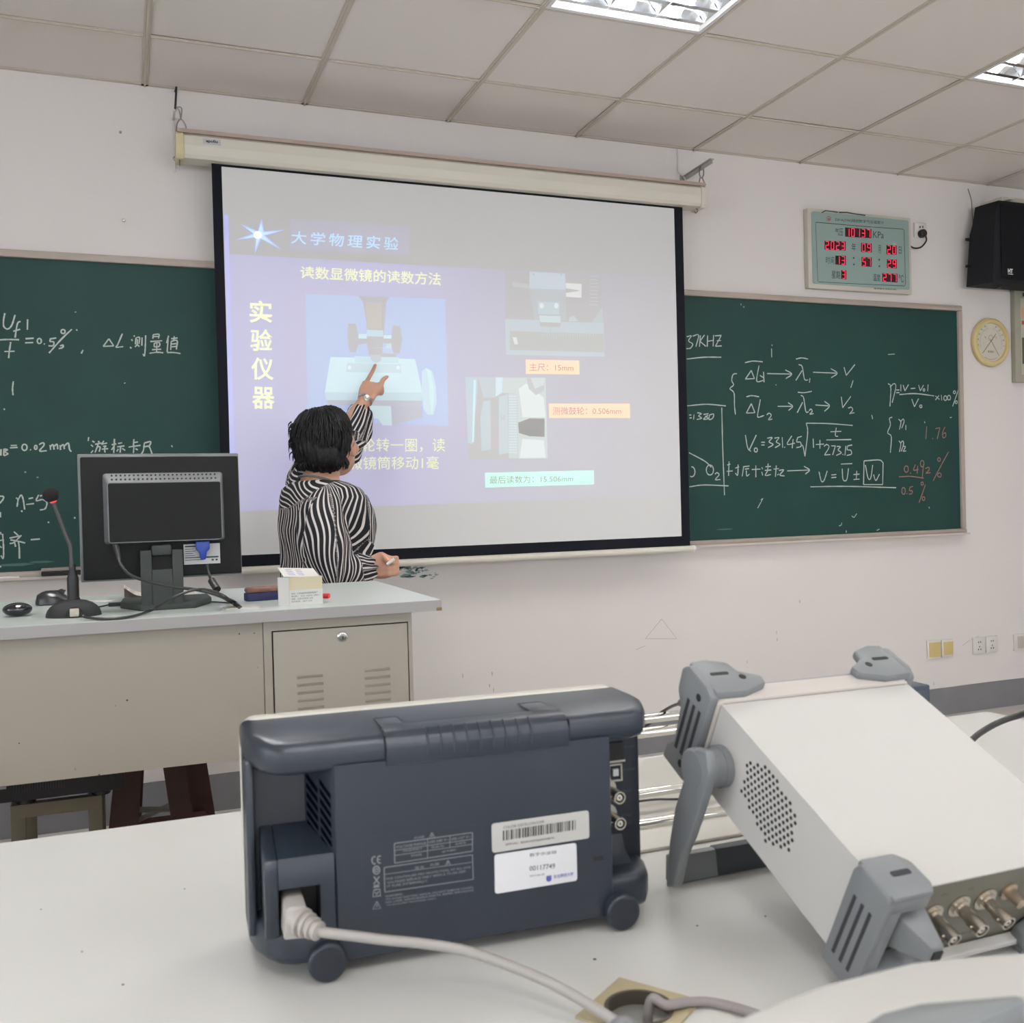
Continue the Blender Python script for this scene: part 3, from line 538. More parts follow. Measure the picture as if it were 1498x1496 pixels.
for i in range(22): patch('slide_scale_mark', [(322, 840 + i * 15), (370, 840 + i * 15), (370, 845 + i * 15), (322, 845 + i * 15)], (.12, .22, .26), 4, **P2)
patch('slide_photo', [(290, 737), (530, 738), (542, 1192), (376, 1192), (370, 828), (322, 824), (290, 824)], (.08, .14, .14), 3, **P2)
patch('slide_photo', [(380, 800), (420, 770), (520, 850), (530, 960), (400, 960)], (.2, .26, .26), 4, **P2); patch('slide_photo', [(400, 1080), (520, 1090), (530, 1186), (384, 1190)], (.2, .26, .27), 4, **P2)
patch('slide_photo', [(424, 740), (526, 740), (520, 810), (476, 836), (436, 800)], (.02, .04, .05), 5, **P2); patch('slide_photo', [(446, 740), (526, 740), (520, 780), (470, 800)], (.1, .15, .17), 6, **P2)
patch('slide_photo', [(376, 990), (440, 966), (524, 968), (524, 1070), (440, 1066), (380, 1048)], mat('slide shadow part', (.42, .42, .41), .9), 6, **P2)
stext('slide_lettering', '50', [(276, 976), (304, 976), (304, 948), (276, 948)], M_cloth, 5, **dict(o=(660, 360), sc_=3.837))
# caption boxes
org = (.62, .22, .02); aqu = (.10, .48, .36); z6 = dict(o=(660, 360), sc_=3.837)
M_cap = mat('unlit caption letters', (.52, .50, .50), .9, spec=.1)
patch('slide_caption', [(418, 636), (718, 642), (720, 720), (420, 716)], org, 3, **P2); stext('slide_lettering', '主尺：15mm', [(440, 700), (686, 702), (686, 662), (440, 656)], M_cap, 5, **z6)
patch('slide_caption', [(548, 884), (1002, 884), (1004, 964), (550, 964)], org, 3, **P2); stext('slide_lettering', '测微鼓轮：0.506mm', [(570, 946), (954, 944), (954, 904), (570, 902)], M_cap, 5, **z6)
patch('slide_caption', [(190, 1272), (800, 1258), (802, 1336), (192, 1354)], aqu, 3, **P2); stext('slide_lettering', '最后读数为：15.506mm', [(216, 1334), (684, 1322), (684, 1284), (216, 1290)], M_cap, 5, **z6)
# ================================================================ digital barometer panel
PY = WY - .035
q00, q11 = aty(1186, 421, PY), aty(1330, 318, PY)
px0, px1 = aty(1183, 308, PY).x + .006, aty(1330, 320, PY).x; pz1 = aty(1183, 306, PY).z - .003; pz0 = aty(1335, 427, PY).z
pan = thing('digital_barometer', 'pale green wall display with red digits for air pressure, date, time and temperature', 'display', ((px0 + px1) / 2, WY, pz0))
M_pg = mat('pale green face', (.26, .355, .325), .5, var=.05, vscale=12); M_off = mat('aged ivory plastic', (.55, .52, .44), .4, var=.05, vscale=15)
bm = NB(); box(bm, px0 - .012, px1 + .012, PY + .003, WY - .0005, pz0 - .012, pz1 + .010, bev=.003); obj('case', bm, M_off, pan, True)
bm = NB(); prism(bm, rrect(px0 + .010, px1 - .004, pz0 + .010, pz1 - .004, .012), PY, PY + .003, 'y'); obj('face_plate', bm, M_pg, pan, True, False)
PW, PH = px1 - px0, pz1 - pz0
O8 = (1160, 290, 7.133)
def PP(x, y, k=0): return aty(O8[0] + x / O8[2], O8[1] + y / O8[2], PY - .0006 - k * .0004)
M_pr = mat('dark printed ink', (.03, .045, .045), .6); M_dg = mat('display window', (.045, .008, .012), .25); M_led = mat('lit red digit', (.3, 0, .02), .5, emit=(1.0, .015, .06), estr=2.1)
bm = NB()
fr = [(236, 254), (250, 250), (700, 290), (1150, 322), (1160, 334), (1174, 900), (1162, 914), (700, 894), (272, 872), (260, 860), (236, 254)]
ribbon(bm, [PP(*p) for p in fr], .0032, Vector((0, -1, 0)))
for s, q in (('DP-A(YW)精密数字气压温度计', (444, 244, 948, 276, 238, 204)), ('气压', (440, 388, 524, 392, 312, 308)), ('KPa', (836, 412, 948, 418, 352, 342)), ('年', (612, 548, 656, 552, 470, 466)), ('月', (890, 572, 916, 576, 490, 486)), ('日', (1104, 580, 1132, 582, 504, 502)),
             ('时间', (344, 680, 430, 686, 610, 606)), ('星期', (404, 834, 492, 842, 760, 752)), ('温度', (836, 862, 912, 868, 790, 786)), ('℃', (1106, 872, 1156, 880, 802, 798)), ('南京南大万和仪器厂', (846, 950, 1100, 960, 944, 932))):
    x0, y0, x1, y1, y2, y3 = q
    text_quad(bm, s, PP(x0, y0), PP(x1, y1), PP(x1, y2), PP(x0, y3), .004)
for x, y in ((634, 622), (636, 690), (900, 640), (902, 708)):
    quad(bm, [PP(x + 9 * math.cos(R(45 * k)), y + 10 * math.sin(R(45 * k))) for k in range(8)])
ribbon(bm, [PP(*p) for p in ((300, 150), (340, 128), (400, 136), (470, 146))], .006, Vector((0, -1, 0))); ribbon(bm, [PP(*p) for p in ((480, 148), (560, 146), (640, 162), (756, 178))], .006, Vector((0, -1, 0)))
obj('printing', bm, M_pr, pan, True, False)
bm = NB(); pts = [PP(374 + 22 * math.cos(R(30 * k)), 212 + 24 * math.sin(R(30 * k))) for k in range(13)]; ribbon(bm, pts, .003, Vector((0, -1, 0)))
quad(bm, [PP(*p, 1) for p in ((362, 226), (370, 196), (378, 226))]); quad(bm, [PP(*p, 1) for p in ((374, 226), (382, 200), (390, 226))]); obj('maker_emblem', bm, mat('red emblem ink', (.35, .06, .06), .6), pan, True, False)
SEG = {'0': 'abcdef', '1': 'bc', '2': 'abged', '3': 'abgcd', '5': 'afgcd', '7': 'abc', '9': 'abcdfg', '8': 'abcdefg', ' ': ''}
def digits(s, x0, y0, x1, y1, y2, y3, n, pad=.0):
    """window quad lower-left, lower-right, upper-right, upper-left heights"""
    bmw = NB(); quad(bmw, [PP(x0, y0), PP(x1, y1), PP(x1, y2), PP(x0, y3)]); obj('digit_window', bmw, M_dg, pan, True, False)
    bl = NB()
    def Q(a, b): return PP(x0 + (x1 - x0) * a, (y0 + (y1 - y0) * a) * (1 - b) + (y3 + (y2 - y3) * a) * b, 2)
    for i, ch in enumerate(s):
        a0 = (i + .24) / n; a1 = (i + .76) / n; l, r_, t_, m_, b_ = a0, a1, .92, .5, .08
        sg = {'a': ((l, t_), (r_, t_)), 'b': ((r_, t_), (r_, m_)), 'c': ((r_, m_), (r_, b_)), 'd': ((l, b_), (r_, b_)), 'e': ((l, m_), (l, b_)), 'f': ((l, t_), (l, m_)), 'g': ((l, m_), (r_, m_))}
        for c_ in SEG[ch]: ribbon(bl, [Q(*p) for p in sg[c_]], .0026, Vector((0, -1, 0)))
    obj('digits', bl, M_led, pan, True, False)
digits('10137', 544, 400, 818, 416, 322, 304, 5); digits('2023', 330, 534, 550, 546, 450, 442, 4); digits('09', 710, 558, 822, 564, 472, 466, 2); digits('20', 976, 582, 1082, 588, 492, 486, 2)
digits('13', 442, 690, 552, 696, 600, 598, 2); digits('57', 716, 708, 822, 714, 618, 612, 2); digits('29', 980, 726, 1084, 732, 640, 636, 2); digits('3', 504, 840, 556, 846, 752, 748, 1); digits('277', 932, 868, 1090, 878, 788, 780, 3)
# socket with the display's plug
def wallbox(name, label, cat, u0, v0, u1, v1, t=.010, m=None, group=None, bev=.002):
    a, b = aty(u0, v0, WY - t), aty(u1, v1, WY - t)
    th = thing(name, label, cat, ((a.x + b.x) / 2, WY, min(a.z, b.z)), group=group)
    bm = NB(); box(bm, a.x, b.x, WY - t, WY - .0003, min(a.z, b.z), max(a.z, b.z), bev=bev); obj('plate', bm, m or M_wht2, th, True)
    return th, a, b
M_wht2 = mat('white socket plastic', (.70, .68, .63), .35); M_hole = mat('dark socket slot', (.02, .02, .02), .8); M_bk = mat('black rubber', (.012, .012, .014), .45)
th, a, b = wallbox('wall_socket', 'white wall socket with a black plug, right of the digital display', 'socket', 1338, 325, 1356, 348)
bm = NB()
for x in (1346, 1350): c = aty(x, 332, WY - .0105); box(bm, c.x - .003, c.x + .003, WY - .011, WY - .0095, c.z - .005, c.z + .005)
obj('slot', bm, M_hole, th, True, False)
c = aty(1351, 341, WY - .03)
pl = thing('power_plug', 'black plug pushed into the socket beside the digital display', 'plug', (c.x, WY - .01, c.z))
bm = NB(); lathe(bm, (c.x, WY - .0105, c.z), (0, -1, 0), [(0, .020), (.012, .022), (.024, .020), (.030, .014)], 20); obj('plug_body', bm, M_bk, pl, True)
P = [aty(1354, 344, WY - .03), aty(1355, 352, WY - .03), aty(1348, 361, WY - .025), aty(1339, 363, WY - .02), aty(1332, 360, WY - .02), aty(1329, 354, WY - .02)]
bm = NB(); tube(bm, spline(P, 6), .0042, 8); obj('cord', bm, M_bk, pl, True)
# ================================================================ loudspeaker
def SQ(u, v, y): p = aty(u, v, y); return (p.x, p.z)
s0 = aty(1424, 410, WY - .12)
spk = thing('loudspeaker', 'black box loudspeaker with white badge hung on the wall at the right edge', 'loudspeaker', (s0.x + .15, WY - .12, s0.z))
M_spk = mat('black textured cabinet', (.010, .011, .014), .7, bump=.5, bscale=500, spec=.25); M_grl = mat('black grille cloth', (.008, .009, .011), .9, bump=.9, bscale=900, spec=.2)
zt_, zb3 = aty(1455, 293, WY - .24).z, aty(1452, 412, WY - .24).z; xs0 = aty(1419, 412, WY - .10).x; xs1 = aty(1452, 412, WY - .24).x; xe = xs1 + .30
YR, YF = WY - .075, WY - .185
rear = [aty(*q, YR) for q in ((1419, 412), (1424, 342), (1428, 328), (1432, 297))]; frn = [aty(*q, YF) for q in ((1452.5, 412.5), (1455.5, 372), (1456.5, 352), (1461, 293))]
zb3 = frn[0].z; zt_ = frn[-1].z; xs0 = rear[0].x; xs1 = frn[-1].x; xe = xs1 + .30
for r_i, f_i in zip(rear, frn):
    pass
bm = NB(); cols_ = []
for i, (r_i, f_i) in enumerate(zip(rear, frn)):
    z = f_i.z if i in (0, 3) else r_i.z; x_r, x_f = r_i.x, f_i.x
    xm = 2 * (xe + xs1) / 2
    row_ = [(x_r, WY - .05), (x_r, YR), (x_f, YF), (xm - x_f, YF), (xm - x_r, YR), (xm - x_r, WY - .05)]
    cols_.append([bm.verts.new((a, b, z)) for a, b in row_])
for A_, B_ in zip(cols_, cols_[1:]): bridge(bm, A_, B_)
bm.faces.new(cols_[0][::-1]); bm.faces.new(cols_[-1])
bmesh.ops.bevel(bm, geom=[e for e in bm.edges if e.calc_length() > .01 and abs(e.verts[0].co.y - e.verts[1].co.y) < 1 and e.calc_face_angle(0) > .5], offset=.004, segments=2, profile=.5, affect='EDGES')
obj('cabinet', bm, M_spk, spk, True)
bm = NB(); box(bm, xs1 + .006, xe - .006, WY - .190, WY - .184, zb3 + .02, zt_ - .015, bev=.003); obj('grille', bm, M_grl, spk, True)
c = aty(1478, 397, WY - .191)
bm = NB(); text_quad(bm, 'HT', (c.x - .017, WY - .1915, c.z - .008), (c.x + .017, WY - .1915, c.z - .008), (c.x + .017, WY - .1915, c.z + .014), (c.x - .017, WY - .1915, c.z + .014), .05); box(bm, c.x - .017, c.x + .017, WY - .1920, WY - .1910, c.z - .015, c.z - .012); obj('badge', bm, mat('white badge', (.75, .75, .75), .4), spk, True, False)
bm = NB(); box(bm, xe - .08, xe + .02, WY - .05, WY - .0005, zt_ - .10, zt_ - .02); box(bm, xs1 + .06, xs1 + .09, WY - .2, WY - .0005, zt_ + .008, zt_ + .014); box(bm, xs1 + .07, xs1 + .24, WY - .14, WY - .0005, zt_ + .010, zt_ + .04, bev=.003); obj('wall_bracket', bm, M_off, spk, True)
for z in (.25, .58): bm = NB(); cyl(bm, (xs0 - .012, WY - .066, zb3 + (zt_ - zb3) * z), (xs0 + .03, WY - .066, zb3 + (zt_ - zb3) * z), .008, n=12); obj('terminal', bm, M_bk, spk, True)
bm = NB(); cyl(bm, (xs0 + .15, WY - .12, zb3 - .012), (xs0 + .15, WY - .12, zb3 + .004), .010, n=12); obj('foot', bm, M_bk, spk, True)
bm = NB(); tube(bm, spline([aty(1416, 276, WY - .003), aty(1421, 292, WY - .003), aty(1422, 310, WY - .004), aty(1423, 322, WY - .02), aty(1424, 332, WY - .03)], 5), .002, 6); tag(obj('speaker_wire', bm, mat('brown twin wire', (.25, .16, .13), .5)), 'thin brown wire running from the ceiling to the loudspeaker', 'wire')
# ================================================================ round thermo-hygrometer
c = aty(1450.5, 500.5, WY - .02); r_ = (aty(1450.5, 465, WY - .02).z - aty(1450.5, 536.5, WY - .02).z) / 2
hy = thing('thermometer_dial', 'round cream thermometer and humidity dial on the wall right of the blackboard', 'thermometer', (c.x, WY, c.z - r_))
M_yel = mat('cream plastic ring', (.62, .50, .24), .35); M_dial = mat('ivory dial', (.62, .59, .50), .5)
bm = NB(); lathe(bm, (c.x, WY - .0005, c.z), (0, -1, 0), [(0, r_ * .97), (.012, r_), (.022, r_ * .98), (.028, r_ * .90), (.026, r_ * .80), (.014, r_ * .775)], 48, caps=False); obj('ring', bm, M_yel, hy, True)
bm = NB(); cyl(bm, (c.x, WY - .002, c.z), (c.x, WY - .015, c.z), r_ * .80, n=48); obj('dial', bm, M_dial, hy, True)
bm = NB()
def DP(a, r, k=0): return Vector((c.x + r_ * r * math.cos(R(a)), WY - .0156 - k * .0006, c.z + r_ * r * math.sin(R(a))))
for lo, hi in ((-20, 75), (105, 200)):
    n = 21
    for i in range(n):
        a = lo + (hi - lo) * i / (n - 1); ribbon(bm, [DP(a, .56), DP(a, .60 if i % 5 else .64)], .0012, Vector((0, -1, 0)))
    for i in range(5):
        a = lo + (hi - lo) * (i + .5) / 5; p = DP(a, .70); text_quad(bm, str(((i - 1) * 10) if lo < 0 else 20 * i + 20) if True else '', p + Vector((-.006, 0, -.004)), p + Vector((.006, 0, -.004)), p + Vector((.006, 0, .005)), p + Vector((-.006, 0, .005)))
text_quad(bm, '℃', DP(35, .35) + Vector((-.006, 0, -.005)), DP(35, .35) + Vector((.006, 0, -.005)), DP(35, .35) + Vector((.006, 0, .005)), DP(35, .35) + Vector((-.006, 0, .005)))
text_quad(bm, '%', DP(145, .35) + Vector((-.006, 0, -.005)), DP(145, .35) + Vector((.006, 0, -.005)), DP(145, .35) + Vector((.006, 0, .005)), DP(145, .35) + Vector((-.006, 0, .005)))
text_quad(bm, '温湿度计', *[Vector((c.x + x * r_, WY - .0156, c.z + z * r_)) for x, z in ((-.18, -.42), (.18, -.42), (.18, -.33), (-.18, -.33))])
ribbon(bm, [DP(a, .70) for a in range(240, 301, 6)], .0016, Vector((0, -1, 0)))
p = [DP(a, .12) + Vector((0, 0, r_ * .18)) for a in range(0, 361, 40)]; ribbon(bm, p, .0016, Vector((0, -1, 0)))
obj('dial_printing', bm, M_pr, hy, True, False)
bm = NB(); ribbon(bm, [DP(52, .45, 2), DP(225, .66, 2)], .0030, Vector((0, -1, 0))); ribbon(bm, [DP(110, .15, 3), DP(308, .70, 3)], .0030, Vector((0, -1, 0))); obj('pointer', bm, mat('dark pointer', (.08, .07, .06), .4), hy, True, False)
# ================================================================ notice board at the right edge
th, a, b = wallbox('notice_board', 'grey framed notice board cut by the right edge, below the loudspeaker', 'notice board', 1484, 422, 1545, 560, .03, mat('grey green frame', (.34, .33, .26), .5), bev=.003)
bm = NB(); box(bm, a.x + .04, b.x - .04, WY - .032, WY - .0301, b.z + .04, a.z - .05); obj('sheet', bm, mat('beige sheet', (.5, .46, .36), .7), th, True, False)
bm = NB()
for (z, h, cl) in ((.70, .06, 0), (.60, .05, 1)): pass
box(bm, a.x + .055, a.x + .12, WY - .0335, WY - .0321, a.z - .04, a.z - .02); obj('clip', bm, M_bk, th, True, False)
bm = NB(); box(bm, a.x + .045, b.x - .06, WY - .0335, WY - .0321, a.z - .16, a.z - .10); obj('photo_strip', bm, mat('orange print', (.6, .35, .2), .6), th, True, False)
bm = NB(); box(bm, a.x + .045, b.x - .06, WY - .0335, WY - .0321, a.z - .19, a.z - .17); obj('red_strip', bm, mat('red print', (.5, .06, .04), .6), th, True, False)
bm = NB(); box(bm, a.x + .045, b.x - .06, WY - .0335, WY - .0321, a.z - .40, a.z - .26); obj('photo', bm, mat('dark print', (.08, .09, .06), .6), th, True, False)
# ================================================================ sockets low on the wall
def slots(th, a, b, kind):
    cx, cz = (a.x + b.x) / 2, (a.z + b.z) / 2; bm = NB(); t = .0105
    if kind == 'five':
        for dx, dz, w_, h_ in ((-.007, .018, .002, .004), (.007, .018, .002, .004), (0, -.006, .002, .004), (-.008, -.020, .0022, .004), (.008, -.020, .0022, .004)): box(bm, cx + dx - w_, cx + dx + w_, WY - t - .0006, WY - .009, cz + dz - h_, cz + dz + h_)
    else:
        for dx in (-.014, .008):
            for dz in (-.008, .006): box(bm, cx + dx, cx + dx + .010, WY - t - .0006, WY - .009, cz + dz - .004, cz + dz + .004)
    obj('slot', bm, M_hole if kind == 'five' else mat('brown jack hole', (.25, .18, .06), .6), th, True, False)
M_ysock = mat('yellowed insert', (.60, .47, .20), .4)
specs = [(1357, 937, 1377, 963, 'yellowed double jack wall plate, leftmost of the low row', 'jack'), (1378, 936, 1395, 960, 'yellowed jack wall plate touching the leftmost one on its right', 'jack'),
         (1424, 933, 1442, 955, 'white five-hole wall socket, left one of the low middle pair', 'five'), (1443, 931, 1460, 953, 'white five-hole wall socket, right one of the low middle pair', 'five'), (1484, 928, 1504, 950, 'white wall plate low on the wall, cut by the right edge', 'jack')]
for u0, v0, u1, v1, lb, kd in specs:
    th, a, b = wallbox('wall_socket', lb, 'socket', u0, v0, u1, v1, group='low row of wall sockets')
    if kd == 'jack' and u0 < 1400:
        bm = NB(); box(bm, a.x + .010, b.x - .003, WY - .0125, WY - .0095, b.z + .012, a.z - .012, bev=.001); obj('insert', bm, M_ysock, th, True)
    elif kd == 'jack':
        bm = NB(); box(bm, a.x + .022, b.x - .003, WY - .0125, WY - .0095, b.z + .012, a.z - .012, bev=.001); obj('insert', bm, mat('grey insert', (.5, .47, .38), .4), th, True)
    if u0 < 1480: slots(th, a, b, kd)
# nails and stains on the wall
for (u, v, lb) in ((176, 193, 'small nail high on the wall above the left blackboard'), (181, 322, 'small nail just above the left blackboard frame')):
    c = aty(u, v, WY - .01); bm = NB(); lathe(bm, (c.x, WY - .0002, c.z), (0, -1, 0), [(0, .003), (.008, .003), (.009, .0055), (.011, .004)], 10); tag(obj('nail', bm, M_steel), lb, 'nail')
bm = NB()
def splat(bm, u, v, w_, h_, n=7, y=WY - .0006):
    c = aty(u, v, y); quad(bm, [c + Vector((w_ * math.cos(2 * PI * k / n) * random.uniform(.5, 1.2), 0, h_ * math.sin(2 * PI * k / n) * random.uniform(.5, 1.2))) for k in range(n)])
WF = bpy.data.objects['wall_front']
for i in range(44): splat(bm, 584 + 40 * random.random(), 832 + 16 * random.random() - 4, random.uniform(.004, .022), random.uniform(.002, .006))
for i in range(7): splat(bm, 626 + 12 * random.random(), 838 + 8 * random.random(), random.uniform(.003, .012), .003)
obj('paint_stain', bm, mat('green paint stain', (.24, .38, .37), .85), WF, False, False, kind='stuff')
bm = NB()
for st in (((968, 905), (944, 934), (990, 934), (968, 905)), ((945, 944), (930, 950)), ((1432, 930), (1416, 938), (1408, 944))):
    P = [aty(*p, WY - .0006) for p in st]
    for i in range(len(P) - 1): ribbon(bm, [P[i], P[i + 1]], .0022, Vector((0, -1, 0)))
for (u, v) in ((677, 988), (720, 985), (1136, 925), (1137, 935), (1093, 968), (1170, 880), (1366, 1000), (1452, 1012), (716, 1003), (722, 1010)): splat(bm, u, v, .003, .012)
obj('pencil_marks', bm, mat('pencil mark', (.45, .41, .38), .9), WF, False, False, kind='stuff')
# ================================================================ teacher's desk
DZ = .95
M_lam = mat('pale grey green laminate', (.52, .56, .535), .35, var=.04, vscale=6); M_edge = mat('grey edge band', (.36, .35, .34), .5)
M_sheet = mat('khaki grey enamelled steel', (.37, .34, .28), .42, var=.03, vscale=3)
A = atz(645, 877, DZ); B = atz(551, 849, DZ); dx1 = A.x; dy0 = A.y; dy1 = B.y; dx0 = -1.0
cy = dy0 + .035
desk = thing('teacher_desk', 'long pale laminate teacher desk with a khaki steel cabinet, in front of the screen', 'desk', ((dx0 + dx1) / 2, (dy0 + dy1) / 2, 0))
bm = NB(); box(bm, dx0, dx1, dy0, dy1, DZ - .0015, DZ, 0); box(bm, dx0 + .001, dx1 - .001, dy0 + .001, dy1 - .001, DZ - .0245, DZ - .0015); obj('tabletop', bm, M_lam, desk, True, False)
bm = NB()
for a in ((dx0, dx1, dy0 - .0008, dy0 + .0008), (dx0, dx1, dy1 - .0008, dy1 + .0008), (dx1 - .0008, dx1 + .0008, dy0, dy1), (dx0 - .0008, dx0 + .0008, dy0, dy1)): box(bm, *a, DZ - .0255, DZ - .001)
obj('edge_band', bm, M_edge, desk, True, False)
bm = NB(); box(bm, dx1 - .012, dx1 + .0014, dy0 - .0014, dy0 + .01, DZ - .0258, DZ - .018); obj('chipped_corner', bm, mat('bare chipboard', (.28, .17, .09), .9), desk, True, False)
cl, cr_ = aty(385, 912, cy).x, aty(602, 900, cy).x; ct = DZ - .0255; cb = .06
dl, dr = aty(397, 921, cy).x, aty(597, 908, cy).x; dt = (aty(397, 923, cy).z + aty(597, 909, cy).z) / 2
bm = NB(); t_ = .004
for a in ((cl, dl, cy, cy + .03, cb, ct), (dr, cr_, cy, cy + .03, cb, ct), (dl, dr, cy, cy + .03, dt, ct), (dl, dr, cy, cy + .03, cb, cb + .03), (cl, cl + t_, cy + .03, dy1 - .04, cb, ct), (cr_ - t_, cr_, cy + .03, dy1 - .04, cb, ct), (cl, cr_, dy1 - .044, dy1 - .04, cb, ct), (cl, cr_, cy + .03, dy1 - .04, cb, cb + t_)): box(bm, *a)
obj('cabinet_body', bm, M_sheet, desk, True, False)
bm = NB(); box(bm, cl + .01, cr_ - .01, cy + .03, dy1 - .06, 0, cb); obj('plinth', bm, mat('dark plinth', (.05, .05, .05), .6), desk, True, False)
door = None; bm = NB(); box(bm, dl + .0035, dr - .002, cy + .001, cy + .018, cb + .033, dt - .003, bev=.0015); door = obj('door', bm, M_sheet, desk, True)
k0 = aty(501, 931, cy)
bm = NB(); lathe(bm, (k0.x, cy + .002, k0.z), (0, -1, 0), [(0, .0125), (.004, .0125), (.006, .010), (.0062, .0075)], 24); lk = obj('lock', bm, mat('chrome lock', (.6, .6, .6), .2, metal=1), door, True)
bm = NB(); box(bm, k0.x - .001, k0.x + .001, cy - .0046, cy - .003, k0.z - .006, k0.z + .001); obj('keyhole', bm, M_hole, door, True, False)
vm = None
for u0, u1, v in ((434, 472, 989), (853, 853, 0)):
    if v == 0: break
for (ua, ub, vv) in ((434, 473, 989), (533, 571, 979)):
    a, b = aty(ua, vv, cy), aty(ub, vv, cy)
    for i in range(9):
        z = a.z - i * .0182; bm = NB()
        P = [(a.x, cy + .0008, z), (b.x, cy + .0008, z), (b.x - .004, cy - .0035, z - .0015), (a.x + .004, cy - .0035, z - .0015)]
        Q = [(a.x, cy + .0008, z - .007), (b.x, cy + .0008, z - .007)]
        quad(bm, P); quad(bm, [P[3], P[2], Q[1], Q[0]]); quad(bm, [P[0], P[3], Q[0]]); quad(bm, [P[2], P[1], Q[1]]); bmesh.ops.remove_doubles(bm, verts=bm.verts, dist=1e-6)
        obj('louvre', bm, M_sheet, door, True, False)
pb = (aty(355, 1110, cy + .004).z + aty(0, 1150, cy + .004).z) / 2
bm = NB(); box(bm, dx0 + .03, cl - .0015, cy + .004, cy + .012, pb, ct); box(bm, dx0 + .03, cl - .0015, cy + .012, cy + .03, pb, pb + .004); mp = obj('modesty_panel', bm, M_sheet, desk, True, False)
bm = NB()
for (u, v, s) in ((186, 1024, .0022), (169, 1032, .001), (28, 1087, .0015), (145, 1133, .0018), (350, 927, .0018), (372, 926, .0014), (377, 976, .001), (110, 1125, .001)):
    c = aty(u, v, cy + .0035); cyl(bm, (c.x, cy + .0042, c.z), (c.x, cy + .003, c.z), s, n=8)
obj('rust_spot', bm, mat('rust and chips', (.08, .06, .05), .8), desk, True, kind='stuff')
bm = NB(); box(bm, dx0 + .03, dx0 + .034, cy + .03, dy1 - .04, 0, ct); obj('side_panel', bm, M_sheet, desk, True, False)
def ondesk(u, v): return atz(u, v, DZ)
# cable outlet plate and floor-box
c = onsk = onsk = atz(357, 888, DZ)
bm = NB(); prism(bm, rrect(c.x - .045, c.x + .035, c.y - .03, c.y + .03, .004), DZ, DZ + .0018, 'z'); box(bm, c.x - .02, c.x + .004, c.y - .012, c.y + .004, DZ + .0016, DZ + .0022); obj('cable_outlet_plate', bm, M_off, desk, True, False)
# ================================================================ monitor (seen from behind)
MY = 2.50
ml, mr_ = aty(112, 664, MY).x, aty(350, 662, MY).x; mt, mb = aty(230, 663, MY).z, aty(232, 846, MY).z
mc = (ml + mr_) / 2
T = Matrix.Translation(Vector((mc, MY, (mt + mb) / 2))) @ Matrix.Rotation(R(1.5), 4, 'Z') @ Matrix.Rotation(R(-2), 4, 'X')
W2, H2 = (mr_ - ml) / 2 - .001, (mt - mb) / 2
M_mb = mat('charcoal monitor plastic', (.0105, .0115, .011), .55, bump=.25, bscale=700, spec=.2); M_ms = mat('silver grey plastic', (.17, .175, .18), .3); M_mst = mat('dark grey stand plastic', (.045, .052, .048), .55, bump=.2, bscale=500, spec=.3)
mon = thing('monitor', 'black flat monitor seen from behind on the teacher desk', 'monitor', (mc, MY, DZ))
def mpart(name, bm, m, par=None, angle=35, smooth=True):
    for v in bm.verts: v.co = T @ v.co
    return obj(name, bm, m, par or mon, True, smooth, angle)
bm = NB(); box(bm, -W2, W2, .002, .022, -H2, H2, bev=.003); mpart('front_bezel', bm, M_ms)
bm = NB(); box(bm, -W2 + .012, W2 - .012, .0215, .0235, -H2 + .015, H2 - .015); mpart('screen_glass', bm, mat('dark panel', (.01, .01, .012), .15), smooth=False)
bm = NB(); prism(bm, rrect(-W2 + .006, W2 - .003, -H2 + .004, H2 - .008, .004), -.012, .003, 'y', bev=.003, which='rims'); sh = mpart('back_shell', bm, M_mb)
hx_, hx2, hz_, hz2 = -W2 + .052, W2 - .040, -H2 + .085, H2 - .046
bm = NB(); prism(bm, rrect(hx_, hx2, hz_, hz2, .008), -.050, -.011, 'y', bev=.0)
for v in bm.verts:
    if v.co.y < -.03: v.co.x += .009 * (1 if v.co.x < 0 else -1); v.co.z += (-.024 if v.co.z > 0 else .002)
hs = mpart('rear_housing', bm, M_ms, angle=50)
bm = NB(); prism(bm, rrect(hx_ + .011, hx2 - .011, hz_ + .004, hz2 - .026, .004), -.0515, -.0495, 'y'); mpart('rear_cover', bm, M_mb)
bm = NB()
for i in range(25):
    for j in range(2):
        x = hx_ + .020 + i * (hx2 - hx_ - .04) / 24; f_ = .30 + .42 * j
        y = -.011 - .039 * f_; z = hz2 - .024 * f_
        cyl(bm, (x, y - .002, z + .0012), (x, y + .003, z - .002), .0021, n=8)
mpart('vent_hole', bm, M_hole).__setitem__('kind', 'stuff')

bm = NB(); box(bm, .045, .128, -.0135, -.0118, -H2 + .030, -H2 + .078); lb = mpart('rating_label', bm, mat('silver label', (.55, .55, .55), .4), smooth=False)
bm = NB()
for i, (a, b, h) in enumerate(((.048, .078, .005), (.048, .068, .002), (.048, .072, .002), (.048, .066, .002), (.048, .070, .002), (.048, .086, .003), (.048, .090, .002))):
    z = -H2 + .071 - i * .0052; box(bm, a, b, -.0140, -.0134, z, z + h * .7)
box(bm, .092, .124, -.0140, -.0134, -H2 + .044, -H2 + .0475); box(bm, .108, .113, -.0140, -.0134, -H2 + .037, -H2 + .041); box(bm, .117, .122, -.0140, -.0134, -H2 + .037, -H2 + .041)
o = mpart('label_print', bm, M_pr, smooth=False); o['kind'] = 'stuff'
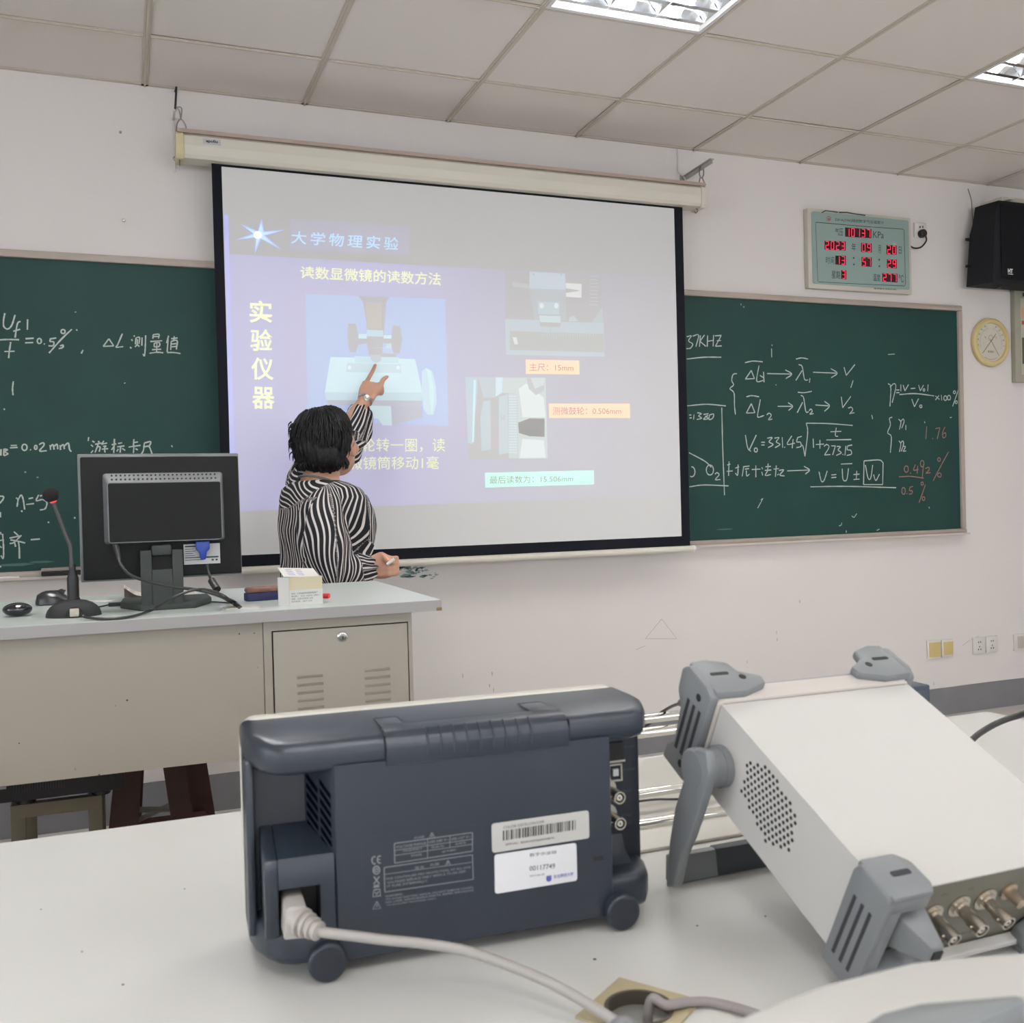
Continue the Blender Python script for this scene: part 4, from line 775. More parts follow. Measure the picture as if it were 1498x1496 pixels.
# stand: neck with a window and a wedge base
nx0, nx1 = aty(206, 850, MY - .035).x, aty(268, 850, MY - .035).x; nt_ = aty(232, 804, MY - .035).z
bm = NB(); wx0, wx1, wz0, wz1 = aty(222, 831, MY - .035).x, aty(252, 831, MY - .035).x, aty(236, 832, MY - .035).z, aty(236, 812, MY - .035).z
for a in ((nx0, wx0, DZ + .012, nt_), (wx1, nx1, DZ + .012, nt_), (wx0, wx1, DZ + .012, wz0)): box(bm, a[0], a[1], MY - .05, MY - .025, a[2], a[3], bev=.0015)
obj('neck', bm, M_mst, mon, True)
bm = NB(); box(bm, wx0, wx1, MY - .030, MY - .012, wz0, wz1); obj('neck_recess', bm, M_hole, mon, True, False)
bm = NB(); box(bm, wx0 + .0005, wx1 - .0005, MY - .053, MY - .010, wz1, nt_ + .012, bev=.005); obj('hinge', bm, M_mst, mon, True)
bm = NB(); p0, p1, p2, p3 = atz(207, 894, DZ), atz(281, 889, DZ), atz(305, 881, DZ), atz(180, 884, DZ)
yb = p0.y
prism(bm, [(p0.x - .002, yb), (p1.x + .01, yb), (p2.x + .006, yb + .10), (p2.x + .004, yb + .20), (p3.x + .0, yb + .20), (p3.x - .006, yb + .10)], DZ, DZ + .016, 'z', bev=.003); obj('base', bm, M_mst, mon, True)
# blue plug with its cable; power cord
bm = NB(); v0 = Vector((.085, -.030, hz_ - .002))
prism(bm, [(.071, hz_ - .001), (.102, hz_ - .001), (.102, hz_ - .020), (.096, hz_ - .026), (.092, hz_ - .044), (.082, hz_ - .044), (.078, hz_ - .026), (.071, hz_ - .020)], -.040, -.024, 'y', bev=.002)
blue = mpart('video_plug', bm, mat('blue plug plastic', (.015, .05, .33), .4)); blue['label'] = 'blue plug'
def cable(name, pts, r, m, label, cat='cable', n=6, extra=None):
    bm = NB(); tube(bm, spline(pts, n), r, 8)
    if extra: extra(bm)
    return tag(obj(name, bm, m), label, cat)
M_cb = mat('black cable', (.02, .02, .02), .45)
q = [aty(303, 826, 2.44), aty(306, 840, 2.43), aty(311, 853, 2.40), aty(318, 866, 2.37), aty(330, 874, 2.35), atz(343, 880, DZ + .012), atz(352, 888, DZ + .003)]
vc = cable('video_cable', q, .0034, M_cb, 'black video cable from the blue plug down to the desk outlet')
bm = NB(); tube(bm, [aty(309.5, 849, 2.405), aty(318, 862, 2.375)], .0085, 14); obj('ferrite', bm, M_cb, vc, True)
q = [aty(169, 798, 2.455), aty(172, 808, 2.44), aty(176, 824, 2.42), aty(190, 840, 2.40), aty(215, 850, 2.39), aty(250, 858, 2.38), aty(290, 863, 2.37), aty(322, 872, 2.36), atz(340, 882, DZ + .008), atz(350, 888.5, DZ + .003)]
pc = cable('monitor_lead', q, .0036, M_cb, 'black power cord curving from the monitor across its stand to the outlet')
bm = NB(); tube(bm, [aty(169, 797, 2.455), aty(171, 804, 2.445), aty(174, 818, 2.43)], [.008, .007, .0045], 12); obj('cord_plug', bm, M_cb, pc, True)
q = [atz(117, 897, DZ + .014), atz(124, 902, DZ + .006), atz(150, 905, DZ + .004), atz(190, 902, DZ + .004), atz(222, 892, DZ + .008), aty(248, 877, 2.36), aty(275, 865, 2.36), aty(300, 862, 2.37), aty(325, 870, 2.37), atz(340, 880, DZ + .012), atz(351, 887, DZ + .004)]
cable('microphone_cable', q, .0032, M_cb, 'black microphone cable looping over the desk in front of the monitor base')
q = [atz(142, 888, DZ + .003), atz(152, 886, DZ + .003), atz(162, 884, DZ + .003), atz(182, 883, DZ + .003)]
cable('mouse_cable', q, .0018, M_cb, 'thin black mouse cable behind the microphone base')
q = [atz(290, 881, DZ + .003), atz(310, 880, DZ + .003), atz(338, 882, DZ + .003)]
cable('thin_cable', q, .0018, M_cb, 'thin black cable between the monitor base and the desk outlet')
# papers and a small box behind the stand
c = atz(185, 880, DZ)
bm = NB()
for k in range(6):
    n = 8; a0 = .02 + .0012 * k
    P = [(c.x - .005 + .025 * i, c.y - .01 + .002 * k, DZ + .001 + .0016 * k + .026 * max(0, 1 - i / 2.2) ** 2 * (.4 + k * .12)) for i in range(n)]
    for i in range(n - 1): quad(bm, [P[i], P[i + 1], (P[i + 1][0], c.y + .13, P[i + 1][2]), (P[i][0], c.y + .13, P[i][2])])
bmesh.ops.remove_doubles(bm, verts=bm.verts, dist=1e-6)
tag(obj('notebook', bm, mat('worn paper', (.52, .47, .42), .8)), 'thin curled notebook lying on the desk behind the monitor stand', 'notebook')
c = atz(167, 887, DZ); bm = NB(); box(bm, c.x - .013, c.x + .018, c.y, c.y + .03, DZ, DZ + .008, bev=.002); tag(obj('cable_adapter', bm, M_bk), 'small black adapter box left of the monitor base', 'adapter')
c = atz(142, 881, DZ); bm = NB(); prism(bm, [(c.x - .03, c.y + .05), (c.x + .015, c.y - .01), (c.x + .05, c.y + .005), (c.x + .015, c.y + .06)], DZ + .0004, DZ + .0016, 'z'); tag(obj('paper_slip', bm, mat('white paper', (.68, .65, .62), .8)), 'small white paper slip on the desk right of the microphone', 'paper')
# mouse, dome speaker-phone
c = atz(73, 885, DZ)
ms = thing('computer_mouse', 'black angular computer mouse on the desk behind the microphone base', 'mouse', (c.x, c.y + .02, DZ))
bm = NB(); n = 12; rings = []
prof = [(-.034, .012, .010), (-.030, .020, .024), (-.018, .027, .031), (0, .030, .034), (.02, .029, .030), (.038, .025, .019), (.046, .018, .010)]
for x, wd, h in prof:
    rings.append([bm.verts.new((x, wd * math.cos(PI * k / n), .002 + h * math.sin(PI * k / n) ** .75)) for k in range(n + 1)])
for a, b in zip(rings, rings[1:]):
    for k in range(n): bm.faces.new((a[k], a[k + 1], b[k + 1], b[k]))
    bm.faces.new((a[n], a[0], b[0], b[n]))
bm.faces.new(rings[0]); bm.faces.new(rings[-1][::-1]); obj('shell', bm, mat('black mouse plastic', (.02, .02, .022), .3), ms)
bm = NB(); cyl(bm, (.026, -.003, .030), (.026, .003, .030), .008, n=14); obj('scroll_wheel', bm, M_bk, ms)
bm = NB(); box(bm, -.012, .036, -.0006, .0006, .031, .0352); obj('button_seam', bm, M_hole, ms, smooth=False)
c = atz(25, 902, DZ)
bm = NB(); ell(bm, (c.x, c.y + .012, DZ + .0155), .031, .024, .0155, 28, 16); tag(obj('pebble_mouse', bm, mat('glossy black plastic', (.008, .008, .012), .12, coat=.5)), 'glossy black oval mouse at the left edge of the desk', 'mouse')
# ---- microphone
c = atz(107, 903, DZ); mcx, mcy = c.x, c.y + .035
mic = thing('gooseneck_microphone', 'black gooseneck desk microphone with foam head and lit red ring', 'microphone', (mcx, mcy, DZ))
M_mic = mat('matt black microphone base', (.028, .029, .031), .55, bump=.5, bscale=900, spec=.25)
bm = NB(); n = 32; prof = [(.0, 1.0), (.006, .99), (.014, .94), (.022, .84), (.029, .68), (.034, .48), (.037, .25)]
pr_ = []
for h, s in prof: pr_.append([bm.verts.new((.058 * s * math.cos(2 * PI * k / n), .045 * s * math.sin(2 * PI * k / n), h)) for k in range(n)])
for a, b in zip(pr_, pr_[1:]): bridge(bm, a, b)
bm.faces.new(pr_[0][::-1]); bm.faces.new(pr_[-1]); obj('base', bm, M_mic, mic)
bm = NB(); prism(bm, [(.019 * math.cos(R(180 - 18 * k)) + .004, .0006 + .025 * math.sin(R(18 * k))) for k in range(11)], -.0485, -.025, 'y'); obj('plug_recess', bm, M_hole, mic)
bm = NB(); box(bm, -.006, .013, -.052, -.028, .003, .021, bev=.002); box(bm, .006, .013, -.060, -.050, .005, .013, bev=.001); obj('connector', bm, mat('beige connector', (.48, .44, .37), .5), mic)
bm = NB(); lathe(bm, (.0, .002, .036), (0, 0, 1), [(0, .014), (.004, .014), (.0042, .0125), (.045, .0125), (.050, .012), (.062, .0075), (.080, .0062)], 20); obj('stem_sleeve', bm, M_bk, mic)
tgt = [aty(105, 847, mcy), aty(105, 830, mcy), aty(103, 800, mcy), aty(97, 785, mcy), aty(86, 755, mcy), aty(77, 731, mcy)]
bm = NB(); tube(bm, spline(tgt, 6), [.0058] * 6 + [.0052] * 4 + [.0042] * 30, 10) if False else tube(bm, spline(tgt, 6), .0046, 10); obj('gooseneck', bm, mat('satin black tube', (.05, .05, .05), .35), mic, True)
h_ = tgt[-1]; d_ = (tgt[-1] - tgt[-2]).normalized()
bm = NB(); ell(bm, h_ + d_ * .012, .0175, .0175, .0175, 20, 14); obj('foam_head', bm, mat('black foam', (.012, .012, .013), .98, bump=1, bscale=1500), mic, True)
bm = NB(); lathe(bm, h_ - d_ * .0065, d_, [(0, .0050), (.002, .0070), (.004, .0085), (.0050, .0088)], 20); obj('lit_ring', bm, mat('lit red ring', (.3, .02, .02), .5, emit=(1, .06, .07), estr=1.2), mic, True)
# ---- blackboard brush on the desk
a, b = atz(362, 880, DZ), atz(416, 881, DZ)
br = thing('blackboard_brush', 'dark blue blackboard brush with brown felt on the desk beside the box', 'eraser', ((a.x + b.x) / 2, a.y + .025, DZ), Matrix.Rotation(R(6), 3, 'Z'))
L_ = (b.x - a.x) / 2 + .004
bm = NB(); prism(bm, rrect(-L_, L_, -.022, .022, .012), .0, .020, 'z', bev=.003, which='rims'); obj('blue_body', bm, mat('dark blue felt body', (.02, .025, .09), .7), br)
bm = NB(); prism(bm, rrect(-L_ + .001, L_ - .001, -.021, .021, .012), .020, .033, 'z', bev=.006, which='rims'); obj('brown_felt', bm, mat('brown dusty felt', (.22, .12, .09), .95, var=.3, vscale=80), br)
# ---- box of chalk
a, b = atz(424, 886, DZ), atz(473, 883, DZ); W_ = b.x - a.x; D_ = .075; H_ = .066
bx = thing('chalk_box', 'small cream cardboard chalk box with open lid, on the desk', 'box', (a.x, a.y, DZ), Matrix.Rotation(R(3), 3, 'Z'))
M_card = mat('cream cardboard', (.60, .54, .38), .75); M_cardw = mat('white cardboard', (.64, .63, .60), .75); M_ink = mat('printed green grey ink', (.15, .22, .20), .7); M_inkb = mat('printed violet ink', (.25, .24, .42), .7)
# turned a little so that its left side shows
th_ = .0012; H1 = .030
bm = NB()
for a_ in ((0, W_, 0, th_), (0, W_, D_ - th_, D_), (W_ - th_, W_, th_, D_ - th_)): box(bm, *a_, 0, H_)
box(bm, 0, W_, 0, D_, 0, th_); obj('tray', bm, M_card, bx, smooth=False)
bm = NB(); P = [(0, 0), (-.014, .020), (-.0152, .0195), (-.0012, -.0006)]
box(bm, 0, th_, th_, D_ - th_, 0, H_); obj('side', bm, M_cardw, bx, smooth=False)
bm = NB(); prism(bm, [(-.0005, -.0004), (-.020, .030), (-.0208, .0295), (-.0012, -.001)], .0, H_, 'z'); s_ = obj('side_flap', bm, M_cardw, bx, smooth=False)
bm = NB(); box(bm, 0, W_, -.0009, -.0001, 0, H1 + .006); f_ = obj('front_label', bm, M_cardw, bx, smooth=False)
bm = NB()
for i, s in enumerate(('地址：江苏省南京市教学粉笔厂', '电话：025 6833 5821', '规格：普通白色粉笔 50支', '执行标准：QB/T 2336')):
    z = H1 - .001 - i * .0062; w2 = (.044, .046, .036, .034)[i]
    text_quad(bm, s, (.004, -.0012, z - .0032), (.004 + w2 * W_ / .055, -.0012, z - .0032), (.004 + w2 * W_ / .055, -.0012, z + .0012), (.004, -.0012, z + .0012), .01)
o = obj('label_print', bm, M_ink, f_, smooth=False); o['kind'] = 'stuff'
bm = NB()
d1 = Vector((-.0195, .0304, 0)).normalized(); n1 = Vector((-.0303, -.0196, 0)).normalized() * .0006
for i in range(8):
    z = H_ - .010 - i * .0068
    text_quad(bm, ('无尘粉笔', '环保', '洁白', '耐用', '书写流畅', '易擦', '五十支', '合格品')[i], *[Vector((-.0005, -.0004, 0)) + d1 * a1 + n1 + Vector((0, 0, zz)) for a1, zz in ((.026, z), (.008, z), (.008, z + .0045), (.026, z + .0045))])
o = obj('label_print', bm, M_inkb, s_, smooth=False); o['kind'] = 'stuff'
bm = NB(); Ml = Matrix.Translation((0, .002, H_ + .001)) @ Matrix.Rotation(R(14), 4, 'X') @ Matrix.Rotation(R(4), 4, 'Y')
box(bm, -.012, W_ - .004, 0, D_ - .004, 0, .0012, M=Ml); lid = obj('lid', bm, M_cardw, bx, smooth=False)
bm = NB()
for i in range(4):
    for j, (x, w2) in enumerate(((.002, .016), (.026, .014))):
        y = .014 + i * .013
        box(bm, x, x + w2, y, y + .003, .0013, .0016, M=Ml)
o = obj('lid_print', bm, M_inkb, lid, smooth=False); o['kind'] = 'stuff'
c = atz(478, 875, DZ)
bm = NB(); cyl(bm, (c.x - .008, c.y + .012, DZ + .006), (c.x + .006, c.y, DZ + .006), .006, n=14); tag(obj('red_chalk', bm, mat('red chalk', (.65, .05, .05), .8)), 'stub of red chalk on the desk beside the chalk box', 'chalk')
# ================================================================ under the desk
M_wood = mat('dark red stained wood', (.055, .017, .012), .4, var=.3, vscale=14)
SYd = 3.0
def slab4(bm, P, y0, y1): prism(bm, [(aty(u, v, (y0 + y1) / 2).x, aty(u, v, (y0 + y1) / 2).z) for u, v in P], y0, y1, 'y', bev=.004)
stl = thing('wooden_stool', 'dark red wooden stool with splayed legs under the teacher desk', 'stool', (aty(240, 1160, SYd + .1).x, SYd + .1, 0))
cx_ = aty(236, 1160, SYd + .1).x; sw = .17
legs = [((-1, -1), (175, 1110)), ((1, -1), (0, 0)), ((-1, 1), (0, 0)), ((1, 1), (0, 0))]
lx0 = aty(183, 1180, SYd).x; lx1 = aty(288, 1160, SYd + .22).x
zs_ = aty(183, 1180, SYd).z
for (xc, yc, sx_, hw) in ((lx0, SYd, -1, .040), (lx1 - .045, SYd + .01, 1, .040), (lx0 + .02, SYd + .27, -1, .035), (lx1, SYd + .24, 1, .040)):
    if xc == lx1 - .045: continue
    bm = NB(); top = .56; f0 = zs_
    def X(z): return xc + sx_ * (zs_ - z) * .10
    A_ = [bm.verts.new((X(0) + a * hw * 1.15, yc + b * .022, 0)) for a, b in ((-1, -1), (1, -1), (1, 1), (-1, 1))]
    B_ = [bm.verts.new((X(top) + a * hw * .8, yc + b * .022, top)) for a, b in ((-1, -1), (1, -1), (1, 1), (-1, 1))]
    bridge(bm, A_, B_); bm.faces.new(A_[::-1]); bm.faces.new(B_); obj('leg', bm, M_wood, stl, True, False)
bm = NB(); A_ = Vector((lx1 + .05, SYd + .0, 0)); hw = .03
zz = .56
a_ = [bm.verts.new((lx1 - .020 + a * hw, SYd + b * .02, 0)) for a, b in ((-1, -1), (1, -1), (1, 1), (-1, 1))]; b_ = [bm.verts.new((lx1 - .085 + a * hw, SYd + b * .02, zz)) for a, b in ((-1, -1), (1, -1), (1, 1), (-1, 1))]
bridge(bm, a_, b_); bm.faces.new(a_[::-1]); bm.faces.new(b_); obj('leg', bm, M_wood, stl, True, False)
bm = NB(); box(bm, lx0 - .04, lx1 + .02, SYd - .03, SYd + .30, .56, .585, bev=.006); obj('seat', bm, M_wood, stl, True)
bm = NB(); p, q = aty(205, 1206, SYd + .02), aty(300, 1193, SYd + .22); bm2 = NB(); tube(bm2, [p + Vector((-.03, 0, 0)), q], .016, 4); obj('stretcher', bm2, M_wood, stl, True, False); bm.free()
for (u0, v0, u1, v1) in ((205, 1199, 263, 1169), (205, 1182, 266, 1185)):
    bm = NB(); tube(bm, [aty(u0 - 6, v0 + 2, SYd + .02), aty(u1 + 6, v1 - 2, SYd + .22)], .008, 4); obj('metal_brace', bm, mat('grey flat steel', (.25, .24, .23), .4, metal=.5), stl, True, False)
# metal stand with a black computer case
STY = 2.78
M_kh = mat('khaki square tube', (.20, .17, .11), .5)
st_ = thing('metal_stand', 'khaki square-tube metal stand under the left end of the teacher desk', 'stand', (aty(80, 1180, STY).x, STY + .15, 0))
xa, xb = aty(15, 1190, STY).x, aty(150, 1190, STY).x; zt_ = (aty(30, 1178, STY).z + aty(140, 1163, STY).z) / 2; tw = .034
for x in (xa, xb - tw):
    for y in (STY, STY + .30):
        if y > STY and x == xa: xx = x
        bm = NB(); box(bm, x, x + tw, y, y + tw * .8, 0, zt_ - .001, bev=.002); obj('leg', bm, M_kh, st_, True)
bm = NB()
box(bm, xa, xb, STY - .001, STY + tw * .8, zt_ - .034, zt_, bev=.002); obj('top_rail', bm, M_kh, st_, True)
bm = NB(); box(bm, xa, xb, STY + .30, STY + .30 + tw * .8, zt_ - .034, zt_, bev=.002); obj('top_rail', bm, M_kh, st_, True)
for x in (xa, xb - tw):
    bm = NB(); box(bm, x, x + tw, STY + tw * .8, STY + .30, zt_ - .030, zt_ - .002); obj('side_rail', bm, M_kh, st_, True, False)
cs = thing('computer_case', 'black computer case standing on the khaki metal stand below the desk', 'computer', ((xa + xb) / 2, STY + .15, zt_))
M_cs = mat('black steel case', (.012, .012, .014), .5); xl, xr = xa - .22, xb + .055
bm = NB(); box(bm, xl, xr, STY - .02, STY + .13, zt_ + .014, zt_ + .17, bev=.004); obj('case_body', bm, M_cs, cs, True)
for (u, v) in ((37, 1173), (148, 1160)):
    x = aty(u, v, STY).x
    bm = NB(); cyl(bm, (x, STY + .02, zt_), (x, STY + .02, zt_ + .016), .022, .026, 18); obj('case_foot', bm, M_bk, cs, True)
bm = NB()
for i in range(20): x = xa + .01 + i * .006; box(bm, x, x + .003, STY - .0215, STY - .0195, zt_ + .035, zt_ + .07)
for i in range(14): x = xa + .17 + i * .006; box(bm, x, x + .003, STY - .0215, STY - .0195, zt_ + .055, zt_ + .09)
o = obj('vent_slot', bm, mat('vent dark', (.035, .035, .04), .5), cs, True, False); o['kind'] = 'stuff'
bm = NB(); box(bm, xa - .02, xa - .005, STY - .022, STY - .0195, zt_ + .05, zt_ + .056); obj('badge', bm, mat('silver badge', (.5, .5, .5), .3), cs, True, False)
bm = NB(); x = xb + .03; cyl(bm, (x, STY - .024, zt_ + .045), (x, STY - .019, zt_ + .045), .012, n=16); obj('screw', bm, M_bk, cs, True)
# ================================================================ lab bench in the foreground
BZ = .77
M_top = mat('white laminate bench top', (.66, .655, .63), .34, var=.025, vscale=4, bump=.08, bscale=15)
byf = (atz(0, 1232, BZ).y + atz(1447, 1041, BZ).y) / 2; bxr = atz(1447, 1041, BZ).x; bxl = -1.3; byn = .02
bench = thing('lab_bench', 'long white laminate lab bench in the foreground carrying the instruments', 'bench', ((bxl + bxr) / 2, (byn + byf) / 2, 0))
gc = atz(935, 1478, BZ); hr = .0285
bm = NB(); n = 32; out = [(bxl, byn), (bxr, byn), (bxr, byf), (bxl, byf)]
# top with a real round hole for the cables
def sq_pt(a, s): 
    c_, s_ = math.cos(a), math.sin(a); k = s / max(abs(c_), abs(s_)); return (gc.x + c_ * k, gc.y + s_ * k)
for z in (BZ, BZ - .028):
    inn = [bm.verts.new((gc.x + hr * math.cos(2 * PI * k / n), gc.y + hr * math.sin(2 * PI * k / n), z)) for k in range(n)]
    mid = [bm.verts.new((*sq_pt(2 * PI * k / n, .06), z)) for k in range(n)]
    bridge(bm, inn, mid)
    x0, x1, y0, y1 = gc.x - .06, gc.x + .06, gc.y - .06, gc.y + .06
    quad(bm, [(bxl, byn, z), (x0, byn, z), (x0, byf, z), (bxl, byf, z)]); quad(bm, [(x1, byn, z), (bxr, byn, z), (bxr, byf, z), (x1, byf, z)])
    quad(bm, [(x0, byn, z), (x1, byn, z), (x1, y0, z), (x0, y0, z)]); quad(bm, [(x0, y1, z), (x1, y1, z), (x1, byf, z), (x0, byf, z)])
    if z == BZ: top_in = inn
    else: bridge(bm, top_in, inn)
for (a, b) in (((bxl, byn), (bxr, byn)), ((bxr, byn), (bxr, byf)), ((bxr, byf), (bxl, byf)), ((bxl, byf), (bxl, byn))): quad(bm, [(*a, BZ - .028), (*b, BZ - .028), (*b, BZ), (*a, BZ)])
obj('bench_top', bm, M_top, bench, True, False)
bm = NB(); box(bm, bxl + .05, bxr - .05, .35, byf - .12, 0.0, BZ - .0285); obj('base_cabinet', bm, mat('pale grey cabinet', (.5, .5, .47), .5), bench, True, False)
bm = NB()
for (u, v, s) in ((870, 1403, .0016), (985, 1265, .001), (900, 1460, .001), (180, 1440, .0012), (270, 1300, .0008), (1120, 1340, .001), (1020, 1354, .0012), (120, 1392, .001), (60, 1330, .0008)):
    c = atz(u, v, BZ); cyl(bm, (c.x, c.y, BZ - .001), (c.x, c.y, BZ + .0004), s, n=7)
obj('speck', bm, mat('dark specks', (.07, .06, .06), .8), bench, True, kind='stuff')
# the aged square plate around the hole
bm = NB(); a0 = R(80); q_ = .040
co = [(gc.x + q_ * 1.35 * math.cos(a0 + PI / 2 * k), gc.y + q_ * 1.35 * math.sin(a0 + PI / 2 * k)) for k in range(4)]
for z0, z1 in ((BZ + .0002, BZ + .0022),):
    rings = []
    for z in (z0, z1):
        inn = [bm.verts.new((gc.x + hr * .97 * math.cos(2 * PI * k / n + a0), gc.y + hr * .97 * math.sin(2 * PI * k / n + a0), z)) for k in range(n)]
        ou = []
        for k in range(n):
            t = 4 * k / n; i = int(t); f = t - i; p, q = co[i], co[(i + 1) % 4]; ou.append(bm.verts.new((p[0] + (q[0] - p[0]) * f, p[1] + (q[1] - p[1]) * f, z)))
        bridge(bm, inn, ou); rings.append((inn, ou))
    bridge(bm, rings[0][0], rings[1][0]); bridge(bm, rings[0][1], rings[1][1])
obj('outlet_plate', bm, mat('aged yellow plate', (.42, .36, .22), .55, var=.15, vscale=40), bench, True, False)
bm = NB(); lathe(bm, (gc.x, gc.y, BZ - .03), (0, 0, 1), [(0, hr * .96), (.031, hr * .96), (.0335, hr * 1.0), (.0335, hr * .9), (.0, hr * .9)], 32, caps=False); obj('outlet_ring', bm, mat('dark stained ring', (.06, .05, .035), .6), bench, True)
bm = NB(); cyl(bm, (gc.x, gc.y, BZ - .012), (gc.x, gc.y, BZ - .008), hr * .9, n=32); obj('outlet_lid', bm, mat('grey metal lid', (.28, .28, .26), .35, metal=.4), bench, True)

# ================================================================ oscilloscope seen from behind
W1, H1, D1 = .3975, .2123, .105
T1 = Matrix.Translation(Vector((.092, .8835, BZ + .0004))) @ Matrix.Rotation(-.049, 4, 'Z')
osc = thing('oscilloscope', 'large dark blue-grey oscilloscope seen from behind, standing on the bench', 'oscilloscope', T1.to_translation(), T1.to_3x3())
M_sh = mat('dark blue grey plastic', (.022, .029, .041), .28, bump=.2, bscale=900, spec=.5); M_shd = mat('shaded blue grey recess', (.013, .017, .026), .5)  # recess tone: case plastic painted darker to put shade inside the recesses
M_bz = mat('cream front bezel', (.62, .60, .53), .4); M_rub = mat('dark rubber', (.016, .020, .030), .65)
M_prt = mat('faded grey print', (.20, .21, .215), .6); M_stk = mat('silver sticker', (.50, .49, .47), .35); M_stw = mat('white sticker', (.72, .72, .74), .4)
bm = NB(); prism(bm, rrect(0, W1, .013, H1 + .001, .016), D1 - .006, D1 + .016, 'y', bev=.003, which='rims'); obj('front_bezel', bm, M_bz, osc)
bm = NB(); box(bm, .02, .26, D1 + .0155, D1 + .017, .03, H1 - .02); obj('display', bm, mat('dark display', (.01, .012, .02), .1), osc, smooth=False)
bm = NB()
for i in range(4):
    for j in range(3): cyl(bm, (.285 + .028 * j, D1 + .015, .06 + .035 * i), (.285 + .028 * j, D1 + .028, .06 + .035 * i), .009, .008, 16)
o = obj('front_knob', bm, M_bk, osc); o['kind'] = 'stuff'
def plan(y0, e=0): return [(.0 + e, D1 + .008), (.0 + e, .060), (.004 + e, .038), (.012 + e, .018), (.022 + e, .006), (.036 + e, .0), (W1 - .032 - e, 0), (W1 - .018 - e, .006), (W1 - .009 - e, .020), (W1 - .002 - e, .040), (W1 - e, .062), (W1 - e, D1 + .008)]
bm = NB(); prism(bm, rrect(.0005, W1 - .0005, .014, H1 - .006, .015), .054, D1 - .006, 'y', bev=.002, which='rims'); obj('front_shell', bm, M_shd, osc)
bm = NB(); prism(bm, plan(0), .1795, H1, 'z', bev=.0105, seg=4, which='rims')
for v in bm.verts:
    if v.co.z > .195: v.co.z -= max(0, .03 - v.co.y) * .16
obj('top_ridge', bm, M_sh, osc, angle=28)
bm = NB(); prism(bm, plan(0, .001), .0125, .047, 'z', bev=.009, seg=4, which='rims'); obj('bottom_flare', bm, M_sh, osc, angle=28)
bm = NB(); sl_ = [(.058, .100), (.056, .074), (.047, .056), (.030, .046), (.006, .0425), (.058, .040)]
prism(bm, sl_, .336, W1 - .022, 'x'); obj('flare_slope', bm, M_sh, osc)
bm = NB(); prism(bm, sl_, .012, .016, 'x'); obj('flare_slope', bm, M_sh, osc)
# rear block; its left wall leans and carries two columns of slanting vents
bm = NB(); xl0, xl1 = .0734, .0535
pl = [(xl1, .056), (xl0, .001), (xl0 + .0015, -.0012), (.3395, -.0012), (.341, .0015), (.341, .056)]
prism(bm, pl, .0128, .186, 'z'); obj('rear_block', bm, M_sh, osc, angle=20)
vent_me = None
vd = Vector((xl1 - xl0, .056 - .001, 0)); vn = Vector((-vd.y, vd.x, 0)).normalized() * .0005
vn = Vector((-.055, -.02, 0)).normalized() * .0006
bm0 = NB()
for i in range(15):
    for (a, b, tilt) in ((.08, .42, .010), (.50, .88, .010)):
        z = .170 - i * .0086
        if a < .45 and z < .05: continue
        if a > .45 and z < .112: continue
        p, q = Vector((xl0, .001, 0)) + vd * a, Vector((xl0, .001, 0)) + vd * b
        bm = NB(); c0 = p + Vector((0, 0, z - tilt)) + vn; c1 = q + Vector((0, 0, z)) + vn
        P = [c0, c1, c1 + Vector((0, 0, -.0050)), c0 + Vector((0, 0, -.0050))]
        quad(bm, P); quad(bm, [x - vn * 6 for x in P][::-1]); obj('vent_slot', bm, mat('vent shadow', (.002, .002, .004), .95, spec=.02), osc, smooth=False)
bm0.free()
bm = NB(); box(bm, .0, .0075, .036, .058, .030, .188, bev=.003); obj('side_lip', bm, M_sh, osc)
# power inlet block
bm = NB(); zt = .1085
prism(bm, [(.0, .0405), (.0, zt - .006), (.003, zt), (.045, zt + .014), (.056, zt + .016), (.056, .0405)], .0118, .0238, 'x', bev=.002)
prism(bm, [(.0, .083), (.0, zt - .006), (.003, zt), (.045, zt + .014), (.056, zt + .016), (.056, .083)], .0238, .0725, 'x')
box(bm, .0597, .0725, .0, .05, .036, .083); box(bm, .0118, .0725, .040, .056, .036, .083)
obj('inlet_block', bm, M_sh, osc)
bm = NB(); box(bm, .0240, .0595, .030, .0402, .0395, .0828); obj('inlet_socket', bm, mat('black socket', (.006, .006, .008), .5), osc, smooth=False)
# handle folded into the ridge
bm = NB(); g0, g1 = .1214, .298
prism(bm, [(-.0025, .1812), (-.0025, .198), (.001, .205), (.008, .2105), (.024, .2128), (.024, .20), (.006, .1812)], g0, g1, 'x', bev=.0012)
box(bm, g0, g0 + .0205, .023, .053, .205, .2131, bev=.001); box(bm, .268, g1 - .008, .023, .058, .205, .2131, bev=.001)
hd = obj('handle', bm, M_sh, osc)
for i in range(9):
    x = .160 + i * .0125; bm = NB(); tube(bm, [(x, -.0028, .187), (x, -.0026, .198), (x, .0010, .2052), (x, .008, .2107)], .0011, 6); obj('grip_rib', bm, M_sh, hd)
bm = NB(); gap = mat('dark seam', (.004, .005, .008), .8)
box(bm, g0 - .0005, g0 + .0210, .0532, .0575, .2085, .21265); box(bm, .2675, g1 - .0075, .0582, .0625, .2085, .21265)
ribbon(bm, [(g0 + .0212, .053, .2132), (g0 + .0225, .034, .2131), (g0 + .030, .0250, .2129), (.262, .0250, .2129), (.2665, .030, .2130), (.2675, .058, .2132)], .0009, Vector((0, 0, 1)))
ribbon(bm, [(g0 - .0006, .0575, .2126), (g0 - .0008, .012, .2128)], .0010, Vector((0, 0, 1))); ribbon(bm, [(g1 + .0006, .024, .2126), (g1 - .007, .0625, .2126)], .0008, Vector((0, 0, 1)))
